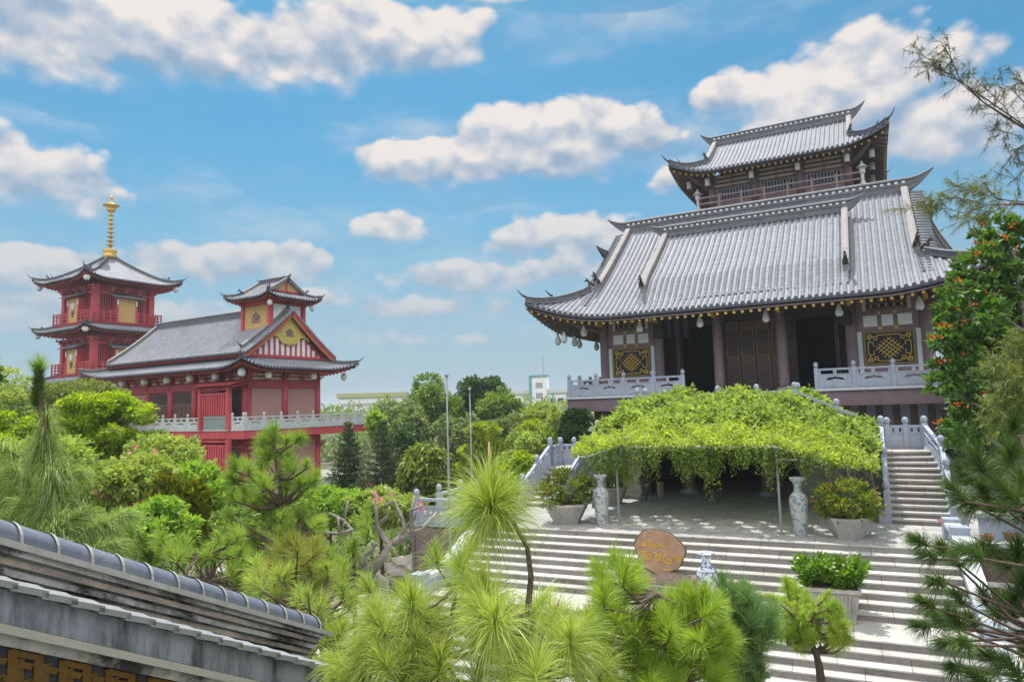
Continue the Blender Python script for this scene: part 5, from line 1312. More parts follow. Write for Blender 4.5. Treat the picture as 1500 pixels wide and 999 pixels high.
# round wood slab sign on a log
ps = at_z(972, 872, zland); LG = thing('log_stand', 'short barked log with cut ends standing under the round wooden sign', 'log', tuple(ps), S_ROT)
lm = M('weathered_log', (.27,.20,.165), .85, .3, 9, bump=.6, bscale=18)
b = MB(); b.sm = True; xs = np.linspace(-.62, .80, 12); b.tube([(x, .02*math.sin(x*5), .36+.015*math.sin(x*7)) for x in xs], [.19+.015*math.sin(x*9) for x in xs], 14); b.build('log', lm, LG)
b = MB(); b.tube([(.795, .0, .36), (.815, 0, .36)], .165, 14); b.build('cut_end', M('cut_wood', (.36,.22,.16), .8, .2, 14), LG)
for x in (-.4, .55): b = MB(); b.box(x-.09, x+.09, -.16, .16, 0, .2); b.build('foot', lm, LG)
sg = thing('wooden_sign', 'round wood slab sign with yellow lettering on the log stand', 'sign', (ps[0], ps[1], zland+.50), S_ROT+.12)
b = MB(); outl = []
for k in range(40):
    a = 2*PI*k/40; r = .60+.02*math.sin(3*a+1)+.018*math.sin(7*a); outl.append((-.05+r*.98*math.cos(a)+.02*math.sin(2*a), .55+r*.86*math.sin(a)-.05*math.cos(a)))
b.prism(outl, 'y', -.045, .08)
wm = M('sign_wood', (.37,.235,.15), .6, .25, 5, bump=.2, stain=(.36,.20,.12), stain_amt=.6, stain_scale=3); slab = b.build('slab', wm, sg)
b = MB(); b.sm = True; b.tube([(p_[0]*1.005, .02, p_[1]) for p_ in outl+outl[:2]], [.030+.008*math.sin(k*1.9) for k in range(42)], 7); b.build('bark_rim', BARK, slab)
YL = M('yellow_lettering', (.60,.36,.04), .5, .15)
b = MB(); y = -.052
def stroke(pts, w=.026):
    for p, q in zip(pts[:-1], pts[1:]): b.bar((p[0], y, p[1]), (q[0], y, q[1]), w, .012, up=(0, 1, 0))
def glyph(cx, cz, s, kind):
    S = lambda *pp: stroke([(cx+a*s, cz+c*s) for a, c in pp])
    if kind == 'A': S((-.4, -.5), (0, .5), (.4, -.5)); S((-.25, -.05), (.25, -.05))
    if kind == 'X': S((-.35, -.5), (.35, .5)); S((-.35, .5), (.35, -.5))
    if kind == 'N': S((-.35, -.5), (-.35, .5), (.35, -.5), (.35, .5))
    if kind == 'P': S((-.3, -.5), (-.3, .5), (.25, .4), (.25, .05), (-.3, 0))
    if kind == 'O': S((-.3, -.4), (-.3, .4), (.3, .4), (.3, -.4), (-.3, -.4))
    if kind == 'I': S((0, -.5), (0, .5))
    if kind == 'U': S((-.3, .5), (-.3, -.35), (.3, -.35), (.3, .5))
    if kind == 'T': S((0, -.5), (0, .5)); S((-.4, .5), (.4, .5))
    if kind == 'E': S((.3, .5), (-.3, .5), (-.3, -.5), (.3, -.5)); S((-.3, 0), (.2, 0))
    if kind == 'G': S((.35, .4), (-.3, .4), (-.3, -.45), (.35, -.45), (.35, 0), (.05, 0))
    if kind == 'H': S((-.3, -.5), (-.3, .5)); S((.3, -.5), (.3, .5)); S((-.3, 0), (.3, 0))
def zs_(pts, w=.03): stroke([((a-425)/500-.05, .55+(340-c)/500) for a, c in pts], w)
zs_([(222, 275), (243, 225), (262, 275), (222, 275)], .035); zs_([(232, 262), (255, 262)], .03)
zs_([(292, 212), (330, 222), (306, 262), (352, 285)], .028); zs_([(350, 242), (392, 285), (398, 250)], .03)
zs_([(405, 225), (442, 240), (418, 268)], .028); zs_([(438, 238), (470, 270), (502, 268)], .034)
zs_([(192, 345), (262, 332)], .03); zs_([(245, 340), (232, 395), (262, 432)], .036); zs_([(275, 372), (268, 420), (312, 425), (322, 378), (282, 368)], .032)
zs_([(352, 350), (418, 362), (432, 405), (412, 440), (362, 432)], .036); zs_([(378, 352), (402, 392), (368, 400)], .03)
zs_([(512, 362), (474, 398), (482, 445), (540, 475), (578, 440), (545, 420), (515, 440)], .038)
zs_([(642, 368), (602, 420), (648, 408), (690, 400), (655, 446)], .034); zs_([(610, 395), (622, 440)], .03); zs_([(470, 548), (520, 545)], .04)
b.build('lettering', YL, slab)
# fallen leaves blown over the steps and the plaza
uu_ = RNG.uniform(uL+.3, uR-.2, 260); vv_ = RNG.uniform(-5, 2.5, 260); zz_ = []
for v_ in vv_:
    if v_ > -.06: zz_.append(PLAZA+.006)
    else:
        k_ = int((-.04-v_)/TREAD)+1
        zz_.append(PLAZA-RISE*min(k_, 8)+.008 if v_ > v_land0-1.2 else -99)
zz_ = np.array(zz_); ok = zz_ > -50; P = np.array([SW(a, c, z_) for a, c, z_ in zip(uu_[ok], vv_[ok], zz_[ok])]); D = RNG.normal(0, 1, (len(P), 3)); D[:, 2] = .02
o_ = leaves('fallen_leaves', P, D, .05, leafmat('dry_leaf', (.16,.10,.04), (.34,.30,.07), .2), None, up=6); tag(o_, kind='stuff')
# ------------------------------------------------------------------ flagpoles
for (px, base, py, r, lab) in ((658, 19.6, 552, .032, 'taller grey flagpole standing before the plaza balustrade'), (692, 22.5, 572, .03, 'shorter grey flagpole behind the tall pine spray')):
    q = at(px, 740, base); top = at(px-6, py, base)[2]
    t = thing('flagpole', lab, 'flagpole', (q[0], q[1], GROUND), 0, 'flagpoles')
    h = top-GROUND; b = MB(); b.sm = True; b.lathe((0, 0, 0), [(r*1.25, 0), (r*1.25, h*.66), (r*.8, h*.665), (r*.65, h)], 10); b.build('pole', STEEL, t)
    b = MB(); b.ball((0, 0, h+.04), .06, 10); b.build('finial', STEEL, t)
# ------------------------------------------------------------------ things under the pergola
q = at_z(947, 733, PLAZA); t = thing('stool', 'small green stool with a flower pot in the shade of the pergola', 'stool', tuple(q), .4)
GRN = M('green_enamel', (.06,.16,.12), .5)
b = MB(); b.lathe((0, 0, .42), [(.17, 0), (.2, .02), (.2, .05), (.01, .055)], 16); b.build('seat', GRN, t)
for k in range(4):
    a = PI/4+k*PI/2; b = MB(); b.tube([(.12*math.cos(a), .12*math.sin(a), .43), (.18*math.cos(a), .18*math.sin(a), 0)], .018, 6); b.build('leg', GRN, t)
f = thing('flower_pot', 'small pink flower pot resting on the green stool', 'flower pot', (q[0], q[1], PLAZA+.476)); b = MB(); b.lathe((0, 0, 0), [(.09, 0), (.14, .14), (.14, .16), (.01, .15)], 14); b.build('pot', M('pink_clay', (.45,.27,.24), .7), f); leaf_dome(f, (0, 0, .28), .26, .26, .2, 260, .08, SHRUB)
q = at_z(968, 727, PLAZA); t = thing('pale_box', 'narrow pale box beside the green stool', 'box', tuple(q), .5); b = MB(); b.box(-.09, .09, -.09, .09, 0, .5); b.build('box', M('pale_card', (.40,.36,.27), .7), t, bevel=.006); b = MB(); b.box(-.1, .1, -.1, .1, .503, .54); b.build('lid', M('pale_card_lid', (.45,.41,.32), .7), t)
# red stick leaning on the right parapet
q = at_z(1396, 781, PLAZA); t = thing('red_stick', 'red stick lying against the right stair foot', 'stick', (q[0], q[1], PLAZA), S_ROT)
b = MB(); b.tube([(-.28, .35, .30), (0, 0, .03)], .022, 8); b.build('shaft', M('red_plastic', (.55,.02,.05), .4), t); b = MB(); b.tube([(0, 0, .028), (.05, -.06, .022)], .026, 8); b.build('grip', M('dark_red_plastic', (.3,.02,.04), .5), t)
# ------------------------------------------------------------------ plaza extension to the right: low wall, slotted retaining wall
t = thing('low_wall', 'blue grey low wall with pale coping behind the pine branches on the right', 'wall', tuple(SW(uR+4.2, 1.75, PLAZA)), S_ROT)
b = MB(); b.box(-3.4, 3.4, -.16, .16, 0, .52); b.build('wall', STONE, t); b = MB(); b.box(-3.45, 3.45, -.24, .24, .523, .62); b.build('coping', STONE_W, t, bevel=.01)
t = thing('retaining_wall', 'shaded brown retaining wall with dark slots right of the wide stairs', 'wall', tuple(SW(uR+4.0, 1.4, GROUND)), S_ROT)
b = MB(); b.box(-3.6, 3.6, -.12, .18, 0, 2.2); b.build('wall', BROWNWOOD, t); b = MB(); b.box(-3.4, -1.0, -.22, -.123, 0, 1.35); pn = b.build('pale_panel', WHITE, t); b = MB()
for k in range(5): b.box(-3.2+.42*k, -3.0+.42*k, -.226, -.2, .75, 1.25)
b.build('dark_slot', VOID, pn)
b = MB(); b.box(-3.62, 3.62, -.3, .2, 2.2, 2.296); b.build('coping', STONE_W, t)
for k, (px, py, r) in enumerate(((1447, 792, .13), (1478, 790, .16))):
    q = at_z(px, py, PLAZA); o = MB(); o.lathe((0, 0, 0), [(r*.6, 0), (r, r*.9), (r*1.05, r*1.2), (r*.85, r*1.15), (.01, r)], 14); o2 = o.build('clay_pot', M('terracotta', (.32,.13,.07), .8)); o2.location = tuple(q); tag(o2, ('small', 'larger')[k]+' brown clay pot on the ledge among pine branches', 'pot')
# ------------------------------------------------------------------ small slatted roof among the pines
q = at(1078, 985, 11.0); t = thing('slatted_roof', 'small weathered bamboo slat roof among the pines at the bottom edge', 'shelter', (q[0], q[1], GROUND), -.35)
h = q[2]-GROUND; bm_ = M('weathered_bamboo', (.30,.27,.24), .7, .3, 12)
b = MB()
for k in range(9): b.bar((-.55, -.05-.13*k, h-.02-.09*k), (.42, -.05-.13*k, h-.02-.09*k), .085, .03)
b.build('slats', bm_, t); b = MB(); b.bar((.30, .0, h+.03), (.30, -1.2, h-.76), .09, .05); b.bar((-.6, 0, h+.03), (.5, 0, h+.03), .1, .1); b.build('roof_beam', bm_, t)
for x in (-.45, .35):
    for y in (-.1, -1.0): b = MB(); b.box(x-.04, x+.04, y-.04, y+.04, 0, h-.1+.7*y); b.build('post', BARK, t)
# ------------------------------------------------------------------ the gate roof right below the camera
A = at(-40, 773, 4.25); B = at(458, 917, 7.0); C0 = at(-40, 848, 4.02); D0 = at(575, 1007, 6.55)
GR = thing('gate_roof', 'foreground gate roof ridge of grey cap tiles over stained plaster with ochre fretwork', 'roof', (0, 5, GROUND))
off = np.array([0, 5, GROUND])
A, B, C0, D0 = A-off, B-off, C0-off, D0-off
A = A-(B-A)*5/13; C0 = C0-(D0-C0)*.40
CAP = M('grey_cap_tile', (.145,.165,.215), .55, .18, 7, bump=.2, bscale=40, stain=(.25,.26,.28), stain_amt=.5, stain_scale=4)
MORT = M('pale_mortar', (.40,.39,.36), .9, .2, 10)
hd = (B-A); hd[2] = 0; hd /= np.linalg.norm(hd); sd = np.array([hd[1], -hd[0], 0])         # sd points to the camera side
ax = (B-A)/np.linalg.norm(B-A); Ltot = np.linalg.norm(B-A); nt_ = 18
capb = MB(); capb.sm = True; morb = MB()
for k in range(nt_):
    a = A+ax*Ltot*k/nt_; c = A+ax*Ltot*(k+1)/nt_ - ax*.012
    rows = []
    for q in np.linspace(0, 1, 4):
        pnt = a+(c-a)*q; rr_ = .102*(1.0-.03*q)
        rows.append([tuple(pnt+sd*math.cos(t)*rr_+np.array([0, 0, math.sin(t)*rr_])) for t in np.linspace(-.25, PI+.25, 14)])
    capb.grid(rows)
    rows = []
    for q in (-.012, .012):
        pnt = c+ax*q; rows.append([tuple(pnt+sd*math.cos(t)*.113+np.array([0, 0, math.sin(t)*.113])) for t in np.linspace(-.25, PI+.25, 14)])
    morb.grid(rows)
# rounded end cap
rows = []
for q in np.linspace(0, 1, 5):
    rr_ = .108*math.sqrt(max(0, 1-q*q)); rows.append([tuple(B+ax*.09*q+sd*math.cos(t)*rr_+np.array([0, 0, math.sin(t)*rr_])) for t in np.linspace(-.25, PI+.25, 14)])
capb.grid(rows)
cap = capb.build('ridge_cap', CAP, GR); morb.build('mortar_joint', MORT, cap)
# stacked courses under the cap, stepping in and out; they grow shallower to the lower end
def course(d0, d1, o0, o1, name, mat, ext=0.0):
    b = MB(); rows = []
    for q in np.linspace(0, 1, 24):
        pnt = A+ax*(Ltot+ext)*q; k = 1.0-.12*q
        w = .006*math.sin(q*37+d0*50)
        ring = [(o0, d0), (o1, d1)]
        rows.append([tuple(pnt+sd*(o0+w)+np.array([0, 0, d0*k])), tuple(pnt+sd*(o1+w)+np.array([0, 0, d1*k])), tuple(pnt-sd*.12+np.array([0, 0, d1*k])), tuple(pnt-sd*.12+np.array([0, 0, d0*k])), tuple(pnt+sd*(o0+w)+np.array([0, 0, d0*k]))])
    b.grid(rows)
    e = rows[-1][:4]; b.add(e, [(0, 1, 2, 3)])
    return b.build(name, mat, GR)
PLS = M('stained_plaster_course', (.36,.355,.34), .9, .25, 5, bump=.5, bscale=35, stain=(.02,.02,.02), stain_amt=.95, stain_scale=2.2, slo=.48, shi=.62)
PLB = M('brown_stained_course', (.30,.255,.215), .9, .3, 5, bump=.5, bscale=35, stain=(.05,.045,.04), stain_amt=.8, stain_scale=2)
course(-.025, -.07, .17, .17, 'ledge', MORT, .12)
z = -.07
for k in range(6):
    o_ = .11-.012*k; course(z, z-.045, o_+.02, o_+.035, 'ridge_course', PLB if k % 2 else PLS, -.05*k); z -= .045
    course(z, z-.022, o_-.02, o_-.02, 'ridge_groove', PLS, -.05*k); z -= .022
# stepped verge tiles, plaster board, moulding and ochre fretwork
vx = (D0-C0); Lv = np.linalg.norm(vx); vx = vx/Lv; vh = np.array([vx[0], vx[1], 0]); vh /= np.linalg.norm(vh); vs_ = np.array([vh[1], -vh[0], 0])
VT = M('pale_verge_tile', (.25,.255,.27), .8, .15, 6, bump=.3, stain=(.2,.2,.2), stain_amt=.5, stain_scale=3)
for k in range(28):
    a = C0+vx*Lv*k/28; c = C0+vx*Lv*(k+1.22)/28 + np.array([0, 0, .016]); up = np.array([0, 0, 1.])
    b = MB(); rows = []
    for pnt in (a, c): rows.append([tuple(pnt+vs_*.10+up*.035), tuple(pnt+vs_*.10-up*.005), tuple(pnt-vs_*.10-up*.005), tuple(pnt-vs_*.10+up*.045), tuple(pnt+vs_*.10+up*.035)])
    b.grid(rows); b.add(rows[0][:4], [(3, 2, 1, 0)]); b.add(rows[1][:4], [(0, 1, 2, 3)]); b.build('verge_tile', VT, GR)
def vboard(z0, z1, o0, o1, name, mat):
    b = MB(); rows = []
    for q in np.linspace(0, 1, 20):
        pnt = C0+vx*Lv*q; u = np.array([0, 0, 1.])
        rows.append([tuple(pnt+vs_*o0+u*z0), tuple(pnt+vs_*o1+u*z1), tuple(pnt-vs_*.3+u*z1), tuple(pnt-vs_*.3+u*z0), tuple(pnt+vs_*o0+u*z0)])
    b.grid(rows); return b.build(name, mat, GR)
vboard(.01, -.006, -.09, .02, 'verge_bed', PLS)
vboard(-.008, -.20, .03, .03, 'plaster_board', M('blue_grey_plaster', (.25,.275,.315), .9, .14, 3, bump=.4, stain=(.02,.02,.02), stain_amt=.95, stain_scale=5.5, streak=True, slo=.44, shi=.68))
vboard(-.202, -.255, .07, .055, 'pale_moulding', M('pale_moulding_plaster', (.46,.45,.41), .9, .15, 4, stain=(.25,.22,.17), stain_amt=.5, stain_scale=4))
vboard(-.257, -.33, .01, .0, 'grey_moulding', PLS)
vboard(-.332, -1.0, -.06, -.06, 'fret_backing', M('dark_blue_backing', (.06,.07,.085), .9, .2))
OCH = M('ochre_fret', (.10,.052,.006), .7, .25, 8, bump=.3, stain=(.1,.06,.02), stain_amt=.5, stain_scale=4)  # ochre darkened so the colour itself carries the shade under the verge
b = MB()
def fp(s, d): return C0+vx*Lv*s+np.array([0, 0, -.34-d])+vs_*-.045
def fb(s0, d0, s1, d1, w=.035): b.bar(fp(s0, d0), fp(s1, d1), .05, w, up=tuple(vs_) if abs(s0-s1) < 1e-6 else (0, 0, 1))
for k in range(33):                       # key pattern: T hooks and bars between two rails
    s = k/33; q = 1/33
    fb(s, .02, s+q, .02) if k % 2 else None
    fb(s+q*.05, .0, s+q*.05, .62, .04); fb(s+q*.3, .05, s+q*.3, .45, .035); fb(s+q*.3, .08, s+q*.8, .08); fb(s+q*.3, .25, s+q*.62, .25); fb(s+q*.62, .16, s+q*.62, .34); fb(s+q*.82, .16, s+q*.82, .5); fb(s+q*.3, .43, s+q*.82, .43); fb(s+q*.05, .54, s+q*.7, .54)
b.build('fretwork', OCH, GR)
# roof body behind the ridge and the wall that carries it
b = MB(); rows = []
for q in np.linspace(0, 1, 6):
    pnt = A+ax*Ltot*q; rows.append([tuple(pnt-sd*.12+np.array([0, 0, -.1])), tuple(pnt-sd*.9+np.array([0, 0, -.75])), tuple(pnt-sd*.9+np.array([0, 0, -1.1])), tuple(pnt-sd*.12+np.array([0, 0, -1.1]))])
b.grid(rows); b.build('rear_slope', TILE_P, GR)
b = MB(); pts = [(C0+vx*Lv*q) for q in np.linspace(0, 1, 6)]
rows = [[tuple(p_-vs_*.07+np.array([0, 0, -.3])), (p_[0]-vs_[0]*.07, p_[1]-vs_[1]*.07, 0), (p_[0]-vs_[0]*.6, p_[1]-vs_[1]*.6, 0), tuple(p_-vs_*.6+np.array([0, 0, -.3]))] for p_ in pts]
b.grid(rows); b.build('gate_wall', PLS, GR)
# ------------------------------------------------------------------ far buildings
t0_ = at(548, 600, 150); t = thing('far_building', 'distant pale low building with a yellow green roof edge beyond the trees', 'building', (t0_[0], t0_[1], GROUND), .1, None)
b = MB(); z1 = at(548, 582, 150)[2]-GROUND; b.box(-7, 7, -4, 4, 0, z1); w = b.build('wall', WHITE, t); b = MB(); b.box(-7.4, 7.4, -4.4, 4.4, z1+.003, z1+.9); b.build('roof', M('yellow_green_roof', (.42,.45,.22), .8), t)
b = MB(); b.box(-6.5, 6.5, -4.03, -3.99, z1-1.9, z1-1.2)
b.build('window_band', M('pale_far_glass', (.45,.48,.5), .3), w)
t0_ = at(782, 598, 130); t = thing('far_building', 'distant white building with teal edged stair tower and dark window bands', 'building', (t0_[0], t0_[1], GROUND), -.15)
z1 = at(782, 570, 130)[2]-GROUND; b = MB(); b.box(-9, 16, -3, 5, 0, z1-.9); w = b.build('wall', WHITE, t)
TEAL = M('teal_trim', (.16,.40,.38), .6)
b = MB(); b.box(-9.3, 16.3, -3.3, 5.3, z1-.9+.003, z1-.2); b.build('roof', M('pale_roof', (.6,.63,.62), .8), t)
b = MB()
for k in range(9):
    for zz in (z1-2.6, z1-5.2): b.box(3.4+1.45*k, 4.5+1.45*k, -3.04, -2.99, zz, zz+.75)
for k in range(4): b.box(-8.5+1.6*k, -7.6+1.6*k, -3.04, -2.99, z1-3.2, z1-2.4)
b.build('window', M('far_window', (.08,.09,.13), .3), w)
b = MB(); b.box(.2, 2.9, -3.6, 1, 0, z1+2.2); tw_ = b.build('stair_tower', WHITE, t); b = MB(); b.box(-.35, .198, -3.7, -1, 0, z1+2.4); b.build('teal_fin', TEAL, t); b = MB(); b.box(.0, 3.1, -3.8, 1.2, z1+2.203, z1+2.5); b.build('tower_roof', TEAL, tw_)
b = MB()
for k in range(4): b.box(.9, 2.2, -3.64, -3.59, z1-5.6+1.9*k, z1-4.6+1.9*k)
b.build('window', M('far_window_grey', (.35,.37,.42), .3), tw_)
b = MB()
for k in range(10): b.box(-9+2.6*k-.1, -9+2.6*k+.1, -3.2, -3.0, 0, z1-.95)
b.build('pilaster', TEAL, t)
b = MB(); b.tube([(2.0, 0, z1+2.5), (2.0, 0, z1+6)], .06, 5); b.build('mast', STEEL, t)
# ------------------------------------------------------------------ leaf colours
PINE_L = leafmat('pine_needle_light', (.18,.28,.045), (.56,.68,.20), .42, third=(.62,.62,.24))
PINE_M = leafmat('pine_needle_mid', (.11,.23,.035), (.42,.57,.12), .4)
PINE_B = leafmat('pine_needle_bluish', (.07,.17,.06), (.24,.38,.13), .35)
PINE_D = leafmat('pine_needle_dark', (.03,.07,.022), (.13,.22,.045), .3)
PINE_Y = leafmat('pine_needle_golden', (.15,.27,.03), (.45,.61,.10), .4, third=(.42,.26,.06))
PINE_R = leafmat('pine_needle_rusty', (.16,.19,.05), (.36,.40,.10), .4, third=(.40,.17,.07))
PINE_W = leafmat('pine_needle_weeping', (.11,.20,.05), (.40,.52,.15), .35)
LF_OLIVE = leafmat('leaf_olive', (.11,.17,.04), (.31,.38,.09), .35)
LF_LIME = leafmat('leaf_lime', (.16,.28,.012), (.42,.56,.03), .5)
LF_BRIGHT = leafmat('leaf_bright', (.13,.27,.035), (.40,.60,.11), .45)
LF_PALE = leafmat('leaf_pale', (.17,.28,.055), (.46,.57,.17), .42)
LF_MID = leafmat('leaf_mid', (.085,.165,.045), (.29,.43,.10), .4)
LF_DEEP = leafmat('leaf_deep', (.03,.08,.03), (.11,.20,.065), .3)
LF_GREY = leafmat('leaf_greyish', (.12,.19,.08), (.32,.42,.19), .35)
LF_GOLD = leafmat('leaf_gold', (.16,.25,.03), (.44,.55,.08), .45)
LF_TULIP = leafmat('leaf_flame_tree', (.035,.095,.022), (.17,.33,.065), .35)
ORANGE = leafmat('orange_blossom', (.62,.06,.01), (.80,.16,.03), .3)
LF_CAS = leafmat('casuarina_twig', (.05,.065,.03), (.12,.14,.07), .3)
LF_CASP = leafmat('casuarina_pale', (.12,.15,.05), (.25,.29,.12), .4)
def trunk_path(a, b, bend=.12, n=6):
    a = np.array(a, float); b = np.array(b, float); L = np.linalg.norm(b-a); o = RNG.normal(0, bend*L*.25, 3); o[2] = 0
    return [tuple(a+(b-a)*t+o*math.sin(PI*t)) for t in np.linspace(0, 1, n)]
def loc(p, o): return (p[0]-o[0], p[1]-o[1], p[2]-o[2])
# ------------------------------------------------------------------ broad-leaved trees and shrubs
def plant(name, cat, label, px, py, Z, rx, ry, n, leaf, mat, nl=8, group=None, deep=.9, clump=.35, trunk_r=None, lobe=.5, ratio=.5, flowers=None, layered=False, ground=GROUND, up=.35, trunkmat=None, bottom=None, trunk=True, tilt=0.0, lean=0):
    """px,py: middle of the crown; Z its distance; rx, ry its half size in thousandths of the distance"""
    leaf *= .66; n = int(n*1.75); c = at(px, py, Z); k = Z/1000.0; RX, RZ = rx*k, ry*k; RY = RX*deep
    t = thing(name, label, cat, (c[0]+lean, c[1], ground), 0, group); o = np.array([c[0]+lean, c[1], ground])
    C0_ = c-o
    lobes = []
    if layered:
        for i in range(nl):
            u = RNG.uniform(-1, 1); a = RNG.uniform(0, 2*PI); r = math.sqrt(max(0, 1-u*u))*RNG.uniform(.35, .85); s = RNG.uniform(.17, .32)
            lobes.append((C0_[0]+RX*r*math.cos(a), C0_[1]+RY*r*math.sin(a), C0_[2]+RZ*u*.85, RX*s, RY*s, RZ*RNG.uniform(.10, .2)))
    else:
        lobes.append((C0_[0], C0_[1], C0_[2], RX*.62, RY*.62, RZ*.62))
        for i in range(nl):
            d = norm(RNG.normal(0, 1, 3)); s = lobe*RNG.uniform(.7, 1.15)
            d = d*np.array([1, 1, 1.0 if d[2] > 0 else .75])
            lobes.append((C0_[0]+RX*d[0]*(1-s*.75), C0_[1]+RY*d[1]*(1-s*.75), C0_[2]+RZ*d[2]*(1-s*.75), RX*s, RY*s, RZ*s))
    P, D, ti = ell_points(lobes, n, .5, clump, 26)
    kz = P[:, 2] > .03; P, D, ti = P[kz], D[kz], ti[kz]
    leaves('crown', P, D+np.array([0, 0, tilt]), leaf*k, mat, t, ti, ratio=ratio, up=up)
    if flowers is not None:
        nf, fs, fm = flowers; i = RNG.choice(len(P), nf); d = P[i]-C0_; ok = (d[:, 1] < RY*.5); Pf = P[i][ok]*1.0 + D[i][ok]*leaf*k*.6
        P3 = np.repeat(Pf, 7, 0)+RNG.normal(0, fs*k*.35, (len(Pf)*7, 3)); leaves('blossom', P3, RNG.normal(0, 1, (len(P3), 3)), fs*k, fm, t, RNG.uniform(0, 1, len(P3)), ratio=.7)
    if trunk:
        tr = trunk_r or max(.03, RX*.05); b = MB(); b.sm = True
        top = C0_+np.array([0, 0, -RZ*.2]); base = np.array([-lean, 0, -.05]); path = trunk_path(base, top); b.tube(path, [tr*(1-.6*i/5) for i in range(6)], 8); b.build('trunk', trunkmat or BARK, t)
        b = MB(); b.sm = True
        for lb in lobes[1:min(len(lobes), 7)]:
            s0 = np.array(path[3 if RNG.uniform() < .5 else 4]); b.tube(trunk_path(s0, lb[:3], .2, 5), [tr*.5, tr*.42, tr*.34, tr*.26, tr*.15], 6)
        b.build('limb', trunkmat or BARK, t)
    return t
# ------------------------------------------------------------------ pines
def shoot_needles(p, axis, L, n, sl, spread=(.30, 1.25), back=.25):
    """needles along the last stretch of a shoot: forward at the tip, sideways and back at its base"""
    axis = axis/np.linalg.norm(axis); q = RNG.uniform(0, 1, n)
    phi = spread[1]-(spread[1]-spread[0])*q + RNG.normal(0, .16, n)
    r = norm(np.cross(RNG.normal(0, 1, (n, 3)), axis)); d = axis*np.cos(phi)[:, None]+r*np.sin(phi)[:, None]
    P = p - axis*sl*(1-q)[:, None]
    return P, d, L*RNG.uniform(.55, 1.1, n)
def pine(label, Z, base_px, trunk, shoots, L, n, w, mat, group='pines in the foreground', sl=.10, droop=.3, limb_r=.014, trunk_r=.04, candle=.0, spread=(.30, 1.25), zj=.25, tintshift=0.0, name='pine_tree', trunkmat=None, limbs=True):
    """trunk: list of (px,py[,dz]) from low to high; shoots: (px, py, dx, dy, scale[, dZ]) tip position and pointing in the image plane"""
    o = at(base_px, 900, Z); o = np.array([o[0], o[1], GROUND]); t = thing(name, label, 'pine tree', tuple(o), 0, group)
    W_ = lambda px, py, dz=0.0: at(px, py, Z+dz)-o
    tp = [W_(*q) for q in trunk]; first = tp[0].copy(); first[2] = -.05; first[0] *= .6
    path = ([tuple(first)] if tp[0][2] > .2 else [])+[tuple(q) for q in tp]
    # refine
    b = MB(); b.sm = True; m = len(path); b.tube(path, [trunk_r*(1.25-.85*i/max(1, m-1)) for i in range(m)], 8); b.build('trunk', trunkmat or BARK, t)
    NP, ND, NL, NT = [], [], [], []; lb = MB(); lb.sm = True; cb = MB(); cb.sm = True; ncandle = 0
    tarr = np.array(path)
    for s in shoots:
        px, py, dx, dy, sc = s[:5]; dz = s[5] if len(s) > 5 else RNG.normal(0, zj)
        p = W_(px, py, dz); ax = np.array([dx, RNG.normal(0, .35), -dy]); ax = ax/np.linalg.norm(ax)
        P, D, LL = shoot_needles(p, ax, L*sc, int(n*sc), sl*sc, spread); NP.append(P); ND.append(D); NL.append(LL); NT.append(np.clip(RNG.uniform(0, .6, len(P))+RNG.uniform(0, .4)+tintshift, 0, 1))
        if limbs:
            cand = tarr[(tarr[:, 2] < p[2]+.05)] if (tarr[:, 2] < p[2]+.05).any() else tarr[:1]
            j = cand[np.argmin(np.linalg.norm(cand-p, axis=1)+.25*np.abs(cand[:, 2]-p[2]))]
            mid = (j+p)/2 - ax*np.linalg.norm(p-j)*.22; e = p-ax*sl*sc
            lb.tube([tuple(j), tuple(mid), tuple(e), tuple(p)], [limb_r*1.5, limb_r, limb_r*.7, limb_r*.5], 6)
        if candle and sc >= .95:
            cl_ = candle*sc*(2.0 if sc > 1.32 else 1); cb.tube([tuple(p-ax*.02), tuple(p+ax*cl_*.6), tuple(p+ax*cl_+np.array([0, 0, .01]))], [.008, .009, .005], 6); ncandle += 1
    if limbs: lb.build('limb', trunkmat or BARK, t)
    if ncandle: cb.build('candle', M('pine_candle', (.30,.20,.11), .8, .2, 20), t)
    needles('needles', np.concatenate(NP), np.concatenate(ND), np.concatenate(NL), w, mat, t, np.concatenate(NT), droop)
    return t
def scatter_shoots(ells, count, up=(0, -1), fan=.8, sc=(.7, 1.1)):
    """random shoot tips through image ellipses (cx, cy, rx, ry), fanning out from the lower middle"""
    out = []; A_ = np.array([e[2]*e[3] for e in ells], float); A_ /= A_.sum()
    for k in RNG.choice(len(ells), count, p=A_):
        cx, cy, rx, ry = ells[k]; a = RNG.uniform(0, 2*PI); r = math.sqrt(RNG.uniform(0, 1))
        x, y = cx+rx*r*math.cos(a), cy+ry*r*math.sin(a); out.append((x, y, up[0]+fan*(x-cx)/rx+RNG.normal(0, .25), up[1]+fan*.6*(y-cy)/ry+RNG.normal(0, .2), RNG.uniform(*sc)))
    return out
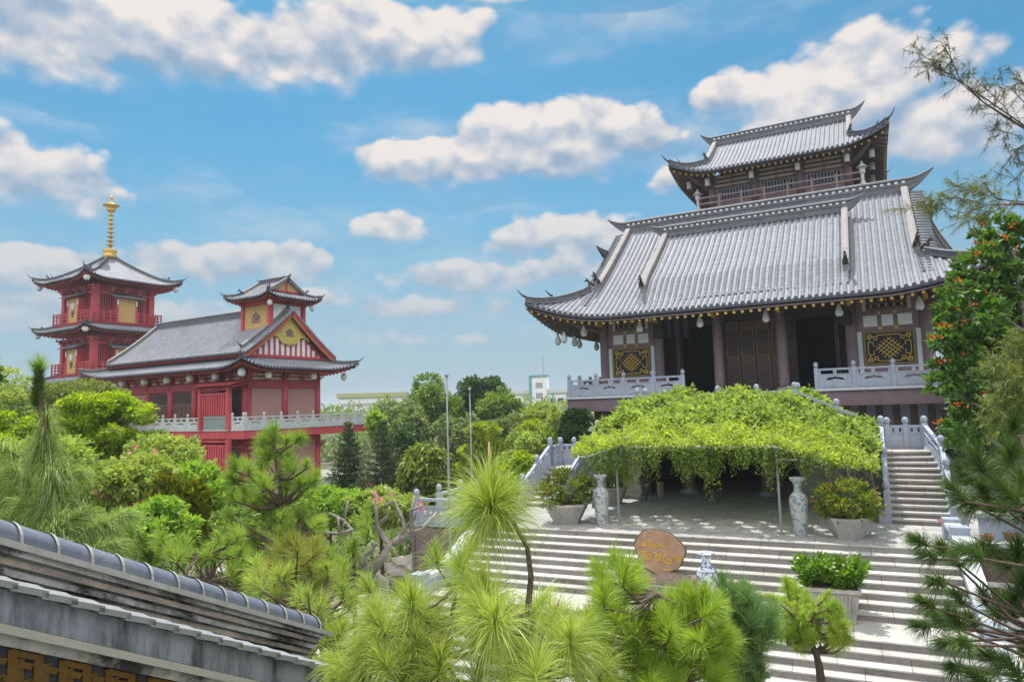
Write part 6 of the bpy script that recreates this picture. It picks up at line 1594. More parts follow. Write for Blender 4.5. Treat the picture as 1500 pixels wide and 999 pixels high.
# middle foreground: long pale needles in big open sprays
pine('tall pine holding the largest pale needle spray on a bare curved branch', 4.4, 760, [(790, 999), (772, 905, .1), (778, 845), (772, 800), (752, 765), (722, 738)],
     [(718, 722, -.02, -1, 1.35, 0), (719, 735, .05, -1, 1.3, .02), (724, 738, .6, -.5, 1.15, .02), (712, 740, -.6, -.4, 1.1, -.05), (720, 742, .1, .5, .8, .02), (809, 908, .35, -.8, .95, .2), (790, 880, .5, -.5, .8, .3), (834, 965, .25, -.9, 1.0, .1), (760, 960, -.1, -1, .95, -.1), (880, 985, .3, -.8, .9, .2), (745, 905, -.3, -.8, .8, .3)]+scatter_shoots([(790, 935, 70, 55), (760, 980, 90, 25), (730, 880, 40, 40), (840, 940, 40, 50)], 15, sc=(.75, 1.0)),
     .45, 400, .0034, PINE_L, sl=.10, droop=.5, candle=.13, trunk_r=.022, limb_r=.010, spread=(.15, 1.75))
pine('broad pine of overlapping yellow green sprays with upright brown candles beside the gate roof end', 4.9, 640, [(640, 999), (646, 960), (662, 905), (668, 860)],
     [(604, 882, -.12, -1, 1.1, 0), (554, 905, -.5, -.7, 1.0, .1), (676, 845, -.15, -1, 1.12, .1), (643, 960, -.1, -1, 1.1, -.3), (715, 928, .45, -.8, 1.0, -.1), (640, 815, -.1, -1, .8, .3), (690, 800, .2, -1, .8, .4), (590, 985, -.3, -.8, 1.0, -.3), (700, 990, .2, -.9, 1.0, -.3), (525, 960, -.5, -.7, .9, .2), (540, 860, -.4, -.8, .8, .5), (620, 930, -.2, -.9, .8, .2), (670, 900, .1, -.9, .8, .3), (575, 940, -.3, -.8, .8, .4), (745, 985, .4, -.8, .9, .1), (500, 995, -.4, -.8, .9, .1)]+scatter_shoots([(620, 930, 100, 60), (590, 975, 110, 25), (680, 890, 50, 60), (560, 890, 40, 30)], 24, sc=(.75, 1.05)),
     .42, 360, .0034, PINE_L, sl=.11, droop=.60, candle=.12, trunk_r=.03, limb_r=.011, spread=(.15, 1.6), tintshift=-.08)
pine('bushy bright pine in front of the wooden sign log', 6.6, 960, [(955, 999), (958, 930), (962, 870)],
     scatter_shoots([(900, 850, 35, 30), (960, 895, 70, 28), (960, 940, 100, 50), (1015, 905, 45, 40), (930, 985, 70, 30), (1020, 975, 45, 30), (885, 905, 25, 40), (1045, 940, 28, 40)], 105)+[(902, 820, -.1, -1, 1, 0), (1000, 872, .1, -1, 1, 0), (925, 850, 0, -1, 1, 0), (1045, 885, .3, -1, 1, 0), (875, 830, -.2, -1, .9, 0)],
     .31, 270, .0048, PINE_Y, sl=.13, droop=.34, candle=.08, trunk_r=.05, limb_r=.013, spread=(.22, 1.2))
pine('blue green pine between the bright pine and the small golden pine', 7.6, 1085, [(1085, 999), (1085, 940), (1078, 880)],
     scatter_shoots([(1075, 890, 35, 35), (1100, 930, 40, 45), (1070, 960, 40, 40), (1110, 985, 35, 20)], 70)+[(1058, 855, 0, -1, 1.1, 0), (1092, 880, .1, -1, 1, 0)],
     .30, 250, .0048, PINE_B, sl=.14, droop=.25, trunk_r=.05, limb_r=.013, spread=(.2, 1.1))
pine('small golden green pine with a bare curved trunk in front of the landing planter', 9.2, 1200, [(1203, 999), (1200, 975), (1195, 955), (1180, 930), (1165, 905)],
     scatter_shoots([(1155, 885, 28, 30), (1195, 905, 45, 28), (1160, 925, 30, 18), (1225, 920, 22, 18), (1140, 910, 18, 25), (1190, 880, 35, 15)], 84, up=(0, -.75), fan=1.0)+[(1152, 850, 0, -1, 1, 0), (1180, 870, .1, -1, 1, 0)],
     .27, 270, .0052, PINE_Y, sl=.14, droop=.75, trunk_r=.055, limb_r=.015, spread=(.25, 1.2), tintshift=.08)
# right foreground: dark pine reaching in from outside the frame
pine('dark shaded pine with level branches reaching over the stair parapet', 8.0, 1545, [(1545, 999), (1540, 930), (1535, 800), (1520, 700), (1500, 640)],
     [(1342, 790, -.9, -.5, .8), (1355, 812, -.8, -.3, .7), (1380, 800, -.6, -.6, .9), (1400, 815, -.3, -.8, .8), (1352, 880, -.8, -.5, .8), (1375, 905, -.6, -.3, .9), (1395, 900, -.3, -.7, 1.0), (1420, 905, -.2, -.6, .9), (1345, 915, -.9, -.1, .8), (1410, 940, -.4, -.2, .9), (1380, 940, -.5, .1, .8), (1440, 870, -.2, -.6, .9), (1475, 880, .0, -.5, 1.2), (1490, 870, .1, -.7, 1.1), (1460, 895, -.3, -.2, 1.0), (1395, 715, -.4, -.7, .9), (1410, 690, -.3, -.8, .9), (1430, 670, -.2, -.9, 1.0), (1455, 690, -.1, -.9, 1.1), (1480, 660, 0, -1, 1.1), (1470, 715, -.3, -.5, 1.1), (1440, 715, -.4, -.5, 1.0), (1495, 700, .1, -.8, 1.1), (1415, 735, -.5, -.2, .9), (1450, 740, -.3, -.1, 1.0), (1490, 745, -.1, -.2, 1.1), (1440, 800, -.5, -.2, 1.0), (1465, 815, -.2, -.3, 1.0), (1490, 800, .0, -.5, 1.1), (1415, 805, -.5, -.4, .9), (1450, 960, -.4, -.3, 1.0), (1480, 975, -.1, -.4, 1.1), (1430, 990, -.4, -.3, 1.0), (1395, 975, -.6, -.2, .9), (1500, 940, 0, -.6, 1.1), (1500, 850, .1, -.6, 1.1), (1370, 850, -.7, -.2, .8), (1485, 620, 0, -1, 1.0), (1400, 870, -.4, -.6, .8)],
     .33, 430, .0054, PINE_D, sl=.18, droop=.35, trunk_r=.10, limb_r=.018, spread=(.25, 1.25), zj=.5)  # shade on this pine is put into its dark needle colour
# left: weeping long-needled pine with a dark upright leader
t = pine('weeping pine with long drooping needles and a dark upright leader', 6.2, 74, [(74, 800), (74, 740), (72, 680), (68, 640), (60, 590), (57, 560)],
     [(68, 610, 0, -1, 1.05, 0), (66, 640, .3, -.8, 1.0, 0), (70, 660, -.4, -.7, 1.0, 0), (76, 690, .1, -1, 1.1, -.1), (22, 690, -.6, -.6, 1.1, .1), (-8, 700, -.8, -.5, 1.1, .2), (112, 690, .8, -.5, 1.0, .2), (40, 735, -.6, -.5, 1.1, 0), (115, 752, .6, -.6, 1.1, -.1), (150, 765, .8, -.4, 1.1, .1), (185, 750, .9, -.5, 1.0, .3), (5, 755, -.7, -.3, 1.1, 0), (80, 760, 0, -.8, 1.1, -.2), (170, 795, .7, -.2, 1.0, 0), (-15, 640, -.6, -.6, 1.0, .3), (100, 800, .2, -.6, 1.1, -.2)],
     .44, 560, .0042, PINE_W, sl=.30, droop=1.1, trunk_r=.05, limb_r=.016, spread=(.3, 1.5))
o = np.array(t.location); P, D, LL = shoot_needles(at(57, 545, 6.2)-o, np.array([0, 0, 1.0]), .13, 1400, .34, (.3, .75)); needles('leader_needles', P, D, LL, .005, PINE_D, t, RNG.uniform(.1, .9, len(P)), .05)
P, D, LL = shoot_needles(at(56, 540, 6.2)-o, np.array([-.1, 0, 1.0]), .2, 160, .05, (.2, 1.0)); needles('leader_tip', P, D, LL, .005, PINE_M, t, None, .1)
# mid pines left of the middle
pine('bushy upright pine with rounded needle tufts in front of the red hall corner', 13.5, 410, [(420, 800), (412, 740), (408, 700), (402, 660)],
     scatter_shoots([(405, 655, 42, 28), (360, 700, 25, 35), (440, 685, 30, 28), (395, 700, 45, 40), (365, 750, 35, 35), (440, 740, 35, 40), (345, 790, 30, 25), (400, 780, 50, 28)], 62, fan=1.0)+[(400, 632, 0, -1, 1, 0), (385, 645, -.2, -1, 1, 0), (420, 645, .2, -1, 1, 0)],
     .36, 300, .0075, PINE_M, sl=.15, droop=.2, trunk_r=.07, limb_r=.025, spread=(.3, 1.35), zj=.6)
pine('young pine with rusty red needle tips below the bushy pine', 9.5, 430, [(440, 960), (432, 900), (428, 830)],
     scatter_shoots([(430, 815, 45, 25), (395, 850, 35, 30), (455, 850, 40, 30)], 34, fan=.7)+[(428, 790, 0, -1, 1, 0), (455, 800, .2, -1, 1, 0)],
     .32, 170, .006, PINE_R, sl=.13, droop=.25, trunk_r=.035, limb_r=.013, spread=(.25, 1.2), zj=.4)
pine('low yellow green pine above the end of the gate roof', 8.6, 470, [(480, 999), (470, 940), (462, 890)],
     scatter_shoots([(465, 890, 50, 35), (420, 860, 35, 25), (500, 850, 35, 35), (480, 945, 45, 35), (385, 840, 25, 20)], 44, fan=.8),
     .33, 170, .0056, PINE_L, sl=.13, droop=.35, trunk_r=.035, limb_r=.013, spread=(.25, 1.3), zj=.5, tintshift=-.05)
pine('mid green young pine between the rusty pine and the bare branches', 11.0, 520, [(520, 900), (520, 840), (516, 800)],
     scatter_shoots([(505, 800, 20, 18), (490, 825, 25, 20), (540, 775, 8, 20)], 16, fan=.8),
     .30, 160, .0068, PINE_M, sl=.13, droop=.25, trunk_r=.035, limb_r=.014, zj=.3)
pine('low green pine beyond the gate roof ridge on the left', 10.5, 310, [(310, 900), (305, 850), (300, 810)],
     scatter_shoots([(300, 800, 40, 25), (350, 830, 30, 25), (250, 800, 25, 20), (330, 790, 25, 25)], 36, fan=.8),
     .30, 150, .0068, PINE_M, sl=.13, droop=.25, trunk_r=.035, limb_r=.014, zj=.5)
# ------------------------------------------------------------------ shrubs and trees on the left
plant('broadleaf_tree', 'tree', 'round olive green tree in front of the pagoda', 105, 594, 47, 70, 38, 7000, 8.0, LF_OLIVE, 12, trunk_r=.3)
plant('broadleaf_tree', 'tree', 'pale green tree at the left edge beside the olive tree', 12, 590, 42, 60, 45, 4500, 8, LF_PALE, 9, trunk_r=.25)
plant('branch_tree', 'tree', 'slim tree whose leafy tip enters at the left edge', -14, 545, 14, 22, 24, 260, 15, LF_MID, 4, trunk_r=.05)
plant('layered_tree', 'tree', 'lime green tree with flat spreading tiers before the red hall doors', 152, 628, 21, 86, 56, 10500, 9.5, LF_LIME, 46, layered=True, trunk_r=.12, up=.9, clump=.2)
plant('layered_tree', 'tree', 'yellow green tiered tree at the left behind the weeping pine', 15, 645, 19, 60, 42, 4500, 10, LF_LIME, 28, layered=True, trunk_r=.10, up=.9, clump=.2)
plant('small_tree', 'tree', 'small rounded green tree before the slatted red screen', 234, 656, 28, 32, 24, 2200, 8, LF_MID, 7, trunk_r=.08)
g = 'flowering shrubs on the left'
plant('flowering_shrub', 'shrub', 'pale green shrub with faint pink blossoms behind the weeping pine', 170, 712, 15, 80, 48, 7500, 10, LF_PALE, 10, g, flowers=(16, 9, PINKF))
plant('flowering_shrub', 'shrub', 'light green shrub with pinkish tips below the tiered tree', 235, 680, 18, 70, 38, 4500, 10, LF_PALE, 9, g, flowers=(10, 7, PINKF))
plant('leafy_shrub', 'shrub', 'bright green shrub with upright leafy shoots before the red screen', 292, 722, 17, 52, 42, 5200, 12, LF_BRIGHT, 10, tilt=.7)
plant('leafy_shrub', 'shrub', 'bright green low shrub behind the golden cypress', 215, 775, 12, 60, 45, 4200, 15, LF_BRIGHT, 9)
plant('golden_cypress', 'shrub', 'golden green cypress with dense upright sprays left of the bushy pine', 258, 755, 13.5, 46, 62, 9000, 9, leafmat('cypress_leaf', (.055,.085,.008), (.30,.33,.02), .3), 16, tilt=1.2, clump=.6, lobe=.38, ratio=.3)
plant('leafy_shrub', 'shrub', 'mid green shrub between the weeping pine and the gate roof', 120, 790, 11, 80, 40, 3600, 15, LF_MID, 8)
plant('leafy_shrub', 'shrub', 'dark green low shrub under the bushy pine', 345, 790, 16, 60, 40, 4200, 11, LF_MID, 8)
plant('leafy_shrub', 'shrub', 'leafy light shrub at the far left under the tiered tree', 55, 690, 13, 90, 50, 4200, 13, LF_PALE, 9)
# small conifers before the red hall terrace
def araucaria(label, px, py, Z, rx, ry, mat):
    c = at(px, py, Z); k = Z/1000; R_, Hh = rx*k, 2*ry*k; base = c[2]-ry*k
    t = thing('araucaria', label, 'conifer', (c[0], c[1], GROUND), 0, 'dark conifers by the red hall'); z0 = base-GROUND
    b = MB(); b.sm = True; b.tube([(0, 0, 0), (.02, 0, (z0+Hh)*.5), (0, 0, z0+Hh)], [.13, .09, .02], 8); b.build('trunk', BARK, t)
    P, D, T = [], [], []; lb = MB(); lv = 0; z = .02
    while z < .98:
        r = R_*(1-z)**.85*RNG.uniform(.85, 1.1); m = max(5, int(5+5*(1-z)))
        for j in range(m):
            a = 2*PI*j/m+z*9+RNG.normal(0, .1); e = np.array([math.cos(a)*r, math.sin(a)*r, z0+Hh*z+r*.18]); s0 = np.array([0, 0, z0+Hh*z-r*.05])
            lb.tube([tuple(s0), tuple((s0+e)/2-np.array([0, 0, r*.06])), tuple(e)], [.02, .015, .006], 4)
            nn = int(80*max(.25, r/R_)); q = RNG.uniform(.15, 1, nn)[:, None]; P.append(s0+(e-s0)*q+np.array([0, 0, -r*.10])*np.sin(q*PI)+RNG.normal(0, .05, (nn, 3))); d = np.tile(norm((e-s0)[None]), (nn, 1))*.8+RNG.normal(0, .5, (nn, 3))+np.array([0, 0, .3]); D.append(d); T.append(RNG.uniform(0, .5, nn)+.5*q[:, 0]*RNG.uniform(.3, 1))
        z += .07
    lb.build('limb', BARK, t); leaves('crown', np.concatenate(P), np.concatenate(D), .20, mat, t, np.concatenate(T), ratio=.28)
ARA = leafmat('araucaria_leaf', (.03,.065,.028), (.13,.20,.065), .3)
araucaria('narrow dark tiered conifer nearest the red hall balcony end', 511, 668, 39, 34, 52, ARA); araucaria('broader dark tiered conifer right of the narrow conifer', 561, 672, 37, 48, 60, ARA)
# ------------------------------------------------------------------ middle distance
def weeping(label, px, py, Z, rx, ry, n, leaf, mat):
    c = at(px, py, Z); k = Z/1000; R_, H_ = rx*k, ry*k; t = thing('weeping_tree', label, 'tree', (c[0], c[1], GROUND)); zc = c[2]-GROUND
    P, D, T = [], [], []
    for s in range(120):
        a = RNG.uniform(0, 2*PI); r = R_*math.sqrt(RNG.uniform(0, 1)); top = zc+H_*(.95*math.sqrt(max(.02, 1-(r/R_)**2))-.05); ln = H_*RNG.uniform(.5, 1.3); m = n//120
        q = RNG.uniform(0, 1, m); p = np.stack([r*math.cos(a)+RNG.normal(0, .10, m)+q*.2*math.cos(a), r*math.sin(a)+RNG.normal(0, .10, m), top-q*ln], 1); P.append(p); D.append(np.stack([RNG.normal(0, .4, m), RNG.normal(0, .4, m), np.full(m, -1.0)], 1)); T.append(np.clip(RNG.uniform(0, .5, m)+.4*(1-q), 0, 1))
    P = np.concatenate(P); ok = P[:, 2] > .1; leaves('crown', P[ok], np.concatenate(D)[ok], leaf*k, mat, t, np.concatenate(T)[ok], ratio=.3)
    b = MB(); b.sm = True; b.tube([(0, 0, 0), (.1, 0, zc*.5), (0, 0, zc+H_*.4)], [.18, .13, .05], 8); b.build('trunk', BARK, t)
weeping('light green weeping tree left of the taller flagpole', 626, 692, 30, 34, 50, 6500, 12, leafmat('weeping_leaf', (.08,.14,.02), (.25,.34,.06), .4))
g = 'big trees behind the plaza'
plant('broadleaf_tree', 'tree', 'tall dark leafy tree standing highest behind the flagpoles', 628, 598, 58, 46, 46, 9000, 8, LF_MID, 14, g, trunk_r=.3)
plant('broadleaf_tree', 'tree', 'dark leafy tree behind the shorter flagpole', 705, 592, 60, 42, 40, 7500, 8, LF_DEEP, 12, g, trunk_r=.3)
plant('broadleaf_tree', 'tree', 'mid green tree right of the flagpoles against the far white building', 745, 605, 57, 42, 38, 6500, 8, LF_MID, 12, g, trunk_r=.3)
plant('broadleaf_tree', 'tree', 'dull green tree behind the broader dark conifer', 585, 632, 52, 42, 44, 7000, 8, LF_GREY, 12, g, trunk_r=.28)
plant('broadleaf_tree', 'tree', 'deep green tree left of the weeping tree', 600, 680, 42, 40, 55, 7000, 9, LF_DEEP, 12, g, trunk_r=.25)
plant('broadleaf_tree', 'tree', 'greyish green tree between the two flagpoles', 672, 648, 46, 40, 44, 7000, 8, LF_GREY, 12, g, trunk_r=.25)
plant('broadleaf_tree', 'tree', 'grey green tree below the far white building', 742, 645, 44, 42, 38, 6500, 8, LF_GREY, 11, g, trunk_r=.22)
plant('broadleaf_tree', 'tree', 'pale green tree against the far building left of the hall balcony', 795, 635, 48, 40, 40, 6500, 8, LF_PALE, 11, g, trunk_r=.22)
plant('broadleaf_tree', 'tree', 'yellowish green tree filling the gap behind the left hall stair', 765, 680, 38, 48, 45, 6500, 9, LF_PALE, 11, g, trunk_r=.2)
plant('leafy_shrub', 'shrub', 'yellow green shrub left of the stair balustrade', 792, 665, 33, 36, 42, 5000, 9, LF_PALE, 10)
plant('leafy_shrub', 'shrub', 'lime shrub between the pine spray and the left hall stair', 760, 700, 29, 34, 34, 3800, 10, LF_LIME, 8)
plant('ivy_bush', 'shrub', 'dark green ivy mass under the end of the hall balcony', 846, 630, 33.5, 34, 28, 4500, 7, LF_DEEP, 9)
plant('leafy_shrub', 'shrub', 'light green shrub at the foot of the hall behind the left stair', 822, 640, 36, 28, 36, 3200, 9, LF_PALE, 8)
def cloud_bonsai(label, Z, pads, base):
    o = at(base[0], base[1], Z); t = thing('cloud_pruned_tree', label, 'tree', (o[0], o[1], GROUND)); o = np.array([o[0], o[1], GROUND]); k = Z/1000
    b = MB(); b.sm = True; zt = at(*pads[0][:2], Z)[2]-GROUND; b.tube([(0, 0, 0), (.25, 0, zt*.4), (-.1, .1, zt*.75), tuple(at(*pads[0][:2], Z)-o)], [.14, .11, .08, .04], 8)
    lob = []
    for (px, py, rx, ry) in pads:
        c = at(px, py, Z)-o; lob.append((c[0], c[1], c[2], rx*k, rx*k*.8, ry*k)); b.tube([(.05, 0, c[2]-.35), (c[0]*.6, c[1]*.5, c[2]-.2), tuple(c)], [.05, .04, .02], 6)
    b.build('trunk', BARK, t); P, D, ti = ell_points(lob, 620*len(pads), .35, .2, 20); leaves('foliage_pad', P, D+np.array([0, 0, .5]), 6.5*k, LF_GOLD, t, ti)
cloud_bonsai('golden cloud pruned tree behind the pale pine spray', 34, [(708, 632, 24, 12), (690, 662, 18, 9), (684, 688, 20, 9), (665, 705, 22, 10), (722, 655, 16, 9)], (695, 700))
cloud_bonsai('golden cloud pruned shrub below the hall balcony end', 40, [(778, 628, 18, 10), (800, 645, 16, 9), (768, 655, 18, 9), (790, 672, 18, 9)], (785, 690))
# creeper mound before the plaza corner
plant('creeper_mound', 'shrub', 'pale leafy creeper mound left of the plaza corner balustrade', 560, 748, 24.5, 62, 30, 6500, 9, LF_PALE, 10, flowers=(14, 4, WHITEF), trunk=True)
plant('creeper_mound', 'shrub', 'bright creeper mound between the bushy pine and the bare branches', 485, 748, 25, 55, 34, 5500, 9, LF_BRIGHT, 10, flowers=(10, 4, WHITEF))
plant('leafy_shrub', 'shrub', 'low green shrub before the lower balustrade of the red hall', 440, 760, 27, 50, 34, 4200, 9, LF_PALE, 9)
plant('leafy_shrub', 'shrub', 'green shrub hiding the terrace corner behind the bushy pine', 385, 745, 24, 50, 40, 4200, 10, LF_MID, 9)
plant('leafy_shrub', 'shrub', 'broad green shrub in front of the red hall terrace', 310, 745, 25, 70, 32, 4500, 10, LF_MID, 9)
plant('rubber_tree', 'tree', 'broad leaved plant at the end of the red hall balcony', 551, 622, 47, 16, 18, 900, 13, LF_BRIGHT, 6)
# bare bleached branches
Zb = 15.6; o = at(540, 830, Zb); o = np.array([o[0], o[1], GROUND]); t = thing('bare_tree', 'bleached bare tree with twisted cut branches before the plaza corner', 'tree', tuple(o))
ZM = lambda a, c, dz=0.0: tuple(at(470+a/5.55, 690+c/5.55, Zb+dz)-o)
DW = M('bleached_wood', (.29,.265,.24), .9, .35, 10, bump=.6, bscale=25, stain=(.08,.07,.06), stain_amt=.6, stain_scale=2.5)
f0 = ZM(500, 890); b = MB(); b.sm = True; b.tube([(f0[0], f0[1], 0), f0, ZM(400, 830), ZM(350, 760), ZM(330, 690)], [.16, .14, .12, .11, .08], 8); b.build('trunk', DW, t)
for pts, r0, r1 in (([(330, 690), (420, 650), (440, 600), (380, 540)], .05, .03), ([(340, 690), (280, 705), (160, 730)], .05, .03), ([(400, 830), (500, 700), (560, 590), (500, 520), (455, 450), (460, 380), (450, 180)], .09, .03), ([(455, 440), (540, 370), (560, 310)], .04, .02), ([(560, 590), (640, 540), (685, 450), (650, 370), (590, 240)], .06, .03), ([(590, 590), (730, 510), (830, 470), (940, 340)], .07, .03), ([(740, 500), (740, 320), (770, 200)], .045, .02), ([(740, 320), (820, 280)], .03, .018), ([(350, 760), (280, 600), (250, 480), (190, 400), (60, 340)], .06, .022), ([(190, 400), (220, 240)], .03, .02), ([(150, 500), (140, 360)], .03, .02), ([(250, 480), (150, 510), (0, 490)], .04, .02), ([(590, 240), (490, 300)], .028, .02), ([(200, 420), (150, 480)], .03, .02), ([(685, 450), (760, 390), (770, 330)], .03, .015)):
    b = MB(); b.sm = True; n_ = len(pts); b.tube([ZM(a+RNG.normal(0, 4), c, .15*math.sin(i*1.7+a)) for i, (a, c) in enumerate(pts)], [1.15*(r0+(r1-r0)*i/(n_-1)) for i in range(n_)], 7); b.build('branch', DW, t)
P = np.concatenate([np.array(ZM(a, c))+RNG.normal(0, .06, (14, 3)) for a, c in ((575, 195), (470, 225), (810, 275), (445, 190))]); leaves('blossom', P, RNG.normal(0, 1, (len(P), 3)), .08, PINKF, t, ratio=.7)
# rocks in the garden
RK_ = M('pale_rock', (.45,.42,.38), .95, .25, 4, bump=.8, bscale=12, stain=(.2,.18,.16), stain_amt=.6, stain_scale=2)
for i, (px, py, s, wd) in enumerate(((608, 806, .75, 'large pale boulder before the plaza retaining wall'), (515, 905, .5, 'pale flat stone below the low pine'), (545, 880, .38, 'small pale stone among the pine shadows'), (500, 950, .55, 'pale stone beside the lower foreground pine'), (590, 850, .45, 'pale stone under the bare branches'), (330, 838, .35, 'small pale rock beyond the gate roof ridge'), (300, 822, .28, 'smallest brownish rock beyond the gate roof ridge'))):
    zz = GROUND+.35*s+(.9 if i == 0 else 0); q = at_z(px, py, zz); me = bpy.data.meshes.new('garden_rock'); bm = bmesh.new() if False else None
    import bmesh
    bm = bmesh.new(); bmesh.ops.create_icosphere(bm, subdivisions=3, radius=s)
    for v_ in bm.verts:
        n_ = v_.co.normalized(); v_.co *= 1+.22*math.sin(n_.x*4+i)*math.sin(n_.y*5+2*i)+.12*math.sin(n_.z*7+n_.x*6+i); v_.co.z *= .6; v_.co.x *= 1.3
    bm.to_mesh(me); bm.free(); me.materials.append(RK_); o_ = link_mesh('garden_rock', me); o_.location = (q[0], q[1], zz if i else GROUND+.6); tag(o_, wd, 'rock', 'rocks in the garden')
# ------------------------------------------------------------------ right: flame tree, casuarina, feathery conifer
Zt = 15.0; o = at(1540, 560, Zt); o = np.array([o[0], o[1], GROUND]); t = thing('flame_tree', 'flame tree with dark glossy leaves and clusters of orange red flowers', 'tree', tuple(o))
k = Zt/1000; lob = []
for (px, py, rx, ry, dz) in ((1440, 400, 42, 40, 0), (1485, 360, 40, 45, .5), (1425, 470, 48, 36, -.3), (1470, 440, 40, 45, .3), (1415, 545, 40, 30, -.4), (1455, 520, 45, 40, 0), (1440, 590, 42, 34, .2), (1490, 560, 40, 50, .6), (1400, 495, 26, 22, -.5), (1500, 470, 40, 60, .6), (1405, 430, 30, 14, -.2), (1385, 500, 22, 12, -.5), (1392, 455, 18, 9, -.4), (1380, 560, 20, 14, -.5), (1460, 340, 30, 26, .2), (1420, 625, 32, 26, 0), (1470, 625, 40, 30, .5)):
    c = at(px, py, Zt+dz)-o; lob.append((c[0], c[1], c[2], rx*k, rx*k, ry*k))
P, D, ti = ell_points(lob, 17000, .55, .62, 22); leaves('crown', P, D+np.array([0, 0, .25]), .165, LF_TULIP, t, ti, ratio=.42)
b = MB(); b.sm = True; b.tube([(0, 0, 0), (-.1, 0, 2.5), (-.3, 0, 5.5), (-.5, 0, 8.5)], [.2, .17, .13, .06], 10); b.build('trunk', BARK_G, t); b = MB(); b.sm = True
for lb_ in lob: b.tube(trunk_path((-.2, 0, max(1.5, lb_[2]-1.2)), lb_[:3], .2, 5), [.07, .055, .045, .03, .015], 6)
b.build('limb', BARK_G, t)
fl_ = []
for (px, py) in ((1428, 357), (1441, 355), (1471, 348), (1490, 333), (1440, 330), (1406, 412), (1432, 370), (1392, 478), (1412, 473), (1370, 492), (1385, 528), (1378, 530), (1411, 522), (1373, 496), (1411, 596), (1405, 592), (1376, 617), (1423, 447), (1401, 455), (1380, 478), (1490, 365), (1478, 300), (1446, 575), (1455, 430)):
    c = at(px, py, Zt-.75)-o; m = 6; fl_.append(c+RNG.normal(0, 1, (m, 3))*np.array([.055, .055, .03]))
P = np.concatenate(fl_); leaves('blossom', P, RNG.normal(0, .7, (len(P), 3))+np.array([0, -.3, .6]), .07, ORANGE, t, ratio=.6)
def feathery(label, Z, limbs, twl, nt, mat, r0, base, name='casuarina', start=0.25, lw=.006):
    """open feathery branches: limb polylines in image points, hung with fine drooping twigs"""
    o = at(base[0], base[1], Z); o = np.array([o[0], o[1], GROUND]); t = thing(name, label, 'tree', tuple(o)); P, D, LL = [], [], []
    b = MB(); b.sm = True; j0 = at(*limbs[0][0], Z)-o; b.tube([(0, 0, 0), (0, 0, j0[2]*.5), (j0[0]*.5, 0, j0[2]*.9), tuple(j0)], [r0*3, r0*2.4, r0*1.8, r0*1.2], 8); b.build('trunk', BARK, t)
    b = MB(); b.sm = True
    for i, limb in enumerate(limbs):
        pts = [at(px, py, Z+.25*math.sin(i*2.1+q))-o for q, (px, py) in enumerate(limb)]; m = len(pts); rr_ = [r0*(1-.85*q/(m-1))*(1 if i == 0 else .6) for q in range(m)]
        if i: 
            tr_ = pts[0]; b.tube([tuple(j0), tuple((j0+tr_)/2), tuple(tr_)], [r0*.8, r0*.7, rr_[0]], 6) if np.linalg.norm(j0-tr_) > .05 else None
        b.tube([tuple(q) for q in pts], rr_, 6)
        pts = np.array(pts); seg = np.linalg.norm(np.diff(pts, axis=0), axis=1); cum = np.concatenate([[0], np.cumsum(seg)])
        for s in range(int(nt*cum[-1])):
            d = cum[-1]*(start+(1-start)*RNG.uniform(0, 1)**.75); j = min(np.searchsorted(cum, d)-1, len(seg)-1); j = max(j, 0); p = pts[j]+(pts[j+1]-pts[j])*(d-cum[j])/seg[j]; dirn = (pts[j+1]-pts[j])/seg[j]
            tw = norm((dirn*.6+RNG.normal(0, .55, 3)+np.array([0, 0, -.05]))[None])[0]; ln = twl*RNG.uniform(.5, 1.2); m2 = 24; q = RNG.uniform(.1, 1, m2)
            b.tube([tuple(p), tuple(p+tw*ln)], [lw*.7, lw*.3], 3, cap=False)
            P.append(p+tw*ln*q[:, None]); D.append(tw+RNG.normal(0, .55, (m2, 3))+np.array([0, 0, -.35])); LL.append(RNG.uniform(.06, .15, m2))
    b.build('limb', BARK, t); needles('twigs', np.concatenate(P), np.concatenate(D), np.concatenate(LL), lw, mat, t, None, .3)
feathery('open feathery casuarina branches against the sky at the upper right', 8.5, [[(1530, 205), (1485, 180), (1440, 150), (1405, 115), (1393, 85), (1388, 55)], [(1440, 150), (1405, 120), (1370, 95), (1338, 72)], [(1405, 118), (1380, 110), (1350, 95)], [(1485, 180), (1470, 155), (1430, 118), (1412, 95)], [(1525, 200), (1495, 215), (1475, 235), (1468, 250)], [(1530, 190), (1510, 140), (1492, 110)], [(1520, 230), (1498, 250), (1490, 270)], [(1485, 180), (1475, 195), (1450, 185)], [(1510, 160), (1480, 130), (1455, 120)]], .26, 17, LF_CAS, .012, (1600, 600), lw=.0048, start=.12)
feathery('pale feathery branch drooping over the grey roof at the right', 9.5, [[(1540, 300), (1500, 300), (1450, 300), (1400, 290), (1350, 296)], [(1500, 300), (1440, 285), (1395, 272)], [(1450, 300), (1410, 312), (1370, 302), (1322, 306)], [(1480, 298), (1440, 318), (1405, 326)], [(1460, 292), (1440, 268), (1435, 262)]], .24, 24, LF_CASP, .012, (1620, 620), lw=.0055, start=.1)
feathery('dull green feathery conifer in front of the flame tree trunk', 11.0, [[(1560, 560), (1530, 540), (1480, 530), (1450, 535)], [(1530, 540), (1490, 575), (1455, 590)], [(1530, 560), (1490, 600), (1460, 615)], [(1540, 540), (1500, 500), (1470, 505)], [(1540, 540), (1500, 550), (1470, 560)], [(1545, 560), (1510, 590), (1480, 605)]], .34, 60, LF_OLIVE, .022, (1600, 700), lw=.008, start=.1)
plant('clipped_bush', 'shrub', 'clipped yellow green ball shrub at the right edge', 1482, 645, 17, 24, 20, 1800, 7, LF_GOLD, 3, lobe=.9, clump=.1)
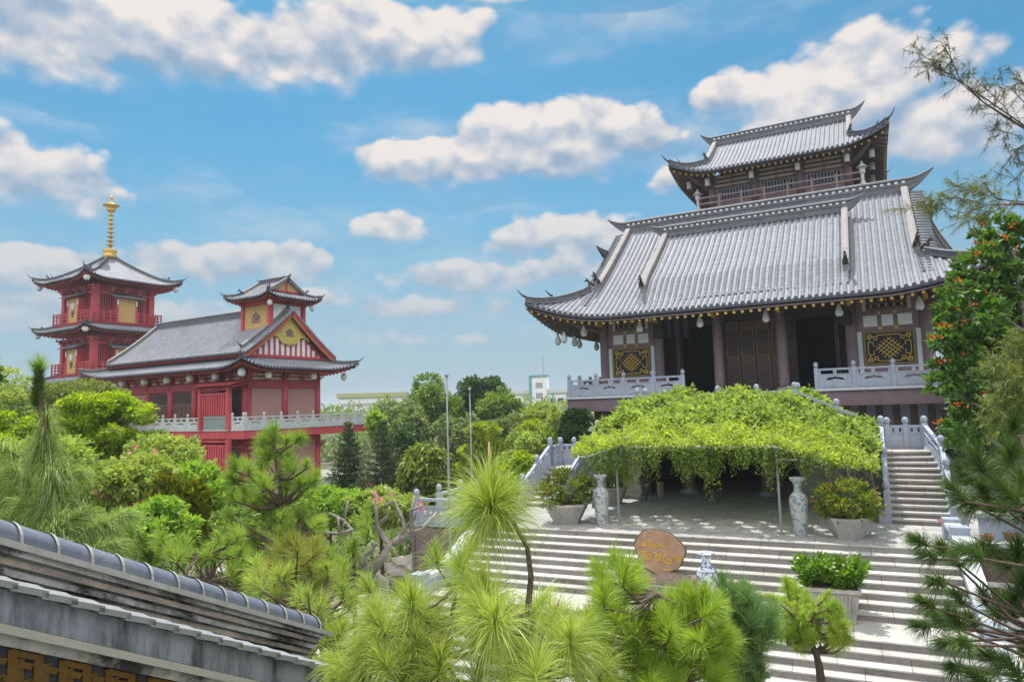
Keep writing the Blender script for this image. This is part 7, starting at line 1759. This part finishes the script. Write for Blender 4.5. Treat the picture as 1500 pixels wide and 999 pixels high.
plant('leafy_shrub', 'shrub', 'dark shrub in the shade right of the hall stair', 1440, 660, 21, 60, 38, 3600, 11, LF_DEEP, 9)
plant('leafy_shrub', 'shrub', 'low yellow green shrub on the ledge among the dark pine branches', 1475, 752, 17.5, 40, 16, 1200, 9, LF_GOLD, 5)
plant('broadleaf_tree', 'tree', 'dark leafy tree behind the flame tree closing the right edge', 1480, 520, 24, 75, 110, 8000, 12, LF_DEEP, 14, 'big trees behind the plaza', trunk_r=.2)
# ------------------------------------------------------------------ low growth over the garden soil, far belt of trees
n = 30000
gx_ = RNG.uniform(-30, 4, n); gy_ = RNG.uniform(5, 48, n); P = np.stack([gx_, gy_, np.full(n, GROUND)+RNG.uniform(0, .35, n)**1.3], 1)
uu = P @ SU; vv = P @ SD - SV; ok = ~((uu > fl-.5) & (vv > v_foot-.2)); rr0 = P-RO; rx_ = rr0 @ RU; ry_ = rr0 @ RD; ok &= ~((rx_ > -19.3) & (rx_ < 3.6) & (ry_ > -3.3) & (ry_ < 15.3)); pat = np.sin(gx_*1.1+gy_*.6)*np.sin(gy_*.9-gx_*.5); ok &= (pat > -.35) | (gy_ > 22)
P = P[ok]; o_ = leaves('ground_cover', P, RNG.normal(0, .4, (len(P), 3))+np.array([0, 0, 1.0]), .17+.004*P[:, 1], LF_MID, None, np.clip(RNG.uniform(0, .7, len(P))+.25*pat[ok], 0, 1)); tag(o_, kind='stuff')
lob = []
for i in range(150):
    a = math.radians(RNG.uniform(-46, 46)); d = RNG.uniform(85, 165); lob.append((d*math.sin(a), d*math.cos(a), GROUND+RNG.uniform(1.8, 4.2), RNG.uniform(4, 8), RNG.uniform(4, 8), RNG.uniform(2.5, 4.2)))
P, D, ti = ell_points(lob, 45000, .4, .3, 20); ok = P[:, 2] > GROUND; o_ = leaves('far_tree_belt', P[ok], D[ok], .85, LF_GREY, None, ti[ok]); tag(o_, kind='stuff')
# ------------------------------------------------------------------ sky, sun, camera
SUN_EL, SUN_AZ = math.radians(70), math.radians(-14)      # azimuth measured from the view direction, + to the right
sdir = Vector((math.sin(SUN_AZ)*math.cos(SUN_EL), math.cos(SUN_AZ)*math.cos(SUN_EL), math.sin(SUN_EL)))
sun = bpy.data.lights.new('sun', 'SUN'); sun.energy = 2.6; sun.angle = math.radians(.55); sun.color = (1, .95, .87)
so = bpy.data.objects.new('sun', sun); COL.objects.link(so); so.rotation_euler = sdir.to_track_quat('Z', 'Y').to_euler(); so.location = (0, 0, 60)
w = bpy.data.worlds.new('World'); scene.world = w; w.use_nodes = True; w.cycles.sampling_method = 'MANUAL'; w.cycles.sample_map_resolution = 512; nt = w.node_tree; N = nt.nodes; L = nt.links
for n in list(N): N.remove(n)
SKYS, EXPO = .13, 1.08; G = SKYS*2**EXPO
out = N.new('ShaderNodeOutputWorld'); bg = N.new('ShaderNodeBackground'); bg.inputs['Strength'].default_value = SKYS; L.new(bg.outputs[0], out.inputs[0])
sky = N.new('ShaderNodeTexSky'); sky.sky_type = 'NISHITA'; sky.sun_disc = False; sky.sun_elevation = SUN_EL; sky.sun_rotation = SUN_AZ; sky.air_density = 1.0; sky.dust_density = 1.6; sky.ozone_density = 1.4; sky.altitude = 10
tc = N.new('ShaderNodeTexCoord')
def mth(op, a, b_=None, c=None, clamp=False):
    n = N.new('ShaderNodeMath'); n.operation = op; n.use_clamp = clamp
    for i, x in enumerate((a, b_, c)):
        if x is None: continue
        if isinstance(x, (int, float)): n.inputs[i].default_value = x
        else: L.new(x, n.inputs[i])
    return n.outputs[0]
sep = N.new('ShaderNodeSeparateXYZ'); L.new(tc.outputs['Generated'], sep.inputs[0])
X, Y, Z = sep.outputs
az = mth('ARCTAN2', X, Y); el = mth('ARCSINE', Z)
# billows: noise on the direction, stretched flat
def noise(scale, detail, rough, off=(0, 0, 0), sq=1.6):
    mp = N.new('ShaderNodeMapping'); mp.inputs['Scale'].default_value = (scale, scale, scale*sq); mp.inputs['Location'].default_value = off; L.new(tc.outputs['Generated'], mp.inputs[0])
    n = N.new('ShaderNodeTexNoise'); n.inputs['Scale'].default_value = 1; n.inputs['Detail'].default_value = detail; n.inputs['Roughness'].default_value = rough; L.new(mp.outputs[0], n.inputs['Vector']); return n.outputs['Fac']
def puff(scale, off, sq=1.35):
    # rounded billows: distance to scattered cells, the cells bent by noise
    mp = N.new('ShaderNodeMapping'); mp.inputs['Scale'].default_value = (1, 1, sq); mp.inputs['Location'].default_value = off; L.new(tc.outputs['Generated'], mp.inputs[0])
    nn = N.new('ShaderNodeTexNoise'); nn.inputs['Scale'].default_value = scale*.9; nn.inputs['Detail'].default_value = 3; L.new(mp.outputs[0], nn.inputs['Vector'])
    vm = N.new('ShaderNodeVectorMath'); vm.operation = 'MULTIPLY_ADD'; L.new(nn.outputs['Color'], vm.inputs[0]); vm.inputs[1].default_value = (.9/scale,)*3; L.new(mp.outputs[0], vm.inputs[2])
    vo = N.new('ShaderNodeTexVoronoi'); vo.feature = 'F1'; vo.inputs['Scale'].default_value = scale; L.new(vm.outputs[0], vo.inputs['Vector'])
    return mth('SUBTRACT', .5, vo.outputs['Distance'])
def billow(dz):
    n1 = noise(5.5, 9, .58, (0, 0, dz*5.5*1.6)); v1 = puff(15, (0, 0, dz*1.35)); v2 = puff(34, (1, 2, dz*1.35)); 
    t = mth('MULTIPLY', mth('SUBTRACT', n1, .5), 2.6)
    t = mth('MULTIPLY_ADD', v1, .95, t); return mth('MULTIPLY_ADD', v2, .62, t)
wob = billow(0.0); lit = mth('MULTIPLY', mth('SUBTRACT', wob, billow(.022)), .72)
def azel(px, py):
    r = ray(px, py); r = r/np.linalg.norm(r); return math.atan2(r[0], r[1]), math.asin(r[2])
# cloud banks: centre, half width, half height (degrees of sky), weight
CL = [(250, 60, 360, 75, 1.5), (560, 55, 170, 75, 1.35), (60, 70, 170, 70, 1.2), (400, 90, 260, 40, .8), (700, -10, 140, 18, .7),
      (60, 265, 140, 70, 1.35), (20, 210, 50, 40, .8), (130, 300, 90, 40, .7),
      (800, 210, 165, 75, 1.5), (640, 240, 130, 52, 1.3), (930, 210, 70, 40, .9), (720, 245, 160, 35, 1.0), (1000, 265, 50, 28, .8),
      (1240, 130, 190, 100, 1.6), (1390, 90, 80, 55, 1.0), (1080, 140, 70, 50, 1.0), (1390, 190, 150, 80, 1.2), (1180, 200, 140, 50, .7), (1495, 130, 40, 40, .7),
      (565, 335, 55, 30, 1.1), (860, 350, 95, 50, 1.2), (760, 358, 60, 34, 1.1), (800, 350, 100, 38, .9), (720, 412, 150, 34, 1.0), (840, 398, 110, 34, .95),
      (60, 392, 150, 44, 1.35), (280, 388, 140, 44, 1.3), (410, 388, 85, 38, 1.2), (200, 455, 240, 30, .8), (660, 455, 190, 26, .8), (560, 500, 200, 18, .55), (300, 470, 200, 20, .6), (180, 400, 150, 22, .7), (30, 470, 110, 24, 1.0), (470, 440, 110, 14, .4)]
dens = None; hgt = None
for (px, py, rx, ry, wt) in CL:
    a0, e0 = azel(px, py); ra = abs(azel(px+rx, py)[0]-azel(px-rx, py)[0])/2; re = abs(azel(px, py-ry)[1]-azel(px, py+ry)[1])/2
    da = mth('DIVIDE', mth('SUBTRACT', az, a0), ra); de = mth('DIVIDE', mth('SUBTRACT', el, e0), re)
    # flatter below, rounder above
    d2 = mth('ADD', mth('MULTIPLY', da, da), mth('MULTIPLY', de, de))
    g = mth('MULTIPLY', mth('SUBTRACT', 1.0, d2), wt)
    if dens is None: dens, hgt = g, mth('MULTIPLY', de, 1.0)
    else:
        gt = mth('MULTIPLY_ADD', mth('SUBTRACT', g, dens), .9, .5, clamp=True)
        dd = mth('MULTIPLY_ADD', gt, mth('SUBTRACT', de, hgt), hgt); hgt = dd
        dens = mth('SMOOTH_MAX', g, dens, .5)
dens = mth('MAXIMUM', dens, -3.0)
# unseen broken cloud added behind the viewer and overhead as fill light
bk = N.new('ShaderNodeMapRange'); bk.interpolation_type = 'SMOOTHSTEP'; bk.inputs[1].default_value = .25; bk.inputs[2].default_value = -.25; bk.inputs[3].default_value = -3; bk.inputs[4].default_value = .45; L.new(Y, bk.inputs[0])
dens = mth('MAXIMUM', dens, bk.outputs[0])
cov = mth('ADD', dens, wob)
mr = N.new('ShaderNodeMapRange'); mr.interpolation_type = 'SMOOTHSTEP'; mr.inputs[1].default_value = -.05; L.new(mth('MULTIPLY_ADD', mth('MAXIMUM', mth('MULTIPLY', hgt, -1.0), 0.0), 1.7, .5), mr.inputs[2]); L.new(cov, mr.inputs[0]); alpha = mr.outputs[0]
veil = noise(2.6, 8, .6, (4, 2, 1), 3.2); vr = N.new('ShaderNodeMapRange'); vr.interpolation_type = 'SMOOTHSTEP'; vr.inputs[1].default_value = .46; vr.inputs[2].default_value = .78; vr.inputs[4].default_value = .62; L.new(veil, vr.inputs[0]); alpha = mth('MAXIMUM', alpha, vr.outputs[0])
# tops catch the sun, flat bases stay grey blue
sh = mth('ADD', mth('ADD', mth('MULTIPLY', hgt, .44), .50), lit, clamp=True)
cr = N.new('ShaderNodeValToRGB'); e = cr.color_ramp.elements; K = 1/G
e[0].position = .05; e[0].color = (.33*K, .44*K, .58*K, 1); e[1].position = .85; e[1].color = (.92*K, .84*K, .78*K, 1)
e2 = e.new(.45); e2.color = (.58*K, .615*K, .68*K, 1)
L.new(sh, cr.inputs[0])
# the added cloud behind the viewer is brightened further to fill shaded fronts
bm_ = N.new('ShaderNodeMapRange'); bm_.interpolation_type = 'SMOOTHSTEP'; bm_.inputs[1].default_value = .15; bm_.inputs[2].default_value = -.5; bm_.inputs[3].default_value = 1.0; bm_.inputs[4].default_value = 4.4; L.new(Y, bm_.inputs[0])
cb_ = N.new('ShaderNodeMixRGB'); cb_.blend_type = 'MULTIPLY'; cb_.inputs[0].default_value = 1; L.new(cr.outputs[0], cb_.inputs[1]); L.new(bm_.outputs[0], cb_.inputs[2])
# thin veil of haze towards the horizon in front of the farther clouds
tint = N.new('ShaderNodeMixRGB'); tint.blend_type = 'MULTIPLY'; tint.inputs[0].default_value = 1; L.new(sky.outputs[0], tint.inputs[1]); tint.inputs[2].default_value = (.165, .41, .455, 1)
mix = N.new('ShaderNodeMixRGB'); L.new(mth('MULTIPLY', alpha, .93), mix.inputs[0]); L.new(tint.outputs[0], mix.inputs[1]); L.new(cb_.outputs[0], mix.inputs[2])
hz = N.new('ShaderNodeMapRange'); hz.inputs[1].default_value = 0; hz.inputs[2].default_value = .40; hz.inputs[3].default_value = .86; hz.inputs[4].default_value = 0; hz.interpolation_type = 'SMOOTHSTEP'; L.new(Z, hz.inputs[0])
mix2 = N.new('ShaderNodeMixRGB'); L.new(hz.outputs[0], mix2.inputs[0]); L.new(mix.outputs[0], mix2.inputs[1]); mix2.inputs[2].default_value = (.40*K, .51*K, .61*K, 1)
L.new(mix2.outputs[0], bg.inputs[0])
# ------------------------------------------------------------------ humid air
HAZE = .0005
if HAZE:
    hm, hnt, HN, HL = newmat('humid_air'); ho = HN.new('ShaderNodeOutputMaterial'); hv = HN.new('ShaderNodeVolumePrincipled'); HL.new(hv.outputs[0], ho.inputs['Volume'])
    hv.inputs['Color'].default_value = (.86, .92, 1, 1); hv.inputs['Density'].default_value = HAZE; hv.inputs['Anisotropy'].default_value = .2
    b = MB(); b.box(-1600, 1600, -80, 1900, GROUND-1, 26); hz_ = b.build('haze', hm); tag(hz_, kind='stuff')
cam = bpy.data.cameras.new('camera'); cam.sensor_width = 36; cam.lens = 36*FPX/1500; cam.clip_start = .05; cam.clip_end = 5000
co = bpy.data.objects.new('camera', cam); COL.objects.link(co)
Mx = Matrix(((CR[0], CU[0], -CF[0], 0), (CR[1], CU[1], -CF[1], 0), (CR[2], CU[2], -CF[2], 0), (0, 0, 0, 1))); co.matrix_world = Mx
scene.camera = co
vs = scene.view_settings; vs.view_transform = 'Standard'; vs.look = 'None'; vs.gamma = 1; vs.use_curve_mapping = False; vs.exposure = EXPO
scene.cycles.max_bounces = 8; scene.cycles.transparent_max_bounces = 4; scene.cycles.diffuse_bounces = 3; scene.cycles.glossy_bounces = 2; scene.cycles.transmission_bounces = 4; scene.cycles.caustics_reflective = False; scene.cycles.caustics_refractive = False
scene.cycles.use_denoising = True
